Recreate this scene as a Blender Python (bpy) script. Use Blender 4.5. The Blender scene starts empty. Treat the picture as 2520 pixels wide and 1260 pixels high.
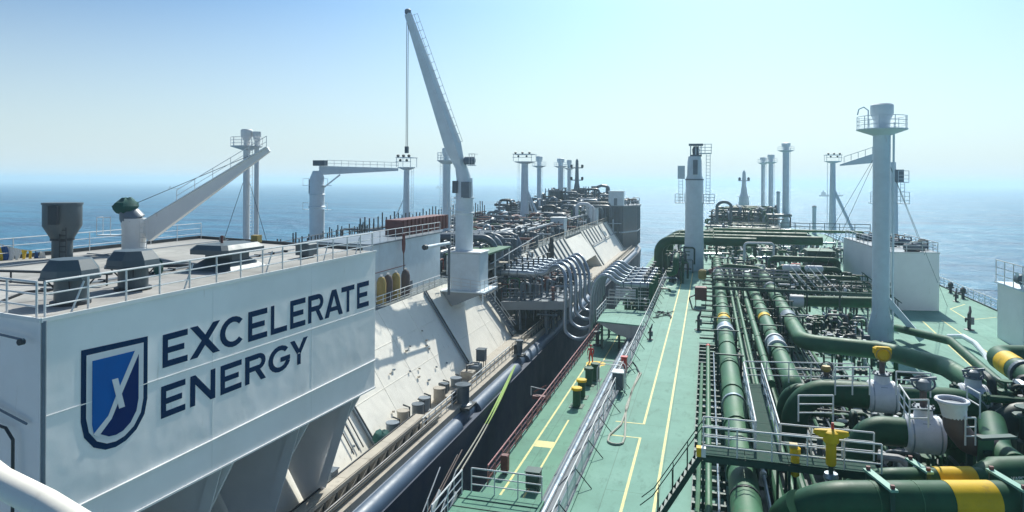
import bpy, math, random
from mathutils import Vector, Matrix
C = bpy.context.scene.collection
sc = bpy.context.scene
RAD = math.radians

# ------------------------------------------------------------------ camera, world, sun, exposure
YAW = math.atan(481 / 1700.0)
cam_d = bpy.data.cameras.new('camera')
cam = bpy.data.objects.new('camera', cam_d)
C.objects.link(cam)
cam_d.sensor_width = 36.0
cam_d.lens = 36.0 * 1700 / 2520
cam_d.shift_y = -183 / 2520
cam_d.clip_start = 0.2
cam_d.clip_end = 90000
cam.matrix_world = Matrix.Translation((0, 0, 14)) @ Matrix.Rotation(YAW, 4, 'Z') @ Matrix.Rotation(RAD(90), 4, 'X') @ Matrix.Rotation(RAD(0.34), 4, 'Z')
sc.camera = cam

SUN_EL, SUN_AZ = RAD(45), RAD(-3)            # azimuth (negative: just right) of the ships' heading (+Y)
world = bpy.data.worlds.new('World')
sc.world = world
world.use_nodes = True
wn = world.node_tree
for n in list(wn.nodes): wn.nodes.remove(n)
sky = wn.nodes.new('ShaderNodeTexSky')
sky.sky_type = 'NISHITA'
sky.sun_disc = False
sky.sun_elevation = SUN_EL
sky.sun_rotation = -SUN_AZ
sky.air_density = 1.0
sky.dust_density = 2.0
sky.ozone_density = 2.5
bg = wn.nodes.new('ShaderNodeBackground')
bg.inputs['Strength'].default_value = 0.14
wo = wn.nodes.new('ShaderNodeOutputWorld')
tint = wn.nodes.new('ShaderNodeVectorMath'); tint.operation = 'MULTIPLY'
tint.inputs[1].default_value = (0.62, 0.87, 1.02)      # the cool white balance of the photograph
wn.links.new(sky.outputs[0], tint.inputs[0])
lum = wn.nodes.new('ShaderNodeRGBToBW'); wn.links.new(sky.outputs[0], lum.inputs[0])
pale = wn.nodes.new('ShaderNodeVectorMath'); pale.operation = 'SCALE'; pale.inputs[0].default_value = (0.80, 0.93, 0.99)
wn.links.new(lum.outputs[0], pale.inputs['Scale'])
wmx = wn.nodes.new('ShaderNodeMix'); wmx.data_type = 'RGBA'; wmx.inputs['Factor'].default_value = 0.30
wn.links.new(tint.outputs[0], wmx.inputs['A']); wn.links.new(pale.outputs[0], wmx.inputs['B'])
# milky summer horizon: the sky pales evenly all round towards the horizon
wtc = wn.nodes.new('ShaderNodeTexCoord'); wsx = wn.nodes.new('ShaderNodeSeparateXYZ'); wn.links.new(wtc.outputs['Generated'], wsx.inputs[0])
wab = wn.nodes.new('ShaderNodeMath'); wab.operation = 'ABSOLUTE'; wn.links.new(wsx.outputs['Z'], wab.inputs[0])
wcr = wn.nodes.new('ShaderNodeValToRGB'); wn.links.new(wab.outputs[0], wcr.inputs['Fac'])
wcr.color_ramp.elements[0].position = 0.0; wcr.color_ramp.elements[0].color = (0.85, 0.85, 0.85, 1)
wcr.color_ramp.elements[1].position = 0.24; wcr.color_ramp.elements[1].color = (0.0, 0.0, 0.0, 1)
e_ = wcr.color_ramp.elements.new(0.09); e_.color = (0.52, 0.52, 0.52, 1)
wm2 = wn.nodes.new('ShaderNodeMix'); wm2.data_type = 'RGBA'
wsc = wn.nodes.new('ShaderNodeVectorMath'); wsc.operation = 'SCALE'; wsc.inputs['Scale'].default_value = 0.14; wn.links.new(wmx.outputs['Result'], wsc.inputs[0])
wga = wn.nodes.new('ShaderNodeGamma'); wga.inputs['Gamma'].default_value = 1.35; wn.links.new(wsc.outputs[0], wga.inputs['Color'])
wsb = wn.nodes.new('ShaderNodeVectorMath'); wsb.operation = 'SCALE'; wsb.inputs['Scale'].default_value = 1 / 0.178; wn.links.new(wga.outputs[0], wsb.inputs[0])
wn.links.new(wcr.outputs[0], wm2.inputs['Factor']); wn.links.new(wsb.outputs[0], wm2.inputs['A'])
wm2.inputs['B'].default_value = (4.9, 5.6, 5.7, 1)
wn.links.new(wm2.outputs['Result'], bg.inputs['Color'])
wn.links.new(bg.outputs[0], wo.inputs['Surface'])

sd = bpy.data.lights.new('sun', 'SUN')
sd.energy = 4.3
sd.angle = RAD(0.53)
sd.color = (1.0, 0.97, 0.88)
sun = bpy.data.objects.new('sun', sd)
C.objects.link(sun)
sdir = Vector((-math.sin(SUN_AZ) * math.cos(SUN_EL), math.cos(SUN_AZ) * math.cos(SUN_EL), math.sin(SUN_EL)))
sun.rotation_euler = sdir.to_track_quat('Z', 'Y').to_euler()
sun.location = (0, 0, 60)

sc.view_settings.view_transform = 'Standard'
sc.view_settings.look = 'None'
sc.view_settings.gamma = 1
sc.view_settings.use_curve_mapping = False
sc.view_settings.exposure = 0.3
sc.cycles.max_bounces = 6
sc.cycles.diffuse_bounces = 3
sc.cycles.glossy_bounces = 3
sc.cycles.volume_bounces = 1
sc.cycles.sample_clamp_indirect = 4
sc.cycles.use_denoising = True

# ------------------------------------------------------------------ materials
def new_mat(name):
    m = bpy.data.materials.new(name); m.use_nodes = True
    nt = m.node_tree
    return m, nt, nt.nodes['Principled BSDF']

def paint(name, col, rough=0.5, var=0.18, scale=0.8, dirt=0.0, dirt_col=(0.16, 0.08, 0.045), metal=0.0, bump=0.12, streak=False, spec=0.5, buckle=0.0):
    """painted or bare steel: blotchy colour, patches of rust or dirt, uneven gloss, fine relief"""
    m, nt, b = new_mat(name)
    N, L = nt.nodes, nt.links
    tc = N.new('ShaderNodeTexCoord')
    mp = N.new('ShaderNodeMapping')
    L.new(tc.outputs['Object'], mp.inputs['Vector'])
    n1 = N.new('ShaderNodeTexNoise'); n1.inputs['Scale'].default_value = scale; n1.inputs['Detail'].default_value = 7; n1.inputs['Roughness'].default_value = 0.65
    L.new(mp.outputs[0], n1.inputs['Vector'])
    r1 = N.new('ShaderNodeMapRange'); r1.inputs['From Min'].default_value = 0.3; r1.inputs['From Max'].default_value = 0.7
    r1.inputs['To Min'].default_value = 1 - var; r1.inputs['To Max'].default_value = 1 + var
    L.new(n1.outputs['Fac'], r1.inputs['Value'])
    mul = N.new('ShaderNodeVectorMath'); mul.operation = 'SCALE'; mul.inputs[0].default_value = col
    L.new(r1.outputs[0], mul.inputs['Scale'])
    out = mul.outputs[0]
    if dirt > 0:
        n2 = N.new('ShaderNodeTexNoise'); n2.inputs['Scale'].default_value = 1.7; n2.inputs['Detail'].default_value = 9; n2.inputs['Roughness'].default_value = 0.72
        if streak:
            m2 = N.new('ShaderNodeMapping'); m2.inputs['Scale'].default_value = (1.6, 1.6, 0.22)
            L.new(tc.outputs['Object'], m2.inputs['Vector']); L.new(m2.outputs[0], n2.inputs['Vector'])
        else:
            L.new(mp.outputs[0], n2.inputs['Vector'])
        r2 = N.new('ShaderNodeMapRange'); r2.inputs['From Min'].default_value = 0.72 - 0.3 * dirt; r2.inputs['From Max'].default_value = 0.86 - 0.1 * dirt
        L.new(n2.outputs['Fac'], r2.inputs['Value'])
        mx = N.new('ShaderNodeMix'); mx.data_type = 'RGBA'
        L.new(r2.outputs[0], mx.inputs['Factor']); L.new(out, mx.inputs['A']); mx.inputs['B'].default_value = (*dirt_col, 1)
        out = mx.outputs['Result']
    L.new(out, b.inputs['Base Color'])
    r3 = N.new('ShaderNodeMapRange'); r3.inputs['From Min'].default_value = 0.25; r3.inputs['From Max'].default_value = 0.75
    r3.inputs['To Min'].default_value = max(0.05, rough - 0.12); r3.inputs['To Max'].default_value = min(1, rough + 0.15)
    L.new(n1.outputs['Fac'], r3.inputs['Value']); L.new(r3.outputs[0], b.inputs['Roughness'])
    b.inputs['Metallic'].default_value = metal
    b.inputs['Specular IOR Level'].default_value = spec
    if bump:
        n4 = N.new('ShaderNodeTexNoise'); n4.inputs['Scale'].default_value = 9; n4.inputs['Detail'].default_value = 4
        L.new(mp.outputs[0], n4.inputs['Vector'])
        bp = N.new('ShaderNodeBump'); bp.inputs['Strength'].default_value = bump; bp.inputs['Distance'].default_value = 0.02
        L.new(n4.outputs['Fac'], bp.inputs['Height']); L.new(bp.outputs[0], b.inputs['Normal'])
        if buckle:
            n5 = N.new('ShaderNodeTexNoise'); n5.inputs['Scale'].default_value = 0.9; n5.inputs['Detail'].default_value = 1.5
            L.new(mp.outputs[0], n5.inputs['Vector'])
            b5 = N.new('ShaderNodeBump'); b5.inputs['Strength'].default_value = 1.0; b5.inputs['Distance'].default_value = buckle
            L.new(n5.outputs['Fac'], b5.inputs['Height']); L.new(b5.outputs[0], bp.inputs['Normal'])
    return m

def deck_mat(name, col, dark, light, plate=(2.4, 9.0), rough=0.5):
    """deck paint: blotches, worn pale patches, dark stains and faint weld seams"""
    m, nt, b = new_mat(name)
    N, L = nt.nodes, nt.links
    tc = N.new('ShaderNodeTexCoord')
    n1 = N.new('ShaderNodeTexNoise'); n1.inputs['Scale'].default_value = 0.22; n1.inputs['Detail'].default_value = 9; n1.inputs['Roughness'].default_value = 0.62
    L.new(tc.outputs['Object'], n1.inputs['Vector'])
    cr = N.new('ShaderNodeValToRGB')
    cr.color_ramp.elements[0].position = 0.30; cr.color_ramp.elements[0].color = (*dark, 1)
    cr.color_ramp.elements[1].position = 0.74; cr.color_ramp.elements[1].color = (*light, 1)
    e = cr.color_ramp.elements.new(0.5); e.color = (*col, 1)
    L.new(n1.outputs['Fac'], cr.inputs['Fac'])
    n2 = N.new('ShaderNodeTexNoise'); n2.inputs['Scale'].default_value = 1.9; n2.inputs['Detail'].default_value = 10; n2.inputs['Roughness'].default_value = 0.75
    m2 = N.new('ShaderNodeMapping'); m2.inputs['Scale'].default_value = (1, 0.35, 1)
    L.new(tc.outputs['Object'], m2.inputs['Vector']); L.new(m2.outputs[0], n2.inputs['Vector'])
    r2 = N.new('ShaderNodeMapRange'); r2.inputs['From Min'].default_value = 0.52; r2.inputs['From Max'].default_value = 0.76; r2.inputs['To Max'].default_value = 0.8
    L.new(n2.outputs['Fac'], r2.inputs['Value'])
    mx = N.new('ShaderNodeMix'); mx.data_type = 'RGBA'; L.new(r2.outputs[0], mx.inputs['Factor']); L.new(cr.outputs[0], mx.inputs['A'])
    mx.inputs['B'].default_value = (dark[0] * 0.6, dark[1] * 0.6, dark[2] * 0.6, 1)
    br = N.new('ShaderNodeTexBrick'); br.inputs['Scale'].default_value = 1; br.inputs['Brick Width'].default_value = plate[1]; br.inputs['Row Height'].default_value = plate[0]
    br.inputs['Mortar Size'].default_value = 0.022; br.inputs['Color1'].default_value = (1, 1, 1, 1); br.inputs['Color2'].default_value = (0.9, 0.92, 0.9, 1); br.inputs['Mortar'].default_value = (0.62, 0.62, 0.6, 1)
    mr = N.new('ShaderNodeMapping'); mr.inputs['Rotation'].default_value = (0, 0, RAD(90))
    L.new(tc.outputs['Object'], mr.inputs['Vector']); L.new(mr.outputs[0], br.inputs['Vector'])
    m3 = N.new('ShaderNodeMix'); m3.data_type = 'RGBA'; m3.blend_type = 'MULTIPLY'; m3.inputs['Factor'].default_value = 0.8
    L.new(mx.outputs['Result'], m3.inputs['A']); L.new(br.outputs['Color'], m3.inputs['B'])
    L.new(m3.outputs['Result'], b.inputs['Base Color'])
    rr = N.new('ShaderNodeMapRange'); rr.inputs['To Min'].default_value = rough; rr.inputs['To Max'].default_value = min(1, rough + 0.4); b.inputs['Specular IOR Level'].default_value = 0.2
    L.new(n1.outputs['Fac'], rr.inputs['Value']); L.new(rr.outputs[0], b.inputs['Roughness'])
    bp = N.new('ShaderNodeBump'); bp.inputs['Strength'].default_value = 0.25; bp.inputs['Distance'].default_value = 0.02
    L.new(n2.outputs['Fac'], bp.inputs['Height']); L.new(bp.outputs[0], b.inputs['Normal'])
    return m

def sea_mat():
    m, nt, b = new_mat('sea_water')
    N, L = nt.nodes, nt.links
    tc = N.new('ShaderNodeTexCoord')
    def noise(scale, detail, stretch=(1, 1, 1), rot=0.0):
        mp = N.new('ShaderNodeMapping'); mp.inputs['Scale'].default_value = stretch; mp.inputs['Rotation'].default_value = (0, 0, rot)
        L.new(tc.outputs['Object'], mp.inputs['Vector'])
        n = N.new('ShaderNodeTexNoise'); n.inputs['Scale'].default_value = scale; n.inputs['Detail'].default_value = detail; n.inputs['Roughness'].default_value = 0.6
        L.new(mp.outputs[0], n.inputs['Vector']); return n
    a = noise(0.09, 8, (0.5, 1, 1), 0.3)
    c = noise(0.9, 6, (0.6, 1, 1), -0.2)
    p = noise(0.022, 9, (0.45, 1.5, 1), 0.1)
    b1 = N.new('ShaderNodeBump'); b1.inputs['Distance'].default_value = 5.0; b1.inputs['Strength'].default_value = 1.0
    g = noise(0.018, 6, (0.5, 1.2, 1), 0.15)
    b0 = N.new('ShaderNodeBump'); b0.inputs['Distance'].default_value = 16; b0.inputs['Strength'].default_value = 0.8
    L.new(g.outputs['Fac'], b0.inputs['Height']); L.new(b0.outputs[0], b1.inputs['Normal'])
    L.new(a.outputs['Fac'], b1.inputs['Height'])
    b2 = N.new('ShaderNodeBump'); b2.inputs['Distance'].default_value = 0.7; b2.inputs['Strength'].default_value = 0.9
    L.new(c.outputs['Fac'], b2.inputs['Height']); L.new(b1.outputs[0], b2.inputs['Normal'])
    cr = N.new('ShaderNodeValToRGB')
    cr.color_ramp.elements[0].position = 0.35; cr.color_ramp.elements[0].color = (0.002, 0.060, 0.150, 1)
    cr.color_ramp.elements[1].position = 0.68; cr.color_ramp.elements[1].color = (0.003, 0.160, 0.280, 1)
    L.new(p.outputs['Fac'], cr.inputs['Fac'])
    # water body (scattered light) under a wave-roughened mirror surface
    df = N.new('ShaderNodeBsdfDiffuse'); L.new(cr.outputs[0], df.inputs['Color']); L.new(b1.outputs[0], df.inputs['Normal'])
    gl = N.new('ShaderNodeBsdfGlossy'); gl.inputs['Roughness'].default_value = 0.32; gl.inputs['Color'].default_value = (0.85, 0.95, 1.0, 1); L.new(b2.outputs[0], gl.inputs['Normal'])
    lw = N.new('ShaderNodeLayerWeight'); lw.inputs['Blend'].default_value = 0.5; L.new(b1.outputs[0], lw.inputs['Normal'])
    mr = N.new('ShaderNodeMapRange'); mr.inputs['To Min'].default_value = 0.03; mr.inputs['To Max'].default_value = 0.16; L.new(lw.outputs['Facing'], mr.inputs['Value'])
    ms = N.new('ShaderNodeMixShader'); L.new(mr.outputs[0], ms.inputs[0]); L.new(df.outputs[0], ms.inputs[1]); L.new(gl.outputs[0], ms.inputs[2])
    L.new(ms.outputs[0], nt.nodes['Material Output'].inputs['Surface'])
    N.remove(b)
    return m

M = {}
M['white'] = paint('white_paint', (0.74, 0.75, 0.74), 0.45, 0.07, 0.5, 0.32, (0.40, 0.31, 0.24), streak=True)
M['mast'] = paint('mast_paint', (0.68, 0.76, 0.80), 0.5, 0.08, 0.9, 0.35, (0.36, 0.29, 0.24), streak=True)
M['house'] = paint('house_white', (0.87, 0.86, 0.85), 0.5, 0.07, 0.25, 0.30, (0.52, 0.47, 0.40), streak=True, bump=0.06, buckle=0.035)
M['slope'] = paint('cream_paint', (0.86, 0.82, 0.72), 0.55, 0.06, 0.35, 0.45, (0.52, 0.42, 0.31), streak=True, buckle=0.05)
M['roof'] = deck_mat('roof_grey', (0.42, 0.41, 0.39), (0.28, 0.27, 0.26), (0.54, 0.52, 0.49), (1.3, 7.0), 0.75)
M['deck'] = deck_mat('green_deck', (0.170, 0.345, 0.275), (0.115, 0.265, 0.205), (0.255, 0.440, 0.365))
M['side'] = deck_mat('green_side_deck', (0.120, 0.285, 0.200), (0.080, 0.205, 0.150), (0.185, 0.350, 0.260), (1.7, 6.0))
M['slopegrey'] = paint('grey_slope', (0.33, 0.35, 0.36), 0.55, 0.12, 0.5, 0.5, (0.20, 0.19, 0.18), streak=True)
M['farm'] = deck_mat('left_deck', (0.16, 0.19, 0.20), (0.10, 0.12, 0.13), (0.24, 0.26, 0.27), (2.2, 7.0), 0.7)
M['tan'] = paint('tan_deck', (0.40, 0.36, 0.30), 0.75, 0.15, 0.7, 0.6, (0.17, 0.14, 0.11))
M['green'] = paint('dark_green_paint', (0.014, 0.088, 0.040), 0.55, 0.28, 0.9, 0.45, (0.075, 0.085, 0.045), bump=0.15, spec=0.32)
M['midgreen'] = paint('mid_green_paint', (0.050, 0.160, 0.080), 0.55, 0.25, 0.7, 0.5, (0.13, 0.13, 0.08), bump=0.15, spec=0.35)
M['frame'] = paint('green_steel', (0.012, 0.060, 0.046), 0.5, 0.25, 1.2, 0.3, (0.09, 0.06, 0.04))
M['slate'] = paint('slate_pipe', (0.085, 0.115, 0.145), 0.42, 0.25, 0.8, 0.5, (0.16, 0.12, 0.11))
M['slate2'] = paint('blue_grey_steel', (0.15, 0.19, 0.23), 0.45, 0.2, 0.8, 0.4, (0.13, 0.10, 0.09))
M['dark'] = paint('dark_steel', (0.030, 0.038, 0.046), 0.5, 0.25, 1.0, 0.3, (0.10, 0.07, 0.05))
M['vent'] = paint('vent_grey', (0.085, 0.115, 0.130), 0.45, 0.15, 0.9, 0.3, (0.15, 0.14, 0.13), streak=True)
M['brown'] = paint('brown_lagging', (0.115, 0.085, 0.080), 0.6, 0.2, 1.5, 0.3, (0.2, 0.12, 0.08))
M['rust'] = paint('red_brown_paint', (0.16, 0.050, 0.045), 0.6, 0.25, 1.0, 0.5, (0.09, 0.05, 0.04))
M['red'] = paint('red_paint', (0.50, 0.035, 0.03), 0.5, 0.12, 1.5, 0.2, (0.15, 0.03, 0.03))
M['redrail'] = paint('red_white_rail', (0.38, 0.16, 0.16), 0.5, 0.3, 2.5, 0.5, (0.5, 0.45, 0.42))
M['yellow'] = paint('yellow_paint', (0.74, 0.47, 0.01), 0.55, 0.12, 1.5, 0.5, (0.38, 0.23, 0.05), spec=0.3)
M['palegreen'] = paint('pale_green_steel', (0.20, 0.42, 0.33), 0.55, 0.15, 2.0, 0.4, (0.2, 0.16, 0.1))
M['line'] = paint('deck_line_yellow', (0.66, 0.58, 0.20), 0.6, 0.22, 3.0, 0.75, (0.28, 0.38, 0.22), bump=0)
M['silver'] = paint('silver_lagging', (0.34, 0.39, 0.44), 0.36, 0.15, 1.5, 0.2, (0.2, 0.2, 0.22), metal=0.55)
M['galv'] = paint('rail_white', (0.66, 0.68, 0.68), 0.42, 0.08, 2.0, 0.22, (0.34, 0.22, 0.16))
M['lag'] = paint('white_lagging', (0.72, 0.73, 0.76), 0.65, 0.08, 2.4, 0.15, (0.45, 0.45, 0.5), bump=0.5)
M['navy'] = paint('navy_hull', (0.004, 0.022, 0.065), 0.5, 0.2, 0.3, 0.15, (0.05, 0.05, 0.06), streak=True)
M['gunwale'] = paint('blue_grey_gunwale', (0.055, 0.10, 0.17), 0.48, 0.12, 0.5, 0.35, (0.12, 0.13, 0.15))
M['greenhull'] = paint('green_hull', (0.02, 0.07, 0.06), 0.5, 0.2, 0.4, 0.3)
M['letter'] = paint('letter_navy', (0.001, 0.028, 0.085), 0.9, 0.08, 1.2, bump=0.03, spec=0.1)
M['shield_blue'] = paint('shield_blue', (0.003, 0.10, 0.36), 0.9, 0.06, 1.2, bump=0.03, spec=0.1)
M['shield_navy'] = paint('shield_navy', (0.001, 0.022, 0.12), 0.9, 0.06, 1.2, bump=0.03, spec=0.1)
M['emblem_pale'] = paint('emblem_pale', (0.60, 0.64, 0.68), 0.5, 0.05, 1.2, bump=0.03)
M['canvas'] = paint('green_canvas', (0.012, 0.085, 0.075), 0.8, 0.3, 2.0, bump=0.6)
M['skin'] = paint('skin', (0.42, 0.24, 0.16), 0.6, 0.05, 3, bump=0)
M['rope'] = paint('rope', (0.42, 0.42, 0.36), 0.85, 0.15, 6, bump=0.3)
M['limerope'] = paint('lime_rope', (0.38, 0.55, 0.16), 0.8, 0.15, 6, bump=0.3)
M['wire'] = paint('wire', (0.12, 0.15, 0.17), 0.5, 0.1, 3, bump=0)
M['fwhite'] = paint('flag_white', (0.75, 0.75, 0.72), 0.8, 0.05, 3, bump=0)
M['fyellow'] = paint('flag_yellow', (0.75, 0.52, 0.06), 0.8, 0.05, 3, bump=0)
M['fred'] = paint('flag_red', (0.60, 0.04, 0.08), 0.8, 0.05, 3, bump=0)
M['fblue'] = paint('flag_blue', (0.03, 0.10, 0.28), 0.8, 0.05, 3, bump=0)
M['farship'] = paint('far_ship', (0.10, 0.12, 0.15), 0.6, 0.1, 0.1, bump=0)
M['orange'] = paint('brass_yellow', (0.42, 0.29, 0.08), 0.45, 0.2, 1.5, 0.4, (0.2, 0.1, 0.04))
M['sea'] = sea_mat()
M['grating'] = paint('dark_grating', (0.020, 0.062, 0.046), 0.85, 0.3, 3.0, 0.3, (0.08, 0.07, 0.05), spec=0.25)
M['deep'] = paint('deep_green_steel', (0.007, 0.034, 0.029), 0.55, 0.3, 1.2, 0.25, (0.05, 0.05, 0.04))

# ------------------------------------------------------------------ mesh helpers
ORG = {}
class MB:
    def __init__(s): s.v = []; s.f = []
    def add(s, vs, fs):
        k = len(s.v); s.v += [tuple(v) for v in vs]; s.f += [tuple(i + k for i in f) for f in fs]; return s
    def box(s, x0, x1, y0, y1, z0, z1):
        return s.add([(x0, y0, z0), (x1, y0, z0), (x1, y1, z0), (x0, y1, z0), (x0, y0, z1), (x1, y0, z1), (x1, y1, z1), (x0, y1, z1)],
                     [(0, 3, 2, 1), (4, 5, 6, 7), (0, 1, 5, 4), (1, 2, 6, 5), (2, 3, 7, 6), (3, 0, 4, 7)])
    def cbox(s, c, d):
        return s.box(c[0] - d[0] / 2, c[0] + d[0] / 2, c[1] - d[1] / 2, c[1] + d[1] / 2, c[2] - d[2] / 2, c[2] + d[2] / 2)
    def bevbox(s, x0, x1, y0, y1, z0, z1, b=0.05):
        """box with chamfered vertical edges and top rim"""
        o = [(x0 + b, y0), (x1 - b, y0), (x1, y0 + b), (x1, y1 - b), (x1 - b, y1), (x0 + b, y1), (x0, y1 - b), (x0, y0 + b)]
        cx, cy = (x0 + x1) / 2, (y0 + y1) / 2
        i = [(x + (b if x < cx else -b), y + (b if y < cy else -b)) for x, y in o]
        vs = [(x, y, z0) for x, y in o] + [(x, y, z1 - b) for x, y in o] + [(x, y, z1) for x, y in i]
        fs = [tuple(range(7, -1, -1)), tuple(range(16, 24))]
        for k in range(8):
            j = (k + 1) % 8
            fs += [(k, j, 8 + j, 8 + k), (8 + k, 8 + j, 16 + j, 16 + k)]
        return s.add(vs, fs)
    def beam(s, p, q, w, h=None):
        """rectangular bar from p to q, w wide, h deep"""
        h = h or w
        p, q = Vector(p), Vector(q); d = (q - p).normalized()
        up = Vector((0, 0, 1)) if abs(d.z) < 0.95 else Vector((0, 1, 0))
        a = d.cross(up).normalized() * w / 2; b = a.normalized().cross(d) * h / 2
        vs = [p - a - b, p + a - b, p + a + b, p - a + b, q - a - b, q + a - b, q + a + b, q - a + b]
        return s.add(vs, [(0, 3, 2, 1), (4, 5, 6, 7), (0, 1, 5, 4), (1, 2, 6, 5), (2, 3, 7, 6), (3, 0, 4, 7)])
    def tube(s, pts, r, n=8, caps=True):
        """round tube along points; r a number or one radius per point"""
        pts = [Vector(p) for p in pts]
        rs = r if isinstance(r, (list, tuple)) else [r] * len(pts)
        k0 = len(s.v); m = len(pts)
        t0 = (pts[1] - pts[0]).normalized()
        u = t0.orthogonal().normalized()
        if abs(t0.z) < 0.9: u = t0.cross(Vector((0, 0, 1))).normalized()
        prev = t0
        for i, p in enumerate(pts):
            if i == 0: t = t0
            elif i == m - 1: t = (pts[i] - pts[i - 1]).normalized()
            else:
                t = ((pts[i + 1] - p).normalized() + (p - pts[i - 1]).normalized())
                t = t.normalized() if t.length > 1e-6 else prev
            q = prev.rotation_difference(t); u = (q @ u).normalized(); prev = t
            w = t.cross(u).normalized()
            for k in range(n):
                a = 2 * math.pi * k / n
                s.v.append(tuple(p + (u * math.cos(a) + w * math.sin(a)) * rs[i]))
        for i in range(m - 1):
            for k in range(n):
                j = (k + 1) % n
                s.f.append((k0 + i * n + k, k0 + i * n + j, k0 + (i + 1) * n + j, k0 + (i + 1) * n + k))
        if caps:
            s.f.append(tuple(k0 + k for k in range(n - 1, -1, -1)))
            s.f.append(tuple(k0 + (m - 1) * n + k for k in range(n)))
        return s
    def lathe(s, c, prof, n=16, ax='z'):
        """profile of (radius, height) turned about an axis through c"""
        k0 = len(s.v)
        for r, h in prof:
            for k in range(n):
                a = 2 * math.pi * k / n; x, y = r * math.cos(a), r * math.sin(a)
                v = (x, y, h) if ax == 'z' else ((h, x, y) if ax == 'x' else (y, h, x))
                s.v.append((c[0] + v[0], c[1] + v[1], c[2] + v[2]))
        for i in range(len(prof) - 1):
            for k in range(n):
                j = (k + 1) % n
                s.f.append((k0 + i * n + k, k0 + i * n + j, k0 + (i + 1) * n + j, k0 + (i + 1) * n + k))
        s.f.append(tuple(k0 + k for k in range(n - 1, -1, -1)))
        s.f.append(tuple(k0 + (len(prof) - 1) * n + k for k in range(n)))
        return s
    def prism(s, poly, d):
        """flat polygon (3-D points) pushed along the vector d"""
        n = len(poly); d = Vector(d)
        a = [Vector(p) for p in poly]; b = [p + d for p in a]
        fs = [tuple(range(n - 1, -1, -1)), tuple(range(n, 2 * n))]
        for k in range(n): fs.append((k, (k + 1) % n, n + (k + 1) % n, n + k))
        return s.add(a + b, fs)
    def build(s, name, mat, parent=None, smooth=False, kind=None, label=None):
        o0 = ORG.get(parent.name, (0, 0, 0)) if parent else (0, 0, 0)
        me = bpy.data.meshes.new(name)
        me.from_pydata([(v[0] - o0[0], v[1] - o0[1], v[2] - o0[2]) for v in s.v], [], s.f)
        me.materials.append(mat if not isinstance(mat, str) else M[mat])
        me.validate()
        import bmesh
        bm = bmesh.new(); bm.from_mesh(me); bmesh.ops.recalc_face_normals(bm, faces=bm.faces); bm.to_mesh(me); bm.free()
        if smooth:
            me.shade_smooth(); me.set_sharp_from_angle(angle=RAD(35))
        o = bpy.data.objects.new(name, me); C.objects.link(o)
        if parent: o.parent = parent; ORG[o.name] = o0
        else: ORG[o.name] = (0, 0, 0)
        if kind: o['kind'] = kind
        if label: o['label'] = label
        return o

def tag(o, label, cat, group=None):
    o['label'] = label; o['category'] = cat
    if group: o['group'] = group
    return o
def thing(name, label, cat, loc=(0, 0, 0), group=None):
    o = bpy.data.objects.new(name, None); C.objects.link(o); o.location = loc
    o.empty_display_size = 0.3
    ORG[o.name] = tuple(loc)
    return tag(o, label, cat, group)
def struct(o): o['kind'] = 'structure'; return o
def share(src, parent, off):
    """another piece of the same mesh under the same thing, moved by off"""
    o = src.copy(); C.objects.link(o); o.parent = parent; o.location = Vector(src.location) + Vector(off)
    ORG[o.name] = ORG[src.name]
    return o
def copy_tree(o, parent=None):
    c = o.copy(); C.objects.link(c)
    if parent: c.parent = parent
    for ch in o.children: copy_tree(ch, c)
    return c
def dup(root, loc, label, rz=None, group=None, scale=None):
    c = copy_tree(root); c.location = loc; c['label'] = label
    if rz is not None: c.rotation_euler = (0, 0, rz)
    if group: c['group'] = group
    if scale: c.scale = (scale,) * 3
    return c

def bend(pts, r, n=6):
    """polyline with its corners rounded to radius r"""
    pts = [Vector(p) for p in pts]; out = [pts[0]]
    for i in range(1, len(pts) - 1):
        a, b, c = pts[i - 1], pts[i], pts[i + 1]
        d1 = (a - b); d2 = (c - b)
        ang = d1.angle(d2)
        if ang > 3.1: out.append(b); continue
        t = min(r / math.tan(ang / 2), d1.length * 0.48, d2.length * 0.48)
        rr = t * math.tan(ang / 2)
        p1 = b + d1.normalized() * t; p2 = b + d2.normalized() * t
        bis = (d1.normalized() + d2.normalized()).normalized()
        o = b + bis * (rr / math.sin(ang / 2))
        v1 = p1 - o; v2 = p2 - o
        tot = v1.angle(v2)
        for k in range(n + 1):
            f = k / n
            if tot > 1e-4: v = (v1 * math.sin((1 - f) * tot) + v2 * math.sin(f * tot)) / math.sin(tot)
            else: v = v1
            out.append(o + v)
    out.append(pts[-1]); return out
def along(p, q, t): return tuple(Vector(p).lerp(Vector(q), t))

def flange(mb, p, d, r, w=0.12, n=16):
    d = Vector(d).normalized() * w / 2; p = Vector(p)
    mb.tube([p - d, p + d], r, n)

def railing(name, label, pts, mat='galv', h=1.1, sp=1.6, nr=3, r=0.024, single=True, parent=None, cat='railing', group=None, kick=False):
    """posts and rails along a polyline; each post and rail a part"""
    root = parent or thing(name, label, cat, pts[0], group)
    up = Vector((0, 0, h)); post = None
    for i in range(len(pts) - 1):
        a, b = Vector(pts[i]), Vector(pts[i + 1]); L = (b - a).length; n = max(1, round(L / sp))
        for k in range(n + (i == len(pts) - 2)):
            p = a.lerp(b, k / n)
            if post is None:
                post = MB().tube([p, p + up], r * 1.15, 6).build('post', mat, root); p0 = p
            else: share(post, root, p - p0)
    for k in range(nr):
        z = h * (1 - k / nr)
        MB().tube([(p[0], p[1], p[2] + z) for p in pts], r if k else r * 1.25, 6).build('rail', mat, root, smooth=True)
    return root

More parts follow.
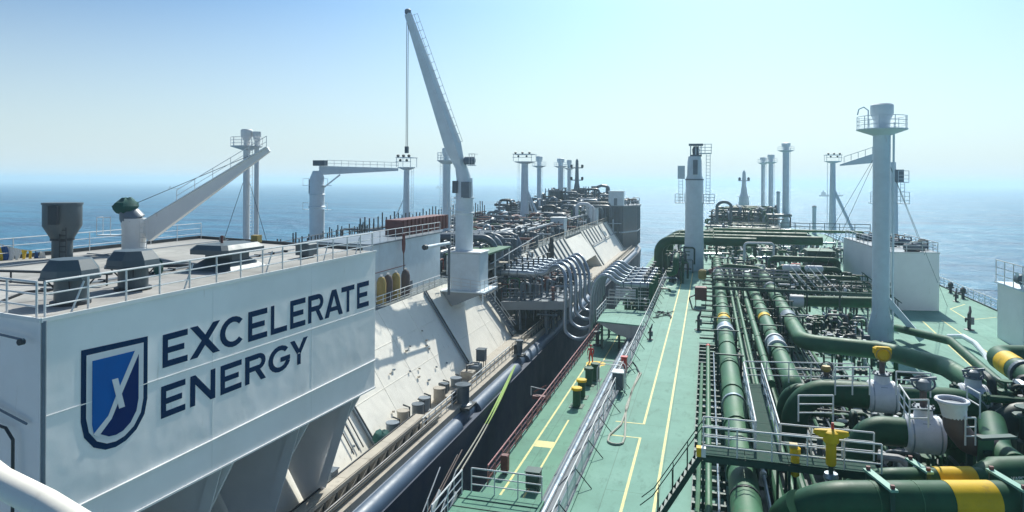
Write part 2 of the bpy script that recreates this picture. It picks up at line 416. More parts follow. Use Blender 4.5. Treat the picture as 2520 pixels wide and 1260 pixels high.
def ladder(root, p, q, w=0.45, step=0.35, mat='mast', off=(0, 1, 0), cage=False, r=0.03):
    """vertical ladder parts under root from p up to q: two stiles and rungs joined to them"""
    p, q = Vector(p), Vector(q); o = Vector(off).normalized() * w / 2
    mb = MB(); mb.tube([p - o, q - o], r, 5); mb.tube([p + o, q + o], r, 5)
    n = int((q - p).length / step)
    for k in range(n):
        c = p.lerp(q, (k + 0.5) / n); mb.tube([c - o, c + o], r * 0.75, 4)
    return mb.build('ladder', mat, root)

# ------------------------------------------------------------------ sea
sea = struct(MB().add([(-45000, -3000, -22), (45000, -3000, -22), (45000, 60000, -22), (-45000, 60000, -22)], [(0, 1, 2, 3)]).build('sea', 'sea'))
hz = MB().box(-46000, 46000, -3500, 61000, -23, 40).build('haze', 'white', kind='stuff')
hm = bpy.data.materials.new('haze_air'); hm.use_nodes = True
for n in list(hm.node_tree.nodes): hm.node_tree.nodes.remove(n)
pv = hm.node_tree.nodes.new('ShaderNodeVolumePrincipled'); ho = hm.node_tree.nodes.new('ShaderNodeOutputMaterial')
pv.inputs['Color'].default_value = (0.68, 0.90, 1.0, 1); pv.inputs['Density'].default_value = 0.00036; pv.inputs['Anisotropy'].default_value = 0.25
hm.node_tree.links.new(pv.outputs[0], ho.inputs['Volume'])
hz.data.materials.clear(); hz.data.materials.append(hm)

# ------------------------------------------------------------------ our own ship (right): hull, decks, painted lines
def loft(name, lo, hi, mat, parent):
    n = len(lo); vs = list(lo) + list(hi); fs = [tuple(range(n - 1, -1, -1)), tuple(range(n, 2 * n))]
    for k in range(n): fs.append((k, (k + 1) % n, n + (k + 1) % n, n + k))
    return MB().add(vs, fs).build(name, mat, parent)
own = thing('gas_carrier', 'ship with pale green deck we look along, its pipes running to the bow', 'ship', (10, 0, 0))
o_port = [(-12.3, -6), (-12.3, 215), (-9, 240), (-1, 262), (12, 278)]
o_all = o_port + [(25, 262), (33, 240), (36.3, 215), (36.3, -6)]
loft('hull', [(x if -12 < x < 36 else x, y, -23) for x, y in o_all], [(x, y, -3.55) for x, y in o_all], 'greenhull', own)
def sheet(poly, z, name, mat, parent, t=0.02):
    return MB().prism([(x, y, z - t) for x, y in poly], (0, 0, t)).build(name, mat, parent)
sheet([(-12.25, -5.9), (-12.25, 215), (-9, 239.9), (-1, 261.8), (12, 277.6), (25, 261.8), (33, 239.9), (36.25, 215), (36.25, -5.9)], -3.5, 'side_deck', 'side', own, 0.045)
tr = [(-5.6, -6), (-5.6, 205), (-4, 222), (2, 240), (10, 246), (18, 240), (27, 226), (31, 205), (31, -6)]
loft('trunk', [(-8.7, -6, -3.49), (-8.7, 208, -3.49), (-7, 226, -3.49), (0, 246, -3.49), (10, 252, -3.49), (20, 246, -3.49), (30, 229, -3.49), (34, 208, -3.49), (34, -6, -3.49)], [(x, y, -0.02) for x, y in tr], 'slopegrey', own)
sheet(tr, 0.0, 'trunk_deck', 'deck', own, 0.015)
for (x0, x1, y0, y1, z) in [(-3.53, -3.40, 40.55, 150, 0), (-2.19, -2.06, -5, 150, 0), (-3.53, -3.40, -5, 38.4, 0), (-5.1, -3.53, 40.55, 40.67, 0), (-5.1, -3.53, 38.28, 38.4, 0),
                            (-11.1, -10.96, 20, 67, -3.5), (-9.78, -9.66, 20, 50, -3.5), (-10.95, -9.79, 44.4, 45.5, -3.5), (-9.78, -9.66, 60, 80, -3.5)]:
    MB().box(x0, x1, y0, y1, z + 0.001, z + 0.006).build('deck_line', 'line', own)
for p, q in [((21.23, 79.4), (19.3, 56.9)), ((23.3, 80.5), (22.2, 59)), ((26.3, 88), (26.0, 81.5)), ((26.3, 88), (29, 92)), ((26.0, 81.5), (29.4, 84))]:
    MB().beam((*p, 0.004), (*q, 0.004), 0.13, 0.006).build('deck_line', 'line', own)
MB().lathe((-10.25, 66.3, -3.499), [(0.95, 0), (0.95, 0.008)], 24).build('deck_spot', 'yellow', own)
# kerb along the trunk edge, weld bead on the side slope
MB().box(-5.62, -5.5, -6, 205, 0.0, 0.09).build('deck_kerb', 'deck', own)
MB().box(30.85, 31.0, -6, 205, 0.0, 0.12).build('deck_kerb', 'dark', own)
for k in range(26):      # longitudinal stiffener pipes on the grey slope
    y = 12 + k * 4
    MB().beam((-5.75, y, -0.12), (-8.6, y, -3.36), 0.06, 0.05).build('slope_rib', 'slopegrey', own)
MB().tube([(-7.6, 5, -2.05), (-7.6, 130, -2.05)], 0.14, 8).build('slope_pipe', 'silver', own, smooth=True)
MB().tube([(-8.1, 5, -2.65), (-8.1, 130, -2.65)], 0.10, 8).build('slope_pipe', 'slate2', own, smooth=True)

# ------------------------------------------------------------------ the ship alongside (left)
lft = thing('gas_carrier', 'white and grey ship moored alongside on the left with cream sloping sides', 'ship', (-40, 0, 0))
l_o = [(-18.5, -6), (-18.5, 195), (-19.1, 210), (-20.8, 222), (-24.5, 234), (-31, 243), (-40, 247), (-49, 243), (-56, 234), (-61, 215), (-62, 195), (-62, -6)]
loft('hull', [(-40 + (x + 40) * (1 if y < 200 else 0.8), y - (0 if y < 200 else (y - 200) * 0.15), -23) for x, y in l_o], [(x, y, -5.75) for x, y in l_o], 'navy', lft)
gp = [(-19.35, -5, -5.75), (-19.35, 195, -5.75), (-19.95, 209, -5.7), (-21.6, 221, -5.6), (-25, 232, -5.5), (-31.5, 241, -5.4)]
for a, b in ((-5, 52), (56.5, 70), (73.5, 195)):
    MB().tube([(-19.35, a, -5.75), (-19.35, b, -5.75)], 0.74, 20).build('gunwale', 'gunwale', lft, smooth=True)
MB().tube([(x - 0.6, y, -5.75) for x, y, z in gp], 0.9, 16).build('gunwale', 'gunwale', lft, smooth=True)
sheet([(-19.5, -5.9), (-19.5, 194), (-20.5, 210), (-22, 221), (-26, 231), (-33, 239), (-40, 243), (-49, 239), (-56, 230), (-60, 195), (-60, -5.9)], -4.5, 'side_deck', 'tan', lft, 1.2)
LD = 3.0
sheet([(-27, -6), (-27, 200), (-56, 200), (-56, -6)], LD, 'trunk_deck', 'farm', lft, 0.3)
MB().box(-56, -27.6, -6, 200, -4.5, LD - 0.31).build('trunk_side', 'slopegrey', lft)
def slope(y0, y1, name='tank_slope', mat='slope', x0=-27.0, x1=-22.2):
    MB().prism([(x0, y0, LD), (x1, y0, -4.49), (x0 - 0.5, y0, -4.49)], (0, y1 - y0, 0)).build(name, mat, lft)
slope(-6, 79.0); slope(97.5, 134); slope(152, 194)
MB().prism([(-27, 134, LD - 0.4), (-23.6, 134, -2), (-27.4, 134, -2)], (0, 18, 0)).build('tank_slope', 'slope', lft)
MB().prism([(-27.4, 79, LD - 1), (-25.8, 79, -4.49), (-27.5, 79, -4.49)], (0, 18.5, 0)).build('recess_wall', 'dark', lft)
# dark pipe and rib lines that run down the slope
def on_slope(t, y, lift=0.12): return (-27.0 + 4.8 * t + lift * 0.84, y, LD - 7.5 * t + lift * 0.54)
for y0, w, mt in ((63.6, 0.42, 'slate2'), (43.2, 0.40, 'slate2')):
    MB().beam(on_slope(0.0, y0, 0.10), on_slope(0.985, y0 + 0.5, 0.10), w, 0.16).build('slope_gutter', mt, lft)
    MB().tube([on_slope(0.0, y0 - 0.12, 0.30), on_slope(0.98, y0 + 0.38, 0.30)], 0.06, 6).build('slope_pipe', 'dark', lft)
for k, y in enumerate((41.0, 41.7, 42.3)):
    MB().tube([on_slope(0.25 + 0.1 * k, y, 0.16), on_slope(0.95, y, 0.16)], 0.045, 5).build('slope_pipe', 'dark', lft)
for y in (99, 104.5, 108.5, 112, 114.2, 116.5, 119, 122, 125, 128.5, 132, 154, 158, 162, 166, 170, 176, 185, 192):
    dd = 1.0 if y in (104.5, 112, 132, 154, 192) else 0.42
    MB().beam(on_slope(0.0, y), on_slope(dd, y), 0.38, 0.22).build('slope_rib', 'slate2' if y % 2 else 'slopegrey', lft)
for y0, y1 in ((112, 134), (154, 190)):
    MB().tube([on_slope(0.44, y0, 0.3), on_slope(0.44, y1, 0.3)], 0.1, 6).build('slope_pipe', 'slate2', lft)
# clutter of small fittings and shadows' makers on the slope near the white wall
rs = random.Random(5)
for k in range(34):
    t, y = rs.uniform(0.35, 0.98), rs.uniform(36.5, 60)
    if 42.5 < y < 44.5: continue
    a = on_slope(t, y, 0.03); 
    MB().cbox((a[0] + 0.1, a[1], a[2] + 0.06), (0.16, rs.uniform(0.08, 0.3), 0.12)).build('pad_eye', 'slate2' if k % 2 else 'tan', lft)
# second side slope walkway at the slope foot, dark side rail
MB().box(-22.1, -21.0, 55, 80, -4.49, -4.30).build('walkway', 'tan', lft)
MB().box(-20.75, -20.55, -5, 190, -4.49, -4.15).build('coaming', 'tan', lft)

# enclosed turret house near its bow
tw = thing('turret_house', 'dark grey slab sided housing at the bow of the left ship', 'deckhouse', (-25, 205, -4.5))
MB().prism([(-31, 196, -4.5), (-22.8, 196, -4.5), (-19.8, 204, -4.5), (-19.8, 214, -4.5), (-24, 226, -4.5), (-31, 228, -4.5)], (0, 0, 11.5)).build('wall', 'slate', tw)
MB().prism([(-31.4, 195.6, 7), (-22.6, 195.6, 7), (-19.4, 203.8, 7), (-19.4, 214.2, 7), (-23.8, 226.4, 7), (-31.4, 228.4, 7)], (0, 0, 0.4)).build('roof', 'slate2', tw)
MB().prism([(-31.2, 195.8, -0.3), (-22.7, 195.8, -0.3), (-19.6, 203.9, -0.3), (-19.6, 214.1, -0.3), (-23.9, 226.2, -0.3), (-31.2, 228.2, -0.3)], (0, 0, 0.35)).build('ledge', 'mast', tw)
for k in range(7):
    MB().cbox((-30 + k * 1.1, 195.85, 3), (0.18, 0.3, 7.6)).build('stiffener', 'slate2', tw)
railing('railing', 'railing round the roof of the dark bow housing', [(-31, 196.3, 7.4), (-22.9, 196.3, 7.4), (-20, 204, 7.4), (-20, 214, 7.4), (-24.2, 225.8, 7.4)], 'slate2', 1.1, 1.8, 2, 0.05)

# ------------------------------------------------------------------ the white house with the big lettering
WX = -18.0
hs = thing('deck_house', 'big white overhanging house with blue lettering and a shield emblem', 'deckhouse', (-25, 25, 3))
def zb(y): return 3.11 - 0.043 * (y - 18.4)
Y0, Y1 = 15.2, 35.4
def zl(y): return 4.24 - 0.0185 * (y - 15.94)
def zm(y): return 7.25 - 0.022 * (y - 15.2)
def zt(y): return 10.0
for k, (fa, fb) in enumerate(((zm, zt), (zl, zm), (zb, zl))):
    g = 0.012
    MB().prism([(WX, Y0, fa(Y0) + g), (WX, Y1, fa(Y1) + g), (WX, Y1, fb(Y1)), (WX, Y0, fb(Y0))], (-0.3, 0, 0)).build('wall_plate', 'house', hs)
MB().prism([(WX + 0.07, Y0 - 0.02, zl(Y0)), (WX + 0.07, Y1 + 0.02, zl(Y1)), (WX + 0.07, Y1 + 0.02, zl(Y1) + 0.05), (WX + 0.07, Y0 - 0.02, zl(Y0) + 0.05)], (-0.10, 0, 0)).build('ledge', 'white', hs)
MB().prism([(WX + 0.018, Y0, zm(Y0)), (WX + 0.018, Y1, zm(Y1)), (WX + 0.018, Y1, zm(Y1) + 0.03), (WX + 0.018, Y0, zm(Y0) + 0.03)], (-0.05, 0, 0)).build('weld_seam', 'white', hs)
MB().prism([(WX + 0.06, Y0, zb(Y0) - 0.06), (WX + 0.06, Y1, zb(Y1) - 0.06), (WX + 0.06, Y1, zb(Y1) + 0.012), (WX + 0.06, Y0, zb(Y0) + 0.012)], (-0.4, 0, 0)).build('bottom_edge', 'white', hs)
for y in (22.1, 28.9):
    MB().box(WX, WX + 0.008, y, y + 0.03, zb(y) + 0.1, 9.9).build('weld_seam', 'house', hs)
MB().prism([(WX - 0.4, Y0, zb(Y0)), (-33, Y0 + 3, zb(Y0)), (-33, 39.4, 3.05), (-31, 38.5, 2.6), (WX - 0.4, Y1, zb(Y1))], (0, 0, 0.25)).build('underside', 'slopegrey', hs)
MB().prism([(WX - 0.01, Y0 - 0.12, 3.0), (-33, Y0 + 2.4, 3.0), (-33, Y0 + 2.4, 9.98), (WX - 0.01, Y0 - 0.12, 9.98)], (0, 0.12, 0)).build('end_wall', 'house', hs)
MB().prism([(WX - 0.01, Y1 + 0.01, 2.6), (-33, 39.4, 2.6), (-33, 39.4, 9.98), (WX - 0.01, Y1 + 0.01, 9.98)], (0, -0.12, 0)).build('front_wall', 'house', hs)
MB().prism([(-33, Y0 + 2.4, 3.0), (-33, 39.3, 3.0), (-33, 39.3, 9.98), (-33, Y0 + 2.4, 9.98)], (0.12, 0, 0)).build('far_wall', 'house', hs)
MB().prism([(WX, Y0 - 0.12, 9.985), (-33.2, Y0 + 2.4, 9.985), (-33.2, 39.5, 9.985), (WX, Y1 + 0.05, 9.985)], (0, 0, 0.03)).build('roof', 'roof', hs)
MB().beam((WX + 0.03, Y0 - 0.14, 10.02), (WX + 0.03, Y1 + 0.07, 10.02), 0.07, 0.12).build('roof_edge', 'white', hs)
MB().beam((WX + 0.03, Y0 - 0.16, 10.03), (-33, Y0 + 2.36, 10.03), 0.07, 0.12).build('roof_edge', 'white', hs)
MB().beam((-33.15, Y0 + 2.4, 10.1), (-33.15, 39.4, 10.1), 0.12, 0.22).build('roof_edge', 'dark', hs)
MB().beam((-33.1, 39.45, 10.1), (WX - 1.0, Y1 + 0.3, 10.1), 0.12, 0.18).build('roof_edge', 'dark', hs)
MB().tube([(WX + 0.04, Y0 - 0.05, 2.9), (WX + 0.04, Y0 - 0.05, 10)], 0.06, 8).build('corner_post', 'slate2', hs)
# raised hatch kerb on the roof
MB().prism([(-24.2, 25.8, 10.02), (-20.6, 27.2, 10.02), (-20.6, 27.35, 10.02), (-24.25, 26.0, 10.02)], (0, 0, 0.12)).build('roof_kerb', 'dark', hs)
# pipes and fittings on the end wall
MB().tube([(-18.35, Y0 - 0.35, 9.5), (-19.2, Y0 - 0.25, 9.55), (-21, Y0 + 0.05, 9.6)], 0.035, 6).build('wall_pipe', 'slate2', hs)
MB().lathe((-18.42, Y0 - 0.36, 9.44), [(0.09, -0.07), (0.09, 0.07)], 12, 'y').build('wall_lamp', 'dark', hs)
MB().tube([(-18.9, Y0 - 0.2, 3.0), (-18.9, Y0 - 0.2, 6.6), (-19.2, Y0 - 0.18, 6.9), (-21, Y0 + 0.1, 7.0)], 0.045, 6).build('wall_pipe', 'dark', hs)
MB().tube([(-18.4, Y0 - 0.2, 7.1), (-21, Y0 + 0.15, 7.6)], 0.035, 6).build('wall_pipe', 'slate2', hs)
# gusset plates that carry the overhang
for y in (34.8, 29.6, 24.0, 18.6):
    MB().prism([(-18.35, y, zb(y)), (-23.5, y, zb(y)), (-25.0, y, 0.4), (-22.05, y, -4.4), (-20.9, y, -4.4), (-20.7, y, -1.6)], (0, 0.12, 0)).build('gusset', 'house', hs)
    MB().beam((-19.0, y - 0.25, zb(y) - 0.1), (-20.8, y - 0.25, -3.2), 0.5, 0.06).build('gusset_flange', 'house', hs)

# lettering: each letter built from strokes on a plate 8 mm proud of the wall
def tmap(row, y, h):
    """height 0..1 within a lettering row to z at the station y"""
    if row == 1: lo = 7.51 - 0.0273 * (y - 19.6); hi = 8.65 - 0.0107 * (y - 19.6)
    else: lo = 5.78 - 0.0270 * (y - 19.6); hi = 6.88 - 0.0200 * (y - 19.6)
    return lo + (hi - lo) * h
def arc(cx, cy, rx, ry, a0, a1, n=14): return [(cx + rx * math.cos(RAD(a0 + (a1 - a0) * k / n)), cy + ry * math.sin(RAD(a0 + (a1 - a0) * k / n))) for k in range(n + 1)]
def ring(cx, cy, rx, ry, tx, ty, a0, a1, n=16):
    return arc(cx, cy, rx, ry, a0, a1, n) + arc(cx, cy, rx - tx, ry - ty, a1, a0, n)
T, S = 0.19, 0.20
GL = {
 'E': [[(0, 0), (S, 0), (S, 1), (0, 1)], [(S, 0), (1, 0), (1, T), (S, T)], [(S, .41), (.86, .41), (.86, .59), (S, .59)], [(S, 1 - T), (1, 1 - T), (1, 1), (S, 1)]],
 'X': [[(0, 0), (.24, 0), (1, 1), (.76, 1)], [(.76, 0), (1, 0), (.60, .51), (.48, .35)], [(0, 1), (.24, 1), (.51, .64), (.40, .48)]],
 'L': [[(0, 0), (S, 0), (S, 1), (0, 1)], [(S, 0), (1, 0), (1, T), (S, T)]],
 'A': [[(0, 0), (.22, 0), (.5, .78), (.5, 1), (.38, 1)], [(1, 0), (.78, 0), (.5, .78), (.5, 1), (.62, 1)], [(.28, .20), (.72, .20), (.66, .36), (.34, .36)]],
 'T': [[(.4, 0), (.6, 0), (.6, 1 - T), (.4, 1 - T)], [(0, 1 - T), (1, 1 - T), (1, 1), (0, 1)]],
 'N': [[(0, 0), (.19, 0), (.19, 1), (0, 1)], [(.81, 0), (1, 0), (1, 1), (.81, 1)], [(.19, 1), (.19, .70), (.81, 0), (.81, .30)]],
 'C': [ring(.52, .5, .52, .5, .2, .18, 42, 318)],
 'G': [ring(.52, .5, .52, .5, .2, .18, 42, 340), [(.55, .36), (1.0, .36), (1.0, .54), (.55, .54)]],
 'R': [[(0, 0), (S, 0), (S, 1), (0, 1)], [(S, 1 - T), (.62, 1 - T), (.62, 1), (S, 1)], [(S, .40), (.62, .40), (.62, .58), (S, .58)], ring(.62, .70, .36, .30, .2, .17, -90, 90, 10), [(.48, .40), (.70, .42), (1, 0), (.76, 0)]],
 'Y': [[(.4, 0), (.6, 0), (.6, .42), (.4, .42)], [(0, 1), (.24, 1), (.56, .52), (.4, .42)], [(1, 1), (.76, 1), (.44, .52), (.6, .42)]],
}
def letter(ch, y0, y1, row):
    mb = MB()
    for i, poly in enumerate(GL[ch]):
        if len(poly) > 12:
            h = len(poly) // 2; outer, inner = poly[:h], poly[h:][::-1]
            for k in range(h - 1):
                q = [outer[k], outer[k + 1], inner[k + 1], inner[k]]
                mb.prism([(WX + 0.004, y0 + (y1 - y0) * a, tmap(row, y0 + (y1 - y0) * a, b)) for a, b in q], (0.008, 0, 0))
        else:
            mb.prism([(WX + 0.004 - 0.001 * i, y0 + (y1 - y0) * a, tmap(row, y0 + (y1 - y0) * a, b)) for a, b in poly], (0.0085 + 0.0012 * i, 0, 0))
    mb.build('letter', 'letter', hs, label='dark blue letter ' + ch)
for ch, a, b in (('E', 19.6, 20.78), ('X', 20.9, 22.5), ('C', 22.5, 23.98), ('E', 24.2, 25.46), ('L', 25.72, 26.9), ('E', 27.15, 28.36), ('R', 28.6, 29.95), ('A', 30.05, 31.80), ('T', 31.66, 33.0), ('E', 33.3, 34.62)):
    letter(ch, a, b, 1)
for ch, u0, u1 in (('E', 397, 456), ('N', 469, 530), ('E', 543, 595), ('R', 604, 655), ('G', 661, 714), ('Y', 714, 757)):
    a = 19.55 + (u0 - 397) * 0.0; 
    f = lambda u: {397: 19.54, 456: 20.68, 469: 20.93, 530: 22.25, 543: 22.55, 595: 23.79, 604: 24.02, 655: 25.39, 661: 25.56, 714: 27.15, 757: 28.56}[u]
    letter(ch, f(u0), f(u1), 2)
# shield emblem
sh = MB()
def shz(y, h): return 5.52 + h * (8.87 - 5.52) - 0.045 * (y - 16.39) * h
def sp(pts, x): return [(x, 16.38 + a * 2.55, shz(16.38 + a * 2.55, b)) for a, b in pts]
outer = [(0, 1), (1, 1), (1, .36)] + [(1 - 0.5 * (1 - math.cos(RAD(t))) , .36 - .36 * math.sin(RAD(t))) for t in (25, 50, 72)] + [(.5, 0)] + [(0.5 * (1 - math.cos(RAD(t))), .36 - .36 * math.sin(RAD(t))) for t in (72, 50, 25)] + [(0, .36)]
def inset(pts, k): return [(.5 + (a - .5) * k, .5 + (b - .5) * (1 - (1 - k) * 0.78)) for a, b in pts]
MB().prism(sp(outer, WX + 0.004), (0.008, 0, 0)).build('shield_rim', 'letter', hs)
MB().prism(sp(inset(outer, .86), WX + 0.0125), (0.004, 0, 0)).build('shield_border', 'emblem_pale', hs)
inn = inset(outer, .70)
MB().prism(sp(inn, WX + 0.017), (0.004, 0, 0)).build('shield_field', 'shield_navy', hs)
MB().prism(sp([inn[0], (.79, inn[0][1]), (.52, .50), (.40, .34), (.28, .24), (.18, .19), (inn[-1][0], .30), inn[-1]], WX + 0.0215), (0.003, 0, 0)).build('shield_half', 'shield_blue', hs)
for i_, poly in enumerate(([(.80, .905), (.87, .875), (.57, .48), (.51, .52)], [(.57, .48), (.51, .52), (.38, .33), (.43, .29)], [(.38, .33), (.43, .29), (.24, .17), (.16, .205)], [(.43, .66), (.52, .66), (.63, .36), (.54, .36)])):
    MB().prism(sp(poly, WX + 0.0255 + 0.0012 * i_), (0.003, 0, 0)).build('emblem_stroke', 'emblem_pale', hs)

MB().prism([(-27.0, 79.2, -4.49), (-19.9, 79.2, -4.49), (-19.9, 106, -4.49), (-27.0, 106, -4.49)], (0, 0, 0.05)).build('recess_shade', 'dark', lft)  # dark sheet standing in for the shadow below the manifold platform

for y in (38.5, 48.5, 53.5, 58.5, 73.5, 101.5, 126.5, 156, 181):
    MB().beam(on_slope(0.0, y, 0.005), on_slope(0.99, y, 0.005), 0.05, 0.03).build('plate_seam', 'slope', lft)
for t_ in (0.33, 0.66):
    for a, b in ((37, 43), (44, 63), (64.8, 79)): MB().beam(on_slope(t_, a, 0.005), on_slope(t_, b, 0.005), 0.05, 0.03).build('plate_seam', 'slope', lft)

for k in range(6):      # frames and pipes on the side of the turret house
    y = 204.8 + 1.6 * k
    MB().box(-19.85, -19.6, y, y + .22, -4.2, 6.9).build('stiffener', 'slate2', tw)
for k in range(4):
    MB().tube([(-28.6 + 1.5 * k, 195.6, -4.2), (-28.6 + 1.5 * k, 195.6, 5.5 - k)], .22, 8).build('down_pipe', ('slate2', 'dark', 'mast', 'slate')[k], tw, smooth=True)
MB().box(-30.8, -23.2, 194.6, 195.9, 2.3, 2.45).build('gallery', 'mast', tw)

# ------------------------------------------------------------------ on the roof of the white house
R3 = 10.02
# inner and outer roof rail along the lettered side, end rail, far rail
railing('railing', 'long white railing along the roof edge above the blue lettering', [(WX - 0.12, Y0 + 0.1, R3), (WX - 0.12, Y1 - 0.1, R3)], 'galv', 1.05, 1.45, 3, 0.028)
railing('railing', 'white railing along the near end of the lettered house roof', [(WX - 0.3, Y0 + 0.0, R3), (-24, Y0 + 1.0, R3)], 'galv', 1.05, 1.5, 3, 0.028)
railing('railing', 'thin white railing along the sea side of the lettered house roof', [(-32.9, 19.5, R3), (-32.9, 39.2, R3)], 'galv', 1.05, 2.2, 3, 0.02)
br = thing('rail_brace', 'slanted white stays behind the roof railing above the lettering', 'railing brace', (WX - 0.2, 20, R3))
for y in (16.6, 21.2, 26.0, 30.6, 33.8):
    MB().tube([(WX - 0.14, y, R3 + 0.9), (WX - 0.14, y - 0.45, R3)], 0.03, 6).build('stay', 'galv', br)

def mushroom(loc, label, rx, ry, hb, hh, yaw=0.0, flat=False):
    """box-section ventilator: trunk, skirt and chamfered hood"""
    t = thing('roof_ventilator', label, 'ventilator', loc)
    x, y, z = loc
    o8 = [(math.cos(RAD(22.5 + 45 * k)), math.sin(RAD(22.5 + 45 * k))) for k in range(8)]
    s_ = 0.55
    MB().lathe(loc, [(rx * 0.58, 0), (rx * 0.58, hb)], 20).build('trunk', 'vent', t, smooth=True)
    MB().lathe(loc, [(rx * 0.72, 0), (rx * 0.72, 0.10)], 20).build('base_flange', 'dark', t)
    def oct_(f, zz): return [(x + a * rx * 1.08 * f, y + b * ry * 1.08 * f, zz) for a, b in o8]
    mb = MB(); vs = oct_(1.0, z + hb - 0.02) + oct_(1.0, z + hb + hh * 0.12) + oct_(0.96, z + hb + hh * 0.45) + oct_(0.70, z + hb + hh)
    fs = [tuple(range(7, -1, -1)), tuple(range(24, 32))]
    for l in range(3):
        for k in range(8): j = (k + 1) % 8; fs.append((l * 8 + k, l * 8 + j, l * 8 + 8 + j, l * 8 + 8 + k))
    mb.add(vs, fs).build('hood', 'vent', t)
    mb = MB(); vs = oct_(1.05, z + hb - 0.04) + oct_(1.05, z + hb + 0.02)
    mb.add(vs, [tuple(range(7, -1, -1)), tuple(range(8, 16))] + [(k, (k + 1) % 8, 8 + (k + 1) % 8, 8 + k) for k in range(8)]).build('hood_skirt', 'vent', t)
    for k in range(4):
        a = RAD(45 + 90 * k)
        MB().tube([(x + rx * 0.9 * math.cos(a), y + ry * 0.9 * math.sin(a), z + hb), (x + rx * 0.55 * math.cos(a), y + ry * 0.55 * math.sin(a), z + hb - 0.35)], 0.025, 5).build('strut', 'dark', t)
    return t
v1 = mushroom((-19.55, 17.4, R3), 'grey eight sided roof ventilator, nearest to the corner by the shield emblem', 0.80, 0.80, 0.86, 0.58)
v2 = mushroom((-20.0, 20.35, R3), 'grey roof ventilator in front of the low white crane post', 0.86, 0.86, 0.86, 0.56)
MB().tube([(-21.0, 21.0, R3), (-21.0, 21.0, R3 + 0.9)], 0.06, 6).build('side_pipe', 'dark', v2)
v3 = thing('roof_ventilator', 'dark grey ventilator with sloping skirt and broad hood, furthest along the roof rail', 'ventilator', (-20.9, 26.6, R3))
MB().prism([(-21.6, 26.0, R3), (-20.2, 26.0, R3), (-20.2, 27.2, R3), (-21.6, 27.2, R3)], (0, 0, 0.75)).build('trunk', 'vent', v3)
MB().add([(-22.1, 25.3, R3), (-19.7, 25.3, R3), (-19.7, 27.9, R3), (-22.1, 27.9, R3), (-21.5, 26.0, R3 + 0.5), (-20.3, 26.0, R3 + 0.5), (-20.3, 27.2, R3 + 0.5), (-21.5, 27.2, R3 + 0.5)],
         [(0, 1, 5, 4), (1, 2, 6, 5), (2, 3, 7, 6), (3, 0, 4, 7), (4, 5, 6, 7)]).build('skirt', 'vent', v3)
MB().bevbox(-21.9, -19.9, 25.2, 28.1, R3 + 0.72, R3 + 1.12, 0.2).build('hood', 'vent', v3)
MB().cbox((-20.4, 28.0, R3 + 1.22), (0.35, 0.35, 0.35)).build('lamp_box', 'orange', v3)
MB().tube([(-21.2, 26.6, R3 + 1.1), (-21.2, 26.6, R3 + 1.45)], 0.06, 6).build('spindle', 'rust', v3)
v4 = thing('control_box', 'small dark green box standing on the white house roof behind the rail', 'box', (-19.9, 31.5, R3))
MB().bevbox(-20.3, -19.5, 31.0, 31.9, R3 + 0.15, R3 + 0.75, 0.05).build('cabinet', 'vent', v4)
MB().cbox((-19.9, 31.45, R3 + 0.08), (0.5, 0.5, 0.16)).build('plinth', 'dark', v4)

# big funnel ventilator
fv = thing('funnel_ventilator', 'tall grey funnel shaped ventilator at the far left of the roof', 'ventilator', (-31.0, 27.1, R3))
MB().lathe((-31.0, 27.1, R3), [(0.46, 0), (0.46, 0.95), (0.5, 1.0), (0.86, 1.65), (0.86, 2.75)], 28).build('body', 'vent', fv, smooth=True)
MB().lathe((-31.0, 27.1, R3), [(0.9, 2.7), (0.9, 2.8), (0.80, 2.81)], 28).build('rim', 'vent', fv)
MB().lathe((-31.0, 27.1, R3), [(0.53, 0.92), (0.53, 1.02)], 24).build('flange', 'dark', fv)
MB().cbox((-30.62, 26.27, R3 + 2.2), (0.55, 0.12, 0.9)).build('louvre', 'dark', fv)
ladder(fv, (-30.4, 26.6, R3), (-30.4, 26.6, R3 + 1.6), 0.4, 0.25, 'dark', (1, 0, 0), r=0.025)
# low pipe frame left of it
pf = thing('low_bench', 'low dark steel bench frame at the left edge of the roof', 'frame', (-24.0, 19.5, R3))
for x, y in ((-25.6, 20.2), (-24.2, 20.4), (-22.6, 20.6), (-21.6, 20.75)):
    MB().tube([(x, y, R3), (x, y, R3 + 0.42)], 0.035, 6).build('leg', 'dark', pf)
MB().beam((-26.5, 20.05, R3 + 0.45), (-21.4, 20.75, R3 + 0.45), 0.16, 0.08).build('top_bar', 'dark', pf)
MB().beam((-26.5, 19.4, R3 + 0.25), (-20.6, 18.7, R3 + 0.25), 0.06, 0.06).build('rail', 'dark', pf)
# string of signal flags
fl = thing('flag_line', 'string of red, white, yellow and blue signal flags above the far left roof edge', 'flags', (-33.2, 25, R3))
a, b = Vector((-33.63, 24.78, 11.36)), Vector((-31.93, 27.34, 10.34))
pts = [a.lerp(b, k / 12) - Vector((0, 0, 0.28 * math.sin(math.pi * k / 12))) for k in range(13)]
MB().tube(pts, 0.015, 5).build('line', 'rope', fl)
rf = random.Random(3)
for k in range(10):
    p = pts[k + 1]; q = p + (b - a) * 0.072
    cmat = ('fred', 'fwhite', 'fyellow', 'fblue', 'fwhite', 'fwhite', 'fyellow', 'fyellow', 'fblue', 'fwhite')[k]
    nv = 4; vs = []; 
    for i in range(nv + 1):
        for j in range(nv + 1):
            s_, t_ = i / nv, j / nv
            c_ = p.lerp(q, s_)
            vs.append((c_.x + 0.09 * math.sin(3 * s_ + 4 * t_ + k), c_.y + 0.05 * t_ * math.sin(k), c_.z - 0.85 * t_ - 0.1 * s_ * t_))
    MB().add(vs, [(i * 5 + j, i * 5 + j + 1, i * 5 + j + 6, i * 5 + j + 5) for i in range(nv) for j in range(nv)]).build('flag', cmat, fl)
    o = fl.children[-1]
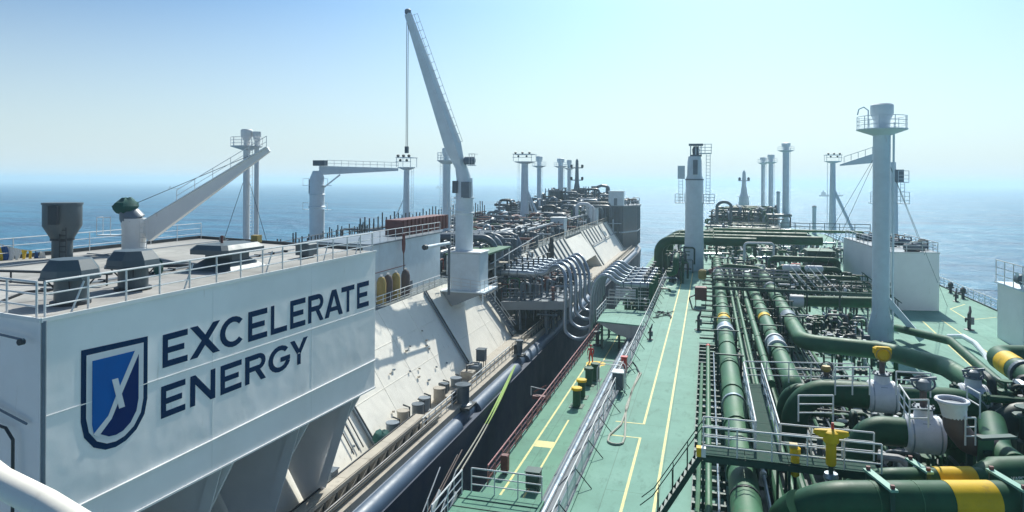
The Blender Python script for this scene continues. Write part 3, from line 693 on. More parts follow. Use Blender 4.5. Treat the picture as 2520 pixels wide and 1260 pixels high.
# low white crane over the roof
c1 = thing('deck_crane', 'low white crane whose jib rises to the right over the lettered house roof', 'crane', (-29.55, 30.1, R3))
MB().lathe((-29.55, 30.1, R3), [(0.72, 0), (0.72, 0.12), (0.58, 0.14), (0.58, 1.35), (0.62, 1.5), (0.62, 1.9)], 24).build('post', 'white', c1, smooth=True)
MB().tube([(-29.55, 30.1, R3 + 1.75), (-29.75, 30.0, R3 + 2.1), (-29.9, 29.95, R3 + 2.35)], [0.62, 0.55, 0.4], 14).build('winch_head', 'slate2', c1, smooth=True)
jr, jt = Vector((-29.3, 30.3, R3 + 1.55)), Vector((-22.9, 32.4, 15.75))
jd = (jt - jr).normalized()
side = jd.cross(Vector((0, 0, 1))).normalized()
upv = side.cross(jd).normalized()
def jib(jr, jt, w0, h0, w1, h1, mat, root, name='jib'):
    jd = (jt - jr).normalized(); side = jd.cross(Vector((0, 0, 1))).normalized(); up = side.cross(jd).normalized()
    def rect(p, w, h): return [p - side * w - up * h, p + side * w - up * h, p + side * w + up * 0.02, p - side * w + up * 0.02]
    vs = rect(jr, w0, h0) + rect(jt, w1, h1)
    MB().add(vs, [(3, 2, 1, 0), (4, 5, 6, 7), (0, 1, 5, 4), (1, 2, 6, 5), (2, 3, 7, 6), (3, 0, 4, 7)]).build(name, mat, root)
    return jd, side, up
jd, side, upv = jib(jr, jt, 0.28, 1.02, 0.14, 0.22, 'white', c1)
MB().beam(jr + upv * 0.05, jt + upv * 0.05, 0.62, 0.05).build('jib_top', 'mast', c1)
for s_ in (1,):
    pp = [jr.lerp(jt, f) + side * 0.3 * s_ for f in (0.3, 1.0)]
    rl = MB().tube([p + Vector((0, 0, 0.62)) for p in pp], 0.018, 5).build('jib_rail', 'galv', c1)
    MB().tube([p + Vector((0, 0, 0.32)) for p in pp], 0.014, 5).build('jib_rail', 'galv', c1)
    for k in range(6):
        p = pp[0].lerp(pp[1], k / 5); MB().tube([p, p + Vector((0, 0, 0.62))], 0.018, 5).build('rail_post', 'galv', c1)
MB().tube([jt + Vector((0, 0, 0.0)), (-29.9, 30, R3 + 2.5)], 0.018, 5).build('luffing_wire', 'wire', c1)
MB().beam((-30.1, 29.9, R3 + 1.0), (-31.2, 29.5, R3 + 1.0), 0.5, 0.06).build('platform', 'mast', c1)
for x, y in ((-31.2, 29.7), (-31.2, 29.3), (-30.6, 29.6)):
    MB().tube([(x, y, R3 + 1.0), (x, y, R3 + 1.95)], 0.018, 5).build('rail_post', 'galv', c1)
MB().tube([(-30.5, 29.55, R3 + 1.95), (-31.2, 29.3, R3 + 1.95), (-31.2, 29.7, R3 + 1.95)], 0.018, 5).build('platform_rail', 'galv', c1)
ladder(c1, (-28.75, 29.9, R3), (-28.75, 29.9, R3 + 1.8), 0.35, 0.25, 'galv', (1, 0.3, 0), r=0.02)
def lump(name, label, c, r, mat, seed, cat, stretch=(1, 1, 1), parent=None):
    rr = random.Random(seed); n, m = 12, 8; vs = []
    for i in range(m + 1):
        ph = math.pi * i / m
        for k in range(n):
            th = 2 * math.pi * k / n
            q = r * (0.8 + 0.35 * rr.random()) if 0 < i < m else r * 0.9
            vs.append((c[0] + q * math.sin(ph) * math.cos(th) * stretch[0], c[1] + q * math.sin(ph) * math.sin(th) * stretch[1], c[2] + q * math.cos(ph) * stretch[2]))
    fs = [(i * n + k, i * n + (k + 1) % n, (i + 1) * n + (k + 1) % n, (i + 1) * n + k) for i in range(m) for k in range(n)]
    o = MB().add(vs, fs).build(name, mat, parent, smooth=True)
    if parent is None: tag(o, label, cat)
    return o
lump('canvas_cover', 'dark green canvas cover wrapped over the winch on the low white crane', (-29.9, 29.9, R3 + 2.55), 0.55, 'canvas', 2, 'cover', (1.15, 1, 0.85))
lump('canvas_bundle', 'small green canvas bundle standing on the roof beside the second ventilator', (-22.2, 23.9, R3 + 0.28), 0.26, 'canvas', 8, 'bundle', (0.8, 0.8, 1.3))

# ------------------------------------------------------------------ masts
def mast(loc, label, H, r, plat, pr, head, mat='mast', side=1, lad=True, name='vent_mast', cat='mast', simple=False, foot=None):
    """vent mast: tapered column, round platform with rails at height plat, flared head, ladder"""
    t = thing(name, label, cat, loc); x, y, z = loc; n = 12 if simple else 20
    fo = foot or r * 1.35
    MB().lathe(loc, [(fo, 0), (fo, H * 0.045), (r, H * 0.12), (r, plat), (r, plat + 0.1)], n).build('column', mat, t, smooth=True)
    MB().lathe((x, y, z + plat - 0.55), [(r * 1.02, 0), (pr, 0.5), (pr, 0.58)], n).build('platform', mat, t)
    MB().lathe((x, y, z + plat), [(r * 0.95, 0.0), (r * 0.95, (H - plat) * 0.35), (head, (H - plat) * 0.62), (head, H - plat - 0.12), (head * 0.85, H - plat)], n).build('head', mat, t, smooth=True)
    k = 6 if simple else 10; rh = min(1.15, (H - plat) * 0.62); rr = 0.035 if not simple else 0.045
    post = None
    for i in range(k):
        a = 2 * math.pi * i / k; p = Vector((x + pr * 0.97 * math.cos(a), y + pr * 0.97 * math.sin(a), z + plat))
        if post is None: post = MB().tube([p, p + Vector((0, 0, rh))], rr, 5).build('rail_post', mat, t); p0 = p
        else: share(post, t, p - p0)
    for h in ((1.0, 0.66, 0.33) if not simple else (1.0, 0.5)):
        pts = [(x + pr * 0.97 * math.cos(2 * math.pi * i / 16), y + pr * 0.97 * math.sin(2 * math.pi * i / 16), z + plat + rh * h) for i in range(17)]
        MB().tube(pts, rr * 0.85, 5, caps=False).build('platform_rail', mat, t)
    if lad:
        ladder(t, (x + side * (r + 0.28), y - 0.05, z + 0.3), (x + side * (r + 0.28), y - 0.05, z + plat + 0.6), 0.45, 0.4 if not simple else 0.8, mat, (0.35, 1, 0), r=0.03)
        for f in (0.25, 0.5, 0.75):
            MB().beam((x, y, z + plat * f), (x + side * (r + 0.28), y - 0.05, z + plat * f), 0.06).build('bracket', mat, t)
    return t
mA = mast((-57.8, 77.2, LD), 'twin headed white vent mast behind the low crane jib tip', 17.6, 0.42, 15.4, 2.0, 0.75, 'white')
MB().lathe((-56.5, 77.5, LD), [(0.3, 0), (0.3, 15.5), (0.3, 16.1), (0.55, 16.7), (0.55, 17.3)], 14).build('second_column', 'white', mA, smooth=True)
for dx in (-4.6, 4.2):
    MB().tube([(-57.8, 77.2, LD + 12), (-57.8 + dx, 77.2, LD)], 0.035, 5).build('stay_wire', 'wire', mA)
mB = mast((-36.3, 93.6, LD), 'white vent mast partly hidden behind the tall raised crane', 15.8, 0.55, 14.0, 1.4, 0.7, side=-1)
mC = mast((-46.9, 194.5, LD), 'slim grey mast with a flared top, third from the right on the left ship', 18.4, 0.62, 15.6, 2.1, 1.0, simple=True)
mD = mast((-45.0, 215.9, LD), 'far grey vent mast, the left one of the close pair near the left bow', 18.5, 0.85, 16.0, 2.2, 1.2, simple=True)
mE = mast((-42.4, 216.6, LD), 'far grey vent mast, the right one of the close pair near the left bow', 18.0, 0.6, 15.4, 1.6, 0.8, simple=True)
# signal mast
sm = thing('signal_mast', 'dark grey signal mast with lamps near the left ship bow', 'mast', (-39.1, 212.4, LD))
MB().lathe((-39.1, 212.4, LD), [(2.2, 0), (2.2, 5.5), (1.9, 8.2), (1.1, 8.3), (0.65, 11), (0.45, 17.6), (0.12, 18.2)], 10).build('column', 'slate2', sm)
for zz, w in ((15.4, 1.9), (11.6, 1.9)):
    MB().beam((-39.1 - w, 212.4, LD + zz), (-39.1 + w, 212.4, LD + zz), 0.3, 0.3).build('yard', 'slate2', sm)
    for s_ in (-1, 1):
        MB().lathe((-39.1 + s_ * w * 0.9, 212.2, LD + zz + 0.1), [(0.35, 0), (0.42, 0.5), (0.3, 0.9)], 8).build('lamp', 'dark', sm)
# light masts with lamp frames
def lamp_mast(loc, label, H, r, mat='mast', side=-1, stays=()):
    t = thing('lamp_mast', label, 'mast', loc); x, y, z = loc
    MB().lathe(loc, [(r * 1.2, 0), (r, H * 0.3), (r * 0.8, H - 1.2), (r * 1.0, H - 1.1)], 14).build('column', mat, t, smooth=True)
    MB().lathe((x, y, z + H - 1.3), [(r, 0), (r * 2.6, 0.4), (r * 2.6, 0.5)], 12).build('platform', mat, t)
    for sx in (-1, 1):
        for sy in (-1, 1):
            MB().tube([(x + sx * r * 2.2, y + sy * r * 2.2, z + H - 0.8), (x + sx * r * 2.2, y + sy * r * 2.2, z + H + 0.9)], 0.06, 5).build('frame_post', mat, t)
    MB().box(x - r * 2.4, x + r * 2.4, y - r * 2.4, y + r * 2.4, z + H + 0.85, z + H + 0.97).build('top_frame', mat, t)
    MB().box(x - r * 2.4, x + r * 2.4, y - r * 2.5, y - r * 2.2, z + H + 0.1, z + H + 0.2).build('top_frame', mat, t)
    for k in range(3):
        MB().lathe((x + (k - 1) * r * 1.7, y - r * 2.4, z + H + 1.2), [(0.18, -0.2), (0.3, 0.15)], 10, 'y').build('floodlight', 'dark', t)
    for k in (0, 1):
        MB().lathe((x + (k - 0.5) * r * 2, y - r * 2.4, z + H + 0.4), [(0.15, -0.15), (0.26, 0.15)], 10, 'y').build('floodlight', 'dark', t)
    ladder(t, (x + side * (r + 0.5), y, z), (x + side * (r + 0.5), y, z + H - 0.8), 0.5, 0.55, mat, (0.4, 1, 0), r=0.035)
    for q in stays: MB().tube([(x, y, z + H * 0.62), (x + q[0], y + q[1], z)], q[2], 8).build('stay', mat, t)
    return t
lamp_mast((-52.4, 115.1, LD), 'white lamp mast at the tip of the level crane jib', 14.3, 0.62, 'mast', 1, ((-4.2, 0, 0.09), (-1.2, 0, 0.09)))
lamp_mast((-42.0, 159.6, LD), 'grey lamp mast with a square light frame and slanted legs on the left ship', 16.6, 1.0, 'mast', -1, ((3.2, 0, 0.2), (4.6, 0, 0.3)))

# ------------------------------------------------------------------ tall raised crane
c2 = thing('deck_crane', 'tall white crane with its jib raised high towards the upper left', 'crane', (-24.4, 69.3, LD))
bx, by = -24.4, 69.6
MB().bevbox(-26.05, -22.75, 68.2, 71.2, LD - .4, 6.5, 0.12).build('pedestal', 'mast', c2)
MB().prism([(-26.9, 67.6, LD - .55), (-22.1, 67.6, LD - .55), (-25.5, 67.6, LD - 2.0)], (0, 4.0, 0)).build('pedestal_knee', 'slopegrey', c2)
MB().bevbox(-26.2, -22.6, 68.05, 71.35, 6.5, 6.62, 0.04).build('pedestal_lip', 'white', c2)
MB().lathe((-25.0, 69.7, 6.6), [(0.95, 0), (0.95, 3.9), (1.05, 3.95), (1.05, 4.1), (0.98, 4.15), (0.92, 5.6)], 24).build('column', 'mast', c2, smooth=True)
MB().lathe((-25.0, 69.7, 12.15), [(1.08, 0), (1.08, 0.15), (0.95, 0.16), (0.86, 2.2)], 24).build('slew_ring', 'mast', c2, smooth=True)
MB().tube([(-25.0, 69.7, 14.0), (-25.25, 69.6, 15.2), (-25.5, 69.5, 16.4)], [0.84, 0.70, 0.55], 14).build('turret', 'mast', c2, smooth=True)
MB().cbox((-24.55, 69.0, 13.1), (0.9, 0.7, 1.7)).build('cab', 'slate2', c2)
MB().cbox((-25.75, 69.0, 13.4), (0.5, 0.7, 1.3)).build('motor_box', 'slate', c2)
cj0, cj1 = Vector((-25.3, 69.4, 15.3)), Vector((-30.6, 67.3, 31.7))
jd = (cj1 - cj0).normalized(); 
s2 = jd.cross(Vector((0.35, 1, 0))).normalized(); u2 = s2.cross(jd).normalized()
def boom(w0, w1, d0, d1, a, b, name, mt, fpts=((0, .55), (.16, 1.0), (1, .42))):
    vs = []
    for f, k in fpts:
        p = a.lerp(b, f); vs += [p - s2 * w0 * k - u2 * d0 * k, p + s2 * w0 * k - u2 * d0 * k, p + s2 * w0 * k + u2 * d0 * k, p - s2 * w0 * k + u2 * d0 * k]
    fs = [(3, 2, 1, 0)]; m = len(fpts)
    for i in range(m - 1):
        for k in range(4): j = (k + 1) % 4; fs.append((i * 4 + k, i * 4 + j, i * 4 + 4 + j, i * 4 + 4 + k))
    fs.append(tuple((m - 1) * 4 + k for k in range(4)))
    MB().add(vs, fs).build(name, mt, c2)
boom(0.75, 0, 0.55, 0, cj0, cj1, 'jib', 'mast')
MB().lathe(tuple(cj1 + Vector((0, 0, 0.15))), [(0.22, -0.25), (0.34, -0.1), (0.34, 0.25), (0.2, 0.35)], 12, 'z').build('jib_head', 'slate2', c2)
for k in (0.15, -0.02):
    MB().tube([cj1 + Vector((k - 0.1, 0, 0.1)), (cj1.x + k - 0.1, cj1.y, 17.6)], 0.035, 5).build('hoist_wire', 'wire', c2)
MB().cbox((cj1.x - 0.04, cj1.y, 17.3), (0.35, 0.3, 0.7)).build('hook_block', 'slate', c2)
rp = [cj0.lerp(cj1, f) + s2 * 0.5 * (1 - .45 * f) for f in (0.16, 0.98)]
if (s2.x < 0): rp = [cj0.lerp(cj1, f) - s2 * 0.5 * (1 - .45 * f) for f in (0.16, 0.98)]
ox = Vector((0.72, 0.1, 0.22))
for g in (1.0, 0.5):
    MB().tube([p + ox * g for p in rp], 0.028, 5).build('jib_rail', 'galv', c2)
p0 = rp[0]; po = MB().tube([p0, p0 + ox], 0.026, 5).build('rail_post', 'galv', c2)
for k in range(1, 17): share(po, c2, (rp[1] - rp[0]) * (k / 16))
MB().lathe((-24.3, 69.3, 16.2), [(0.25, -0.6), (0.42, -0.5), (0.42, 0.5), (0.25, 0.6)], 12, 'x').build('winch', 'slate2', c2)
MB().beam((-24.4, 69.3, 15.7), (-23.7, 69.3, 15.7), 0.9, 0.08).build('winch_platform', 'mast', c2)
for x in (-24.2, -23.9, -23.6):
    MB().tube([(x, 68.9, 15.7), (x, 68.9, 16.9)], 0.03, 5).build('rail_post', 'galv', c2)
MB().tube([(-24.3, 68.9, 16.9), (-23.6, 68.9, 16.9), (-23.5, 69.6, 16.9)], 0.03, 5).build('platform_rail', 'galv', c2)
ladder(c2, (-26.15, 69.2, 6.6), (-26.15, 69.2, 12.4), 0.45, 0.35, 'galv', (0.4, 1, 0), r=0.028)
MB().beam((-26.2, 69, 10.9), (-24.6, 69, 10.9), 0.9, 0.06).build('platform', 'mast', c2)
for x in (-26.5, -26.1): MB().tube([(x, 68.6, 10.9), (x, 68.6, 11.9)], 0.028, 5).build('rail_post', 'galv', c2)

# level crane behind
c3 = thing('deck_crane', 'white crane with a level jib resting on the lamp mast, left ship', 'crane', (-62.5, 101.8, LD))
MB().lathe((-62.5, 101.8, LD), [(1.45, 0), (1.35, 0.4), (1.22, 0.5), (1.22, 6.4), (1.4, 6.5), (1.4, 6.7), (1.22, 6.8), (1.22, 8.6), (1.35, 8.7), (1.22, 8.8), (1.15, 11.5), (0.7, 12.6)], 22).build('post', 'mast', c3, smooth=True)
j0, j1 = Vector((-62.2, 101.9, 16.4)), Vector((-51.6, 109.8, 16.2))
jib(j0, j1, 0.45, 1.5, 0.25, 0.45, 'mast', c3)
MB().beam((-62.3, 102.0, 12.2), (-59.5, 104.0, 15.0), 0.25, 0.25).build('luffing_ram', 'mast', c3)
MB().cbox((-62.0, 101.9, 16.9), (2.2, 1.0, 0.9)).build('winch_housing', 'slate', c3)
MB().cbox((-63.3, 101.8, 13.0), (1.0, 1.0, 2.4)).build('cab', 'slate2', c3)
po = MB().tube([j0 + Vector((1, .7, 0)), j0 + Vector((1, .7, 1.0))], 0.04, 5).build('rail_post', 'galv', c3)
for k in range(1, 11): share(po, c3, (j1 - j0) * (k / 11))
for h in (0.5, 1.0): MB().tube([j0 + Vector((1, .7, h)), j1 + Vector((0, 0, h))], 0.035, 5).build('jib_rail', 'galv', c3)
for zz in (8.7 - 2 + LD - 0.5, 13.2):
    for s_ in (-1, 1):
        MB().box(-62.5 + s_ * 1.7 - 0.7, -62.5 + s_ * 1.7 + 0.7, 101.2, 102.4, zz - 0.08, zz).build('platform', 'mast', c3)
        for d in (-0.6, 0.6): MB().tube([(-62.5 + s_ * 1.7 + d, 101.2, zz), (-62.5 + s_ * 1.7 + d, 101.2, zz + 1.1)], 0.035, 5).build('rail_post', 'galv', c3)
        MB().tube([(-62.5 + s_ * 1.7 - .6, 101.2, zz + 1.1), (-62.5 + s_ * 1.7 + .6, 101.2, zz + 1.1)], 0.035, 5).build('platform_rail', 'galv', c3)

# ------------------------------------------------------------------ second white house on the left ship
h2 = thing('deck_house', 'plain white deck house between the lettered house and the tall crane', 'deckhouse', (-31, 66, LD))
MB().prism([(-28.9, 56, LD), (-28.9, 72.6, LD), (-36, 73.5, LD), (-36, 57, LD)], (0, 0, 5.2)).build('wall', 'mast', h2)
MB().prism([(-28.75, 55.8, 8.2), (-28.75, 72.8, 8.2), (-36.1, 73.7, 8.2), (-36.1, 56.8, 8.2)], (0, 0, 0.12)).build('roof', 'slate2', h2)
MB().box(-28.9, -28.86, 56, 63.3, 5.6, 5.66).build('stripe', 'rust', h2)
MB().cbox((-28.8, 64.2, 3.5), (0.2, 0.9, 0.9)).build('vent_box', 'slate', h2)
railing('railing', 'railing along the top of the plain white deck house', [(-28.9, 56.1, 8.3), (-28.9, 72.5, 8.3)], 'galv', 1.1, 1.6, 2, 0.03)
rb = thing('container_frame', 'dark red slatted box on top of the plain white deck house', 'container', (-31, 70, 8.3))
MB().box(-32.2, -30.2, 65.5, 78.5, 8.35, 9.95).build('box', 'rust', rb)
for k in range(13): MB().box(-30.2, -30.08, 65.6 + k, 65.8 + k, 8.35, 9.97).build('corrugation', 'rust', rb)
hp = thing('hook_pendant', 'brown hook tackle hanging by a wire in front of the plain white house', 'hook', (-28.3, 61.6, LD))
MB().tube([(-28.4, 61.8, 8.9), (-28.4, 61.8, 7.9), (-28.4, 61.8, 7.3), (-28.4, 61.8, 6.9)], [0.12, 0.2, 0.16, 0.05], 8).build('block', 'rust', hp)
MB().tube([(-28.4, 61.8, 7.0), (-28.35, 61.9, LD)], 0.06, 6).build('wire', 'brown', hp)
cp = thing('exhaust_pipe', 'thick grey pipe with a dark open mouth sticking out beside the tall crane', 'pipe', (-29.21, 68.9, 7))
a, b = (-24.39, 57.53, 8.05), (-24.08, 62.82, 8.01)
MB().tube([a, b], 0.16, 12).build('pipe', 'mast', cp, smooth=True)
MB().tube([(a[0] - 0.05, a[1] - 0.02, a[2]), along(a, b, 0.06)], 0.24, 12).build('mouth', 'dark', cp, smooth=True)
MB().beam(b, (b[0], b[1], LD), 0.2).build('support', 'slate', cp)
# ochre tanks
for k, (u, mt, lb) in enumerate(((948, 'orange', 'ochre tank pillar closest to the lettered house'), (958, 'brown', 'dark brown tank pillar, second from the lettered house'), (970, 'orange', 'brightest ochre tank pillar with a white cap'), (986, 'brown', 'brown tank pillar nearest the hook wire'))):
    x = -28.0; p = px = None
    y = 55.2 + (u - 940) * 0.135
    g = thing('gas_bottle', lb + ', beside the plain white house', 'tank', (x, y, LD))
    MB().lathe((x, y, LD), [(0.42, 0), (0.42, 1.9), (0.3, 2.3), (0.12, 2.45)], 14).build('body', mt, g, smooth=True)
    MB().lathe((x, y, LD + 2.4), [(0.14, 0), (0.14, 0.18)], 10).build('cap', 'white', g)
railing('railing', 'white railing at the slope top in front of the plain white house', [(-27.05, 37, LD), (-27.05, 68, LD)], 'galv', 1.1, 1.5, 3, 0.03)
railing('railing', 'white railing round the foot of the tall crane pedestal', [(-26.6, 67.4, LD), (-22.4, 67.4, LD - 0.4), (-21.9, 71.6, LD - 0.4)], 'galv', 1.1, 1.1, 3, 0.03)
MB().box(-27.2, -21.9, 67.2, 72.0, LD - 0.5, LD - 0.38).build('crane_platform', 'mast', c2)

# ------------------------------------------------------------------ side walkway of the left ship
railing('railing', 'brown and white handrail along the left ship side walkway, far stretch to the fairlead', [(-20.1, 71.5, -4.5), (-20.1, 92, -4.5)], 'tan', 1.1, 1.3, 3, 0.035)
railing('railing', 'pale handrail along the left ship side walkway between the two fairlead rollers', [(-20.0, 58, -4.5), (-20.0, 70, -4.5)], 'galv', 1.1, 1.3, 3, 0.035)
railing('railing', 'pale handrail along the left ship side walkway nearest the camera', [(-20.0, 47, -4.5), (-20.0, 55.5, -4.5)], 'galv', 1.1, 1.3, 3, 0.035)
tk = thing('side_gangway', 'long tan topped walkway with dark trussed side at the foot of the cream slope', 'gangway', (-20.6, 34, -4.5))
for k in range(9): MB().box(-21.0, -20.3, 22 + k * 2.9, 24.86 + k * 2.9, -3.56, -3.5).build('deck_plank', 'tan', tk)
MB().box(-20.22, -20.16, 22, 48, -3.7, -3.48).build('edge_bar', 'tan', tk)
MB().box(-21.12, -21.04, 22, 48, -3.7, -3.46).build('edge_bar', 'dark', tk)
for k in range(21):
    y = 22 + k * 1.3
    MB().box(-20.25, -20.12, y, y + 0.13, -4.5, -3.7).build('post', 'dark', tk)
    if k < 20: MB().beam((-20.18, y, -4.45), (-20.18, y + 1.3, -3.75), 0.06).build('diagonal', 'tan', tk)
MB().tube([(-19.95, 20, -4.25), (-19.95, 50, -4.25)], 0.13, 8).build('pipe', 'tan', tk, smooth=True)
MB().tube([(-19.8, 20, -3.95), (-19.8, 50, -3.95)], 0.07, 8).build('pipe', 'dark', tk, smooth=True)
def fairlead(p, label, s=1.0, h=1.4):
    t = thing('fairlead', label, 'fairlead', p); x, y, z = p
    MB().lathe(p, [(0.62 * s, 0), (0.62 * s, 0.1), (0.42 * s, 0.2), (0.42 * s, h), (0.55 * s, h + 0.08), (0.55 * s, h + 0.22)], 16).build('roller', 'slate', t, smooth=True)
    MB().box(x - 0.7 * s, x + 0.7 * s, y - 0.8 * s, y + 0.8 * s, z - 0.15, z + 0.02).build('base', 'dark', t)
    MB().box(x - 0.6 * s, x - 0.45 * s, y - 0.7 * s, y + 0.7 * s, z, z + h * 0.8).build('guard', 'dark', t)
    return t
fairlead((-19.6, 54.6, -4.7), 'large dark fairlead roller at the rail where the lime rope passes', 1.25, 1.5)
fairlead((-19.4, 71.9, -4.6), 'dark fairlead roller further along the left ship rail', 0.8, 1.3)
lr = thing('mooring_rope', 'lime green and white mooring ropes hanging along the left ship side', 'rope', (-18.4, 60, -5))
for k in (0, 1):
    q0, q1 = (-18.7 + 0.1 * k, 67.5, -4.6), (-17.6 + 0.35 * k, 47.5, -7.2)
    pts = [Vector(q0).lerp(Vector(q1), f / 12) - Vector((0, 0, 0.5 * math.sin(math.pi * f / 12))) for f in range(13)]
    MB().tube(pts[:8], [0.035 + 0.06 * math.sin(math.pi * min(1, i / 7)) for i in range(8)], 6).build('lime_rope', 'limerope', lr, smooth=True)
    MB().tube(pts[7:], 0.055, 6).build('white_rope', 'rope', lr, smooth=True)
mr = thing('mooring_rope', 'two slack brown ropes running down the gap from the left ship', 'rope', (-17.5, 40, -8))
for k in (0, 1):
    q0, q1 = (-18.0, 50 - k, -6.6), (-16.6 - 0.3 * k, 22, -10.5)
    MB().tube([Vector(q0).lerp(Vector(q1), f / 8) - Vector((0, 0, 0.6 * math.sin(math.pi * f / 8))) for f in range(9)], 0.05, 6).build('strand', 'brown', mr, smooth=True)
# machinery at the slope foot
def cabinet(p, label, w, d, h, mat, leg=0.4, name='equipment_box', cat='box'):
    t = thing(name, label, cat, p); x, y, z = p
    MB().bevbox(x - w / 2, x + w / 2, y - d / 2, y + d / 2, z + leg, z + leg + h, 0.05).build('cabinet', mat, t)
    MB().box(x - w / 2 + .06, x + w / 2 - .06, y - d / 2 - 0.03, y - d / 2 - 0.002, z + leg + 0.08, z + leg + h - 0.1).build('door', mat, t)
    MB().box(x - w / 2 - 0.04, x + w / 2 + 0.04, y - d / 2 - 0.05, y + d / 2 + 0.04, z + leg + h, z + leg + h + 0.05).build('lid', mat, t)
    for sx in (-1, 1):
        for sy in (-1, 1): MB().box(x + sx * w * .4 - .03, x + sx * w * .4 + .03, y + sy * d * .4 - .03, y + sy * d * .4 + .03, z, z + leg).build('leg', 'dark', t)
    return t
cabinet((-21.5, 36.6, -4.5), 'dark grey box on legs under the lettered house at the slope foot', 0.75, 0.7, 0.95, 'slate', 0.35)
cabinet((-21.3, 64.6, -4.5), 'dark lamp housing on a stand at the foot of the slope gutter', 0.85, 0.85, 1.1, 'slate', 0.9)
rr_ = random.Random(11)
bt = [(-21.7, 45.5), (-21.8, 47.5), (-21.6, 49.8), (-21.9, 51.8), (-21.5, 54.0), (-21.9, 56.0), (-21.5, 58.0)]
bw = ['first, closest to the camera', 'second', 'third', 'fourth', 'fifth', 'sixth', 'seventh and farthest']
for k, (x, y) in enumerate(bt):
    t = thing('mooring_bitt', 'squat brown grey drum beside the cream slope, ' + bw[k] + ' of the row', 'drum', (x, y, -4.5), 'drums along the slope foot')
    h = rr_.uniform(0.8, 1.25); r = rr_.uniform(0.38, 0.5)
    MB().lathe((x, y, -4.5), [(r * 1.15, 0), (r * 1.15, 0.08), (r, 0.1), (r, h), (r * 1.1, h + 0.05), (r * 1.1, h + 0.15)], 14).build('drum', ('slate2', 'tan', 'slate')[k % 3], t, smooth=True)
    MB().tube([(x + 0.3, y + 0.5, -4.5), (x + 0.3, y + 0.5, -4.5 + h * 1.2), (x - 0.3, y + 0.7, -4.5 + h * 1.25)], 0.07, 6).build('pipe', 'dark', t)
lump('canvas_cover', 'green canvas covered reel beside the drums at the slope foot', (-21.6, 43.6, -3.85), 0.62, 'canvas', 21, 'cover', (0.9, 1.1, 1.0))
wn_ = thing('winch', 'dark mooring winch with grey drums at the foot of the slope gutter', 'winch', (-21.2, 62, -4.5))
MB().lathe((-21.6, 62.0, -3.7), [(0.55, 0), (0.55, 0.08), (0.3, 0.1), (0.3, 1.0), (0.55, 1.02), (0.55, 1.1)], 14, 'x').build('drum', 'slate2', wn_, smooth=True)
MB().bevbox(-21.9, -20.7, 60.2, 61.2, -4.5, -3.6, 0.06).build('motor', 'tan', wn_)
MB().bevbox(-21.9, -21.1, 62.9, 63.6, -4.5, -3.5, 0.06).build('gearbox', 'slate', wn_)
MB().tube([(-21.4, 60.6, -3.6), (-21.4, 60.6, -3.1), (-20.9, 61.2, -3.1)], 0.09, 6).build('pipe', 'dark', wn_)
st = thing('accommodation_stair', 'inclined stair with a pale rail running down the slope beside the tall crane', 'stair', (-24, 77, -4))
for s_ in (0, 0.9):
    MB().beam(on_slope(0.05, 76.5 + s_, 0.5), on_slope(0.97, 78.5 + s_, 0.5), 0.1, 0.3).build('stringer', 'slate2', st)
    MB().tube([Vector(on_slope(0.05, 76.5 + s_, 0.5)) + Vector((0, 0, 1)), Vector(on_slope(0.97, 78.5 + s_, 0.5)) + Vector((0, 0, 1))], 0.035, 5).build('handrail', 'galv', st)
tr_ = MB().cbox((0, 0, 0), (0.3, 0.85, 0.04)).build('tread', 'slate', st)
tr_.location = Vector(on_slope(0.08, 77.0, 0.5)) - Vector(ORG[st.name])
tr_0 = Vector(on_slope(0.08, 77.0, 0.5)); tr_.data.transform(Matrix.Translation(Vector(ORG[st.name])))
for k in range(1, 20): share(tr_, st, Vector(on_slope(0.08 + 0.9 * k / 20, 77.0 + 2 * k / 20, 0.5)) - tr_0)

# small fittings on the lettered house roof
rh = thing('roof_hatch', 'low grey hatch with a hinge bar in the middle of the lettered house roof', 'hatch', (-27, 24, R3))
MB().bevbox(-27.6, -26.4, 23.5, 24.7, R3, R3 + 0.22, 0.05).build('lid', 'slate2', rh)
MB().tube([(-27.6, 23.45, R3 + 0.2), (-26.4, 23.45, R3 + 0.2)], 0.03, 6).build('hinge', 'dark', rh)
cr_ = thing('roof_conduit', 'thin cable conduits clipped along the lettered house roof', 'conduit', (-24, 22, R3))
for x, y0, y1 in ((-22.6, 18.5, 34.5), (-22.45, 18.5, 33.0), (-30.2, 21, 38.5)):
    MB().tube([(x, y0, R3 + 0.06), (x, y1, R3 + 0.06)], 0.03, 6).build('conduit', 'slate2', cr_)
MB().tube([(-22.6, 27.0, R3 + 0.06), (-31.5, 29.0, R3 + 0.06)], 0.03, 6).build('conduit', 'slate2', cr_)
cl_ = MB().box(-22.72, -22.36, 19.0, 19.08, R3, R3 + 0.11).build('clip', 'dark', cr_)
for k in range(1, 13): share(cl_, cr_, (0, k * 1.2, 0))
bp_ = thing('bent_pipe', 'dark hoop shaped pipe lying near the first roof ventilator', 'pipe', (-20.7, 17.0, R3))
MB().tube(bend([(-21.4, 16.3, R3 + .05), (-21.3, 17.3, R3 + .3), (-20.6, 18.6, R3 + .3), (-20.4, 18.9, R3 + .05)], .3, 4), 0.045, 6).build('pipe', 'dark', bp_, smooth=True)
for k, (x, y, lb_) in enumerate(((-28.4, 35.5, 'farther'), (-25.2, 33.2, 'nearer'))):
    t = thing('vent_pipe', lb_ + ' goose neck vent pipe on the back part of the lettered house roof', 'pipe', (x, y, R3))
    MB().tube(bend([(x, y, R3), (x, y, R3 + .55), (x + .3, y, R3 + .55), (x + .3, y, R3 + .3)], .12, 4), 0.07, 8).build('pipe', 'vent', t, smooth=True)
    MB().lathe((x, y, R3), [(.16, 0), (.16, .04)], 12).build('foot_flange', 'dark', t)

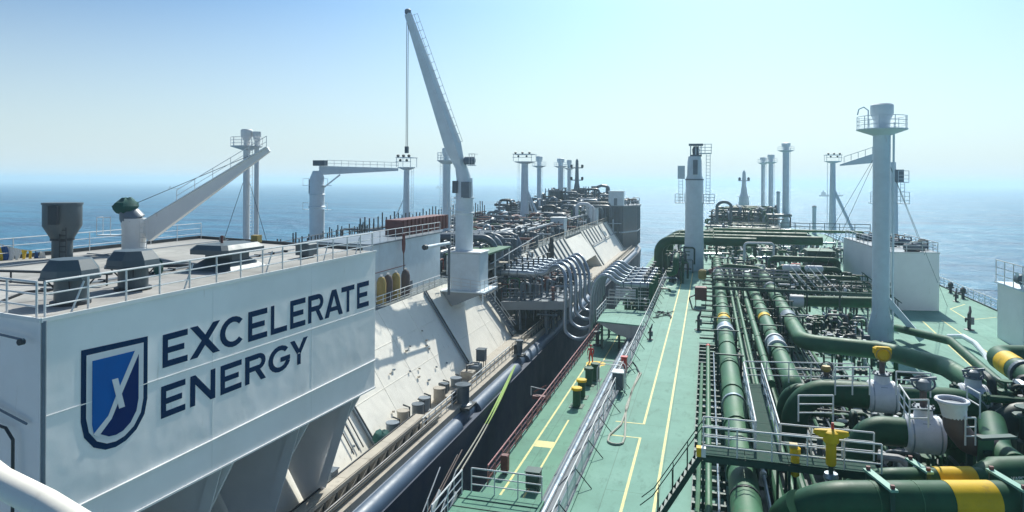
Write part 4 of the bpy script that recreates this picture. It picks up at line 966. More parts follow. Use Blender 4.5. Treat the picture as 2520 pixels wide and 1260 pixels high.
# ------------------------------------------------------------------ right ship: masts
mR = mast((15.1, 69, 0), 'tall grey vent mast with a round railed platform, biggest on the right', 21.2, 0.72, 18.9, 2.1, 0.95, side=1, foot=1.05)
MB().tube([(13.9, 68.6, 18.9), (13.9, 68.6, 20.6), (13.5, 68.5, 20.9), (13.1, 68.5, 20.7), (13.0, 68.5, 20.2)], 0.06, 6).build('drain_hook', 'mast', mR)
MB().tube([(15.95, 68.6, 1.5), (15.95, 68.6, 18.9)], 0.06, 6).build('side_pipe', 'mast', mR)
MB().beam((15.3, 68.9, 4.0), (18.2, 68.2, 0.3), 0.5, 0.5).build('foot_stay', 'mast', mR)
for q in ((26.6, 90, 0), (22.8, 84.6, 6.3), (12.5, 92, 0), (10.8, 95, 0)):
    MB().tube([(15.1, 69, 17.5), q], 0.022, 5).build('stay_wire', 'wire', mR)
m1 = thing('crane_post', 'stout grey post with ladders and a railed top beside the yellow lines', 'crane', (-2.0, 114.3, 0))
MB().lathe((-2.0, 114.3, 0), [(1.5, 0), (1.5, 3.5), (1.42, 7), (1.38, 14.2), (1.38, 14.5), (1.15, 15.2), (1.1, 17.4), (0.95, 18.2)], 24).build('column', 'mast', m1, smooth=True)
for zz in (2.1, 4.2, 6.4, 8.6):
    MB().lathe((-2.0, 114.3, zz), [(1.49, -0.03), (1.51, 0), (1.49, 0.03)], 24).build('weld_ring', 'mast', m1)
MB().lathe((-2.0, 114.3, 14.4), [(1.46, 0), (1.46, 0.2)], 20).build('band', 'slate2', m1)
for (x0, x1, zz) in ((-5.0, -3.4, 10.7), (-0.6, 1.1, 10.7), (-1.4, 0.6, 18.6)):
    MB().box(x0, x1, 113.3, 115.0, zz, zz + 0.12).build('platform', 'mast', m1)
    for xx in (x0 + 0.05, (x0 + x1) / 2, x1 - 0.05): MB().tube([(xx, 113.4, zz), (xx, 113.4, zz + 1.5)], 0.05, 5).build('rail_post', 'mast', m1)
    for g in (0.5, 1.0, 1.5): MB().tube([(x0, 114.9, zz + g), (x0, 113.4, zz + g), (x1, 113.4, zz + g), (x1, 114.9, zz + g)], 0.045, 5).build('platform_rail', 'mast', m1)
MB().box(-4.6, -3.5, 113.6, 114.8, 14.6, 16.7).build('lamp_cabinet', 'mast', m1)
ladder(m1, (0.1, 113.6, 10.8), (0.1, 113.6, 18.5), 0.6, 0.5, 'mast', (1, 0, 0), r=0.045)
ladder(m1, (-4.1, 113.6, 10.8), (-4.1, 113.6, 14.5), 0.6, 0.5, 'mast', (1, 0, 0), r=0.045)
MB().box(-2.7, -0.9, 113.5, 115.1, 18.2, 18.45).build('top_frame', 'slate2', m1)
for sx in (-2.6, -1.8, -1.0): MB().tube([(sx, 113.6, 18.4), (sx, 113.6, 20.0)], 0.09, 5).build('frame_post', 'mast', m1)
MB().box(-2.9, -0.7, 113.3, 115.2, 19.9, 20.2).build('top_frame', 'slate2', m1)
MB().lathe((-1.8, 114.2, 18.4), [(0.5, 0), (0.6, 0.9), (0.4, 1.4)], 12).build('sheave', 'slate', m1)
MB().box(-2.2, -1.5, 112.95, 113.15, 15.3, 17.6).build('folded_jib', 'slate2', m1)
mast((23.0, 225.5, 0), 'slim vent mast with a small round platform left of the right hand lamp mast', 26.3, 0.95, 24.0, 2.4, 1.3, simple=True, foot=1.5)
mast((17.4, 238, 0), 'shorter left mast of the close thin pair at the right ship bow', 22.4, 0.62, 20.6, 1.7, 1.0, simple=True, foot=1.6)
mast((19.6, 236, 0), 'taller right mast of the close thin pair at the right ship bow', 23.2, 0.72, 20.8, 1.9, 1.1, simple=True, foot=1.6)
fs = thing('signal_mast', 'foremast shaped like a bottle with a small cross arm at the right ship bow', 'mast', (11.6, 240, 0))
MB().lathe((11.6, 240, 0), [(2.2, 0), (2.0, 4), (1.5, 9.5), (1.1, 10.5), (0.75, 13), (0.5, 17.5), (0.1, 18.2)], 12).build('column', 'mast', fs)
MB().box(9.8, 13.4, 239.6, 240.4, 14.6, 14.9).build('yard', 'mast', fs)
for s_ in (-1, 1): MB().lathe((11.6 + s_ * 1.4, 239.8, 14.8), [(0.4, 0), (0.45, 0.8), (0.2, 1.1)], 8).build('lamp', 'slate2', fs)
MB().box(9.6, 13.6, 239, 241, 9.4, 9.6).build('platform', 'mast', fs)
for (x, y, h, lb) in ((20.9, 226, 11.2, 'short bare grey post left of the slim vent mast'), (28.4, 206, 7.6, 'short bare grey post standing alone right of the slim vent mast')):
    t = thing('vent_post', lb + ' on the right ship', 'post', (x, y, 0))
    MB().lathe((x, y, 0), [(0.75, 0), (0.5, 0.5), (0.5, h - 0.4), (0.62, h - 0.35), (0.62, h)], 12).build('pipe', 'mast', t, smooth=True)
    MB().lathe((x, y, h), [(0.66, 0), (0.3, 0.3)], 12).build('cap', 'slate', t)
lamp_mast((33.5, 209, 0), 'lamp mast with floodlights and a slanted leg near the starboard rail', 21.0, 0.85, 'mast', -1, ((5.6, 0, 0.4),))
c4 = thing('deck_crane', 'crane behind the biggest mast, its short jib pointing left', 'crane', (28.8, 124, 0))
MB().lathe((28.4, 124, 0), [(1.2, 0), (1.15, 10), (1.1, 14.2), (0.9, 14.4), (0.8, 17.5)], 20).build('post', 'mast', c4, smooth=True)
MB().prism([(28.2, 123.6, 17.6), (21.0, 123.6, 16.9), (21.0, 123.6, 17.2), (26.9, 123.6, 19.3), (28.2, 123.6, 19.3)], (0, 0.8, 0)).build('jib', 'mast', c4)
MB().box(28.2, 30.2, 123.2, 124.8, 14.3, 16.3).build('cab', 'slate2', c4)
for zz, x0, x1 in ((10.8, 29.2, 31.0), (10.8, 25.4, 27.4), (14.2, 29.4, 30.9)):
    MB().box(x0, x1, 123.1, 124.8, zz, zz + 0.12).build('platform', 'mast', c4)
    for xx in (x0, x1): MB().tube([(xx, 123.2, zz), (xx, 123.2, zz + 1.9)], 0.05, 5).build('rail_post', 'mast', c4)
    for g in (0.6, 1.2, 1.9): MB().tube([(x0, 123.2, zz + g), (x1, 123.2, zz + g)], 0.045, 5).build('platform_rail', 'mast', c4)
ladder(c4, (30.0, 123.2, 10.9), (30.0, 123.2, 14.2), 0.6, 0.5, 'mast', (1, 0, 0), r=0.045)
for k in range(6): MB().tube([(21.5 + k * 1.05, 123.6, 17.4 + k * 0.37), (21.5 + k * 1.05, 123.6, 18.4 + k * 0.37)], 0.045, 5).build('rail_post', 'mast', c4)
MB().tube([(21.5, 123.6, 18.4), (26.8, 123.6, 20.3), (28.2, 123.6, 20.3)], 0.045, 5).build('jib_rail', 'mast', c4)

# ------------------------------------------------------------------ pale grey deck house on the right
h3 = thing('deck_house', 'pale grey windowless deck house behind the biggest mast on the green deck', 'deckhouse', (22, 95, 0))
MB().prism([(19.6, 85.2, 0), (24.7, 86.3, 0), (24.7, 106.5, 0), (18.5, 106.5, 0)], (0, 0, 6.35)).build('wall', 'house', h3)
MB().prism([(19.55, 85.15, 6.35), (24.75, 86.25, 6.35), (24.75, 106.6, 6.35), (18.45, 106.6, 6.35)], (0, 0, 0.07)).build('roof', 'slate2', h3)
MB().prism([(19.55, 85.12, 6.3), (24.75, 86.22, 6.3), (24.75, 86.28, 6.3), (19.55, 85.18, 6.3)], (0, 0, 0.16)).build('roof_edge', 'white', h3)
for zz in (2.1, 4.3):
    MB().beam((19.59, 85.18, zz), (24.7, 86.28, zz), 0.03, 0.03).build('weld_seam', 'house', h3)
railing('railing', 'railing round the roof of the pale grey deck house', [(18.7, 106, 6.42), (19.7, 85.4, 6.42), (24.6, 86.5, 6.42), (24.6, 100, 6.42)], 'galv', 1.1, 1.8, 3, 0.035)
ro = random.Random(17)
for k in range(9):
    x, y = ro.uniform(20.2, 24.0), 87 + k * 2.0
    t = thing('roof_machine', ('dark pipe stub', 'grey pump', 'green motor')[k % 3] + ' on the pale deck house roof, ' + ('nearest', 'second nearest', 'third nearest', 'fourth nearest', 'middle one', 'fourth farthest', 'third farthest', 'second farthest', 'farthest')[k] + ' from the front wall', 'machine', (x, y, 6.42))
    MB().lathe((x, y, 6.9), [(0.12, -0.9), (0.36, -0.85), (0.4, 0.3), (0.28, 0.5), (0.28, 0.9)], 12, 'x').build('body', ('slate', 'slate2', 'frame')[k % 3], t, smooth=True)
    MB().box(x - 0.7, x + 0.7, y - 0.25, y + 0.25, 6.42, 6.55).build('base', 'dark', t)
    MB().tube(bend([(x, y, 6.9), (x, y, 7.5), (x + 1.0, y, 7.5), (x + 1.0, y, 6.45)], 0.2, 4), 0.07, 6).build('pipe', 'dark', t, smooth=True)
stt = thing('stair', 'dark steel stair leaning on the front of the pale deck house', 'stair', (17.8, 84, 0))
for s_ in (0, 0.9):
    MB().beam((16.5, 83.4 + s_, 3.2), (20.3, 83.4 + s_, 0.1), 0.1, 0.28).build('stringer', 'frame', stt)
    MB().tube([(16.5, 83.4 + s_, 4.2), (20.3, 83.4 + s_, 1.1)], 0.04, 5).build('handrail', 'frame', stt)
    for f in (0.1, 0.5, 0.9): MB().tube([(16.5 + 3.8 * f, 83.4 + s_, 3.2 - 3.1 * f), (16.5 + 3.8 * f, 83.4 + s_, 4.2 - 3.1 * f)], 0.04, 5).build('post', 'frame', stt)
MB().box(14.2, 16.5, 83.3, 84.4, 3.1, 3.2).build('landing', 'frame', stt)
for x in (14.3, 15.3, 16.4):
    MB().beam((x, 83.4, 3.1), (x, 83.4, 0), 0.12).build('leg', 'frame', stt)
    MB().tube([(x, 83.3, 3.2), (x, 83.3, 4.2)], 0.035, 5).build('post', 'frame', stt)
# near right pale block
nb = thing('deck_house', 'pale blue block cut off by the right edge of the view', 'deckhouse', (27.5, 70, 0))
MB().bevbox(25.6, 31, 67.5, 73, 0, 5.0, 0.06).build('wall', 'house', nb)
MB().box(25.4, 31.2, 67.3, 73.2, 5.0, 5.12).build('roof', 'mast', nb)
railing('railing', 'thin railing on top of the pale block at the right edge', [(25.5, 73, 5.12), (25.5, 67.4, 5.12), (31, 67.4, 5.12)], 'galv', 2.0, 1.8, 3, 0.04)
MB().lathe((25.8, 68.5, 5.9), [(0.15, -0.5), (0.45, -0.4), (0.45, 0.4), (0.15, 0.5)], 14, 'y').build('winch_drum', 'slate', nb, smooth=True)
MB().beam((25.8, 68.1, 5.1), (25.4, 68.4, 6.5), 0.2).build('drum_frame', 'mast', nb)

# starboard rail
railing('railing', 'long railing along the far starboard edge of the green deck', [(30.9, 72, 0.1), (30.9, 122, 0.1)], 'galv', 1.15, 1.8, 3, 0.035)
railing('railing', 'railing on the far starboard deck edge towards the bow', [(30.9, 124, 0.1), (30.9, 203, 0.1), (26.9, 224, 0.1), (18, 239, 0.1), (10, 245, 0.1)], 'slate2', 1.15, 4.0, 2, 0.05)
railing('railing', 'railing on the port deck edge past the stout post', [(-5.4, 128, 0.1), (-5.4, 203, 0.1), (-3.9, 221, 0.1), (2.1, 239, 0.1), (9, 245, 0.1)], 'slate2', 1.15, 4.0, 2, 0.05)
for k, (x, y) in enumerate(((30.2, 112), (30.2, 108.6), (30.2, 101), (30.2, 96.5))):
    t = thing('hydrant', ('red', 'red', 'dark', 'dark')[k] + ' fire hydrant by the starboard rail, ' + ('farthest one', 'second farthest one', 'second nearest one', 'nearest one')[k], 'hydrant', (x, y, 0))
    MB().lathe((x, y, 0), [(0.3, 0), (0.18, 0.1), (0.18, 0.8), (0.32, 0.85), (0.32, 1.2), (0.1, 1.4)], 10).build('body', ('red', 'red', 'dark', 'dark')[k], t, smooth=True)
    MB().beam((x - 0.5, y, 0.7), (x + 0.4, y, 0.7), 0.16).build('outlet', 'dark', t)
def deck_monitor(p, label, s=1.0):
    t = thing('fire_monitor', label, 'fire monitor', p); x, y, z = p
    MB().lathe(p, [(0.45 * s, 0), (0.45 * s, 0.06), (0.16 * s, 0.12), (0.16 * s, 0.9 * s), (0.26 * s, 0.95 * s), (0.26 * s, 1.15 * s)], 12).build('stand', 'dark', t, smooth=True)
    MB().tube([(x, y, z + 1.1 * s), (x, y, z + 1.5 * s), (x + 0.15 * s, y + 0.2 * s, z + 1.75 * s), (x + 0.25 * s, y + 0.6 * s, z + 2.15 * s)], [0.16 * s, 0.16 * s, 0.13 * s, 0.08 * s], 10).build('nozzle', 'dark', t, smooth=True)
    MB().cbox((x + 0.22 * s, y, z + 0.9 * s), (0.3 * s, 0.4 * s, 0.7 * s)).build('gearbox', 'slate', t)
    MB().lathe((x - 0.3 * s, y, z + 0.95 * s), [(0.22 * s, -0.02), (0.22 * s, 0.02)], 12, 'x').build('hand_wheel', 'dark', t)
    return t
deck_monitor((24.29, 75.9, 0), 'dark fire monitor standing alone on the green deck right of the pale house', 1.0)
deck_monitor((28.61, 93.82, 0), 'small dark fire monitor near the starboard yellow lines', 0.7)
deck_monitor((-4.83, 62.55, 0), 'small dark deck fitting left of the two long yellow lines', 0.62)
deck_monitor((-0.74, 68.07, 0), 'dark fire monitor right of the two long yellow lines', 0.85)

# ------------------------------------------------------------------ long slope-edge rail with ladders, side rails
def bulwark_rail(name, label, x, y0, y1, sp, z=0.0, hgt=1.15, lean=0.75, mat='galv', boards=()):
    t = thing(name, label, 'railing', (x, y0, z))
    post = stay = foot = None; n = int((y1 - y0) / sp)
    for k in range(n + 1):
        y = y0 + k * sp
        if post is None:
            post = MB().tube([(x, y, z), (x, y, z + hgt)], 0.03, 6).build('post', mat, t)
            stay = MB().tube([(x, y, z + hgt * 0.8), (x + lean, y + 0.12, z + 0.02)], 0.025, 5).build('stay', 'dark', t)
        else:
            share(post, t, (0, k * sp, 0))
            if k % 2 == 0: share(stay, t, (0, k * sp, 0))
    for h in (1.0, 0.68, 0.36):
        MB().tube([(x, y0, z + hgt * h), (x, y1, z + hgt * h)], 0.03 if h == 1.0 else 0.022, 6).build('rail', mat, t)
    for a, b in boards:
        k = 0
        while a + k * sp < b:
            MB().box(x - 0.015, x + 0.015, a + k * sp + 0.08, a + (k + 1) * sp - 0.08, z + 0.12, z + hgt * 0.66).build('panel', 'white', t); k += 1
    return t
bulwark_rail('railing', 'white railing with pale panels on the slope edge, nearest stretch beside the deck', -5.75, 24, 45.6, 1.8, boards=((24, 36),))
bulwark_rail('railing', 'white railing along the slope edge left of the yellow lines, long far stretch', -5.75, 47.2, 104, 1.9, boards=((47.2, 54),))
lb = thing('lifebuoy_box', 'dark metal locker fixed on the slope edge railing beside the rope loop', 'locker', (-5.6, 46.4, 0))
MB().bevbox(-6.0, -5.3, 45.9, 46.7, 0.25, 1.35, 0.05).build('cabinet', 'slate', lb)
MB().box(-6.05, -5.25, 45.85, 46.75, 1.35, 1.42).build('lid', 'white', lb)
MB().tube(bend([(-7.0, 45.9, 0.1), (-7.0, 45.9, 1.9), (-5.2, 45.9, 1.9), (-5.2, 45.9, 0.1)], 0.4, 5), 0.03, 6).build('hoop', 'galv', lb, smooth=True)
MB().tube(bend([(-7.0, 46.8, 0.1), (-7.0, 46.8, 1.9), (-5.2, 46.8, 1.9), (-5.2, 46.8, 0.1)], 0.4, 5), 0.03, 6).build('hoop', 'galv', lb, smooth=True)
rdx = thing('fire_box', 'slim red fire box on the slope edge railing', 'box', (-5.72, 50.31, 0))
p = (-5.72, 50.31, 0)
MB().bevbox(p[0] - 0.2, p[0] + 0.2, p[1] - 0.2, p[1] + 0.2, 0.25, 1.35, 0.04).build('cabinet', 'red', rdx)
MB().box(p[0] - 0.24, p[0] + 0.24, p[1] - 0.24, p[1] + 0.24, 1.35, 1.42).build('lid', 'red', rdx)
MB().cbox((p[0], p[1], 0.13), (0.12, 0.12, 0.26)).build('leg', 'dark', rdx)
# faded red and white rail on the side deck
sr = railing('railing', 'long faded red and white railing along the side deck edge above the gap', [(-12.1, 38, -3.5), (-12.1, 80, -3.5)], 'redrail', 1.1, 1.5, 3, 0.035)
for k in range(6): MB().box(-12.13, -12.09, 38.1 + k * 3.0, 39.4 + k * 3.0, -3.35, -2.95).build('kick_panel', 'rust', sr)
rw = thing('gangway_davit', 'red and white folding davit sticking out over the gap from the side rail', 'davit', (-12.3, 54, -3.5))
MB().box(-13.4, -12.3, 53.7, 54.2, -3.4, -3.15).build('arm', 'rust', rw)
MB().tube([(-13.5, 53.7, -3.1), (-13.5, 53.7, -2.4), (-12.3, 53.8, -2.6)], 0.04, 5).build('stay', 'galv', rw)
MB().beam((-13.4, 54.3, -3.0), (-12.4, 54.3, -2.4), 0.08).build('brace', 'rust', rw)
rbx = thing('fire_box', 'small red box at the near end of the side deck rail', 'box', (-11.6, 39.8, -3.5))
MB().bevbox(-11.8, -11.35, 39.5, 39.95, -3.3, -2.35, 0.04).build('cabinet', 'rust', rbx)
MB().box(-11.7, -11.45, 39.6, 39.85, -3.5, -3.3).build('leg', 'dark', rbx)

def bollard(p, label, yellow=True, h=1.5, r=0.33):
    t = thing('deck_bollard', label, 'bollard', p)
    MB().lathe(p, [(r * 1.5, 0), (r * 1.5, 0.06), (r * 0.95, 0.1), (r * 0.95, h - 0.22), (r * 1.05, h - 0.2)], 16).build('body', 'green', t, smooth=True)
    MB().lathe((p[0], p[1], p[2] + h - 0.2), [(r * 1.28, 0), (r * 1.28, 0.17), (r * 1.1, 0.2)], 18).build('cap', 'yellow' if yellow else 'green', t)
    MB().box(p[0] - r * 1.6, p[0] + r * 1.6, p[1] - r * 1.6, p[1] + r * 1.6, p[2], p[2] + 0.05).build('base', 'frame', t)
for (u, v, yl, lb_) in ((1419, 998, True, 'yellow capped green bollard nearest the camera on the side deck'), (1431, 980, True, 'yellow capped green bollard, second from the camera on the side deck'), (1449, 945, False, 'plain dark green bollard right behind the two yellow capped ones'), (1465, 934, False, 'plain dark green bollard beside the grey slope, farthest from the camera')):
    p = pz_ = {1419: (-9.72, 53.26, -3.5), 1431: (-9.75, 55.58, -3.5), 1449: (-9.76, 59.22, -3.5), 1465: (-9.45, 60.84, -3.5)}[u]
    bollard(p, lb_, yl)
cabinet((-9.41, 38.14, -3.5), 'dark green ribbed winch box on the side deck behind the near platform', 0.8, 0.7, 0.9, 'frame', 0.2)
sg = thing('deck_stand', 'small dark deck stand on the side deck edge beyond the person', 'stand', (-11.59, 73.67, -3.5))
p = (-11.26, 73.77, -3.5)
MB().lathe(p, [(0.5, 0), (0.5, 0.1), (0.2, 0.2), (0.2, 1.2), (0.4, 1.3), (0.4, 1.5)], 12).build('stand', 'dark', sg, smooth=True)
MB().beam((p[0] - 0.8, p[1], 0.5 - 3.5), (p[0] + 0.6, p[1] + 0.5, 0.5 - 3.5), 0.1).build('arm', 'dark', sg)

# near platform over the side deck with its rail and steps
pf_ = thing('side_platform', 'green platform with railings above the side deck at the bottom of the view', 'platform', (-9, 28, -0.1))
MB().box(-10.7, -6.9, 26, 30.0, -0.35, -0.2).build('floor', 'side', pf_)
for k in range(3): MB().box(-10.7, -7.0, 27.6 + k * 0.8, 27.63 + k * 0.8, -0.2, -0.17).build('floor_strip', 'frame', pf_)
for x in (-10.6, -7.2): MB().beam((x, 29.9, -0.35), (x, 29.9, -3.5), 0.15).build('leg', 'frame', pf_)
railing('railing', 'white railing round the near green platform', [(-10.65, 26, -0.2), (-10.65, 29.6, -0.2)], 'galv', 1.1, 1.7, 3, 0.028)
railing('railing', 'white cross railing on the far side of the near green platform', [(-10.3, 29.9, -0.2), (-7.0, 29.9, -0.2)], 'galv', 1.1, 1.1, 3, 0.028)
ss = thing('side_stair', 'sloping stair with pale handrails running down the left of the near platform', 'stair', (-11.2, 27, -2))
for s_ in (0, 0.8):
    MB().beam((-11.0 - s_ , 29.8, -0.3), (-11.0 - s_, 24.5, -3.4), 0.08, 0.25).build('stringer', 'galv', ss)
    MB().tube([(-11.0 - s_, 29.8, 0.8), (-11.0 - s_, 24.5, -2.3)], 0.028, 6).build('handrail', 'galv', ss)
sp_ = MB().tube([(-11.0, 29.5, -0.4), (-11.0, 29.5, 0.65)], 0.026, 6).build('post', 'galv', ss)
for k in range(1, 5): share(sp_, ss, (0, -1.15 * k, -0.67 * k)); share(sp_, ss, (-0.8, -1.15 * k, -0.67 * k))

# pale green manifold platform beside the hoses
mp = thing('side_platform', 'pale green platform beside the silver hoses above the side deck', 'platform', (-9, 75, -0.5))
MB().prism([(-11.2, 79, -0.6), (-6.0, 79, -0.6), (-6.0, 70.8, -0.6), (-11.0, 71.8, -0.6)], (0, 0, 0.12)).build('floor', 'deck', mp)
MB().prism([(-11.0, 71.8, -0.62), (-6.0, 70.8, -0.62), (-6.4, 70.9, -2.3), (-9.0, 71.4, -1.6)], (0, 0.12, 0)).build('end_plate', 'slopegrey', mp)
MB().box(-11.15, -11.0, 71.9, 78.9, -0.9, -0.62).build('edge_beam', 'frame', mp)
for x, y in ((-10.6, 72.6), (-10.6, 78), (-8.8, 72.6)): MB().beam((x, y, -0.6), (x, y, -3.5), 0.22).build('leg', 'frame', mp)
railing('railing', 'pale railing on the gap side of the platform beside the hoses', [(-11.1, 72, -0.48), (-11.1, 79, -0.48)], 'galv', 1.1, 1.4, 3, 0.032)
for k, y in enumerate((79.2, 81.5)):
    railing('railing', ('nearer', 'farther')[k] + ' cross railing behind the pale green platform', [(-11.1, y, -0.3 + 0.5 * k), (-6.2, y, -0.3 + 0.5 * k)], 'galv', 1.1, 1.2, 3, 0.032)
vr = thing('valve_rack', 'white slatted rack behind the pale green platform below the hoses', 'rack', (-9.4, 83, -0.3))
for k in range(6): MB().box(-10.6, -7.8, 83.0 + k * 0.25, 83.1 + k * 0.25, 0.1 + k * 0.3, 0.25 + k * 0.3).build('slat', 'lag', vr)
for x in (-10.7, -7.7): MB().beam((x, 83, -3.4), (x, 84.4, 2.0), 0.12).build('post', 'slate2', vr)

# rope loop and loose gear on the deck
hl = thing('rope', 'pale rope laid in a long narrow loop on the green deck', 'rope', (-4.56, 37.27, 0))
lp = [(-4.73, 51.5, 0.06), (-4.8, 46.82, 0.06), (-4.69, 43.35, 0.06), (-4.71, 39.96, 0.06), (-5.12, 38.17, 0.06), (-5.09, 37.13, 0.06), (-4.68, 36.83, 0.06), (-4.28, 37.07, 0.06), (-4.27, 38.11, 0.06), (-4.79, 43.32, 0.06), (-4.76, 47.79, 0.06), (-4.58, 51.2, 0.06)]
MB().tube(bend(lp, 0.5, 3), 0.055, 6).build('strand', 'rope', hl, smooth=True)
lg = thing('hose_gear', 'tangle of dark hoses lying by the slope edge rail far along the deck', 'hose', (-4.51, 74.64, 0))
rg = random.Random(4)
for k in range(5):
    a = Vector((-4.73, 74.84, 0.08)); pts = [a + Vector((-0.6 + rg.uniform(-.2, .6) + j * 0.35, rg.uniform(-1.5, 1.5) + (k - 2) * 0.6, 0.02 * k)) for j in range(5)]
    MB().tube(bend(pts, 0.3, 3), 0.05, 5).build('hose', 'dark', lg, smooth=True)
lg2 = thing('hose_gear', 'short dark hose and hook near the red fire box', 'hose', (-5.32, 53.31, 0))
MB().tube(bend([(-5.54, 51.09, 0.4), (-5.37, 52.54, 0.5), (-5.07, 52.64, 0.1), (-4.65, 50.96, 0.06)], 0.2, 4), 0.06, 6).build('hose', 'dark', lg2, smooth=True)

# ------------------------------------------------------------------ person in red overalls
def person(loc):
    t = thing('person', 'person in red overalls and helmet standing on the yellow spot of the side deck', 'person', loc)
    x, y, z = loc
    J = {'pelvis': (0, 0, .95), 'chest': (0, 0.02, 1.28), 'neck': (0, 0.03, 1.50), 'ls': (-.20, 0.02, 1.42), 'rs': (.20, 0.02, 1.42), 'le': (-.30, -.02, 1.14), 're': (.30, -.02, 1.14),
         'lw': (-.26, -.18, .95), 'rw': (.27, -.16, .93), 'lh': (-.11, 0, .90), 'rh': (.11, 0, .90), 'lk': (-.13, -.03, .50), 'rk': (.15, .04, .50), 'la': (-.14, .02, .09), 'ra': (.17, .10, .09), 'lt': (-.16, -.15, .05), 'rt': (.20, -.06, .05), 'belly': (0, 0.0, 1.10)}
    Rr = {'pelvis': .155, 'chest': .175, 'neck': .065, 'ls': .085, 'rs': .085, 'le': .055, 're': .055, 'lw': .040, 'rw': .040, 'lh': .10, 'rh': .10, 'lk': .075, 'rk': .075, 'la': .055, 'ra': .055, 'lt': .05, 'rt': .05, 'belly': .145}
    E_ = [('pelvis', 'belly'), ('belly', 'chest'), ('chest', 'neck'), ('chest', 'ls'), ('chest', 'rs'), ('ls', 'le'), ('rs', 're'), ('le', 'lw'), ('re', 'rw'), ('pelvis', 'lh'), ('pelvis', 'rh'), ('lh', 'lk'), ('rh', 'rk'), ('lk', 'la'), ('rk', 'ra'), ('la', 'lt'), ('ra', 'rt')]
    ks = list(J); me = bpy.data.meshes.new('body'); me.from_pydata([J[k] for k in ks], [(ks.index(a), ks.index(b)) for a, b in E_], [])
    o = bpy.data.objects.new('body', me); C.objects.link(o); o.parent = t; ORG[o.name] = loc
    md = o.modifiers.new('skin', 'SKIN')
    for i, k in enumerate(ks):
        me.skin_vertices[0].data[i].radius = (Rr[k], Rr[k] * (0.72 if k in ('chest', 'belly', 'pelvis') else 1))
        me.skin_vertices[0].data[i].use_root = (k == 'pelvis')
    sb = o.modifiers.new('sub', 'SUBSURF'); sb.levels = 2; sb.render_levels = 2
    me.materials.append(M['red'])
    MB().tube([(x, y + .03, z + 1.50), (x, y + .01, z + 1.56), (x, y, z + 1.64), (x, y, z + 1.72), (x, y, z + 1.77)], [.055, .075, .092, .09, .05], 12).build('head', 'skin', t, smooth=True)
    MB().lathe((x, y, z + 1.68), [(.13, 0), (.118, .02), (.112, .07), (.07, .125), (.01, .135)], 14).build('helmet', 'red', t, smooth=True)
    MB().tube([(x, y - .09, z + 1.65), (x, y - .115, z + 1.625)], .014, 5).build('nose', 'skin', t)
    for s_, w in ((-1, J['lw']), (1, J['rw'])):
        mb = MB(); b = Vector((x + w[0], y + w[1], z + w[2]))
        mb.tube([b, b + Vector((0, -.05, -.05)), b + Vector((0, -.08, -.08))], [.032, .042, .03], 8)
        for k in range(4): f = b + Vector(((k - 1.5) * .018, -.08, -.08)); mb.tube([f, f + Vector((0, -.03, -.045)), f + Vector((0, -.02, -.08 - .004 * k))], .009, 5)
        f = b + Vector((-s_ * .035, -.04, -.03)); mb.tube([f, f + Vector((-s_ * .02, -.035, -.03))], .011, 5)
        mb.build('hand', 'skin', t, smooth=True)
    for k in ('lt', 'rt'):
        a = J[k[0] + 'a']; b = J[k]; MB().bevbox(x + (a[0] + b[0]) / 2 - .055, x + (a[0] + b[0]) / 2 + .055, y + b[1] - .06, y + a[1] + .07, z, z + .10, .03).build('boot', 'dark', t)
person((-10.75, 66.3, -3.49))

# ------------------------------------------------------------------ bottom left near handrail of our bridge wing
nh = thing('handrail', 'thick cream handrail very close at the lower left corner', 'handrail', (-2.56, 1.98, 12.86))
MB().tube([(-2.75, 2.03, 12.89), (-2.56, 1.98, 12.86), (-2.3, 1.95, 12.82), (-1.96, 1.89, 12.76)], 0.052, 20).build('tube', 'slope', nh, smooth=True)

# ------------------------------------------------------------------ far vessels
def far_ship(p, label, L, seed):
    t = thing('cargo_ship', label, 'ship', p); x, y, z = p
    MB().prism([(x - L / 2, y, z), (x + L / 2 - 4, y, z), (x + L / 2 + 3, y, z + L * .09), (x - L / 2 - 1, y, z + L * .07)], (0, L * .14, 0)).build('hull', 'farship', t)
    MB().box(x - L * .42, x - L * .22, y + 2, y + L * .12, z + L * .07, z + L * .2).build('superstructure', 'farship', t)
    MB().box(x - L * .36, x - L * .30, y + 4, y + L * .09, z + L * .2, z + L * .27).build('funnel', 'farship', t)
    for f in (0.0, 0.2, 0.36): MB().beam((x + L * f, y + 5, z + L * .07), (x + L * f, y + 5, z + L * .2), 0.8).build('mast', 'farship', t)
far_ship((330, 2080, -22), 'hazy ship on the horizon right of centre, behind the right hand lamp mast', 60, 1)
far_ship((-1960, 2180, -22), 'tiny hazy ship on the left horizon above the low crane jib', 46, 2)
far_ship((-1270, 3200, -22), 'tiny hazy ship on the horizon beside the tall crane', 60, 3)

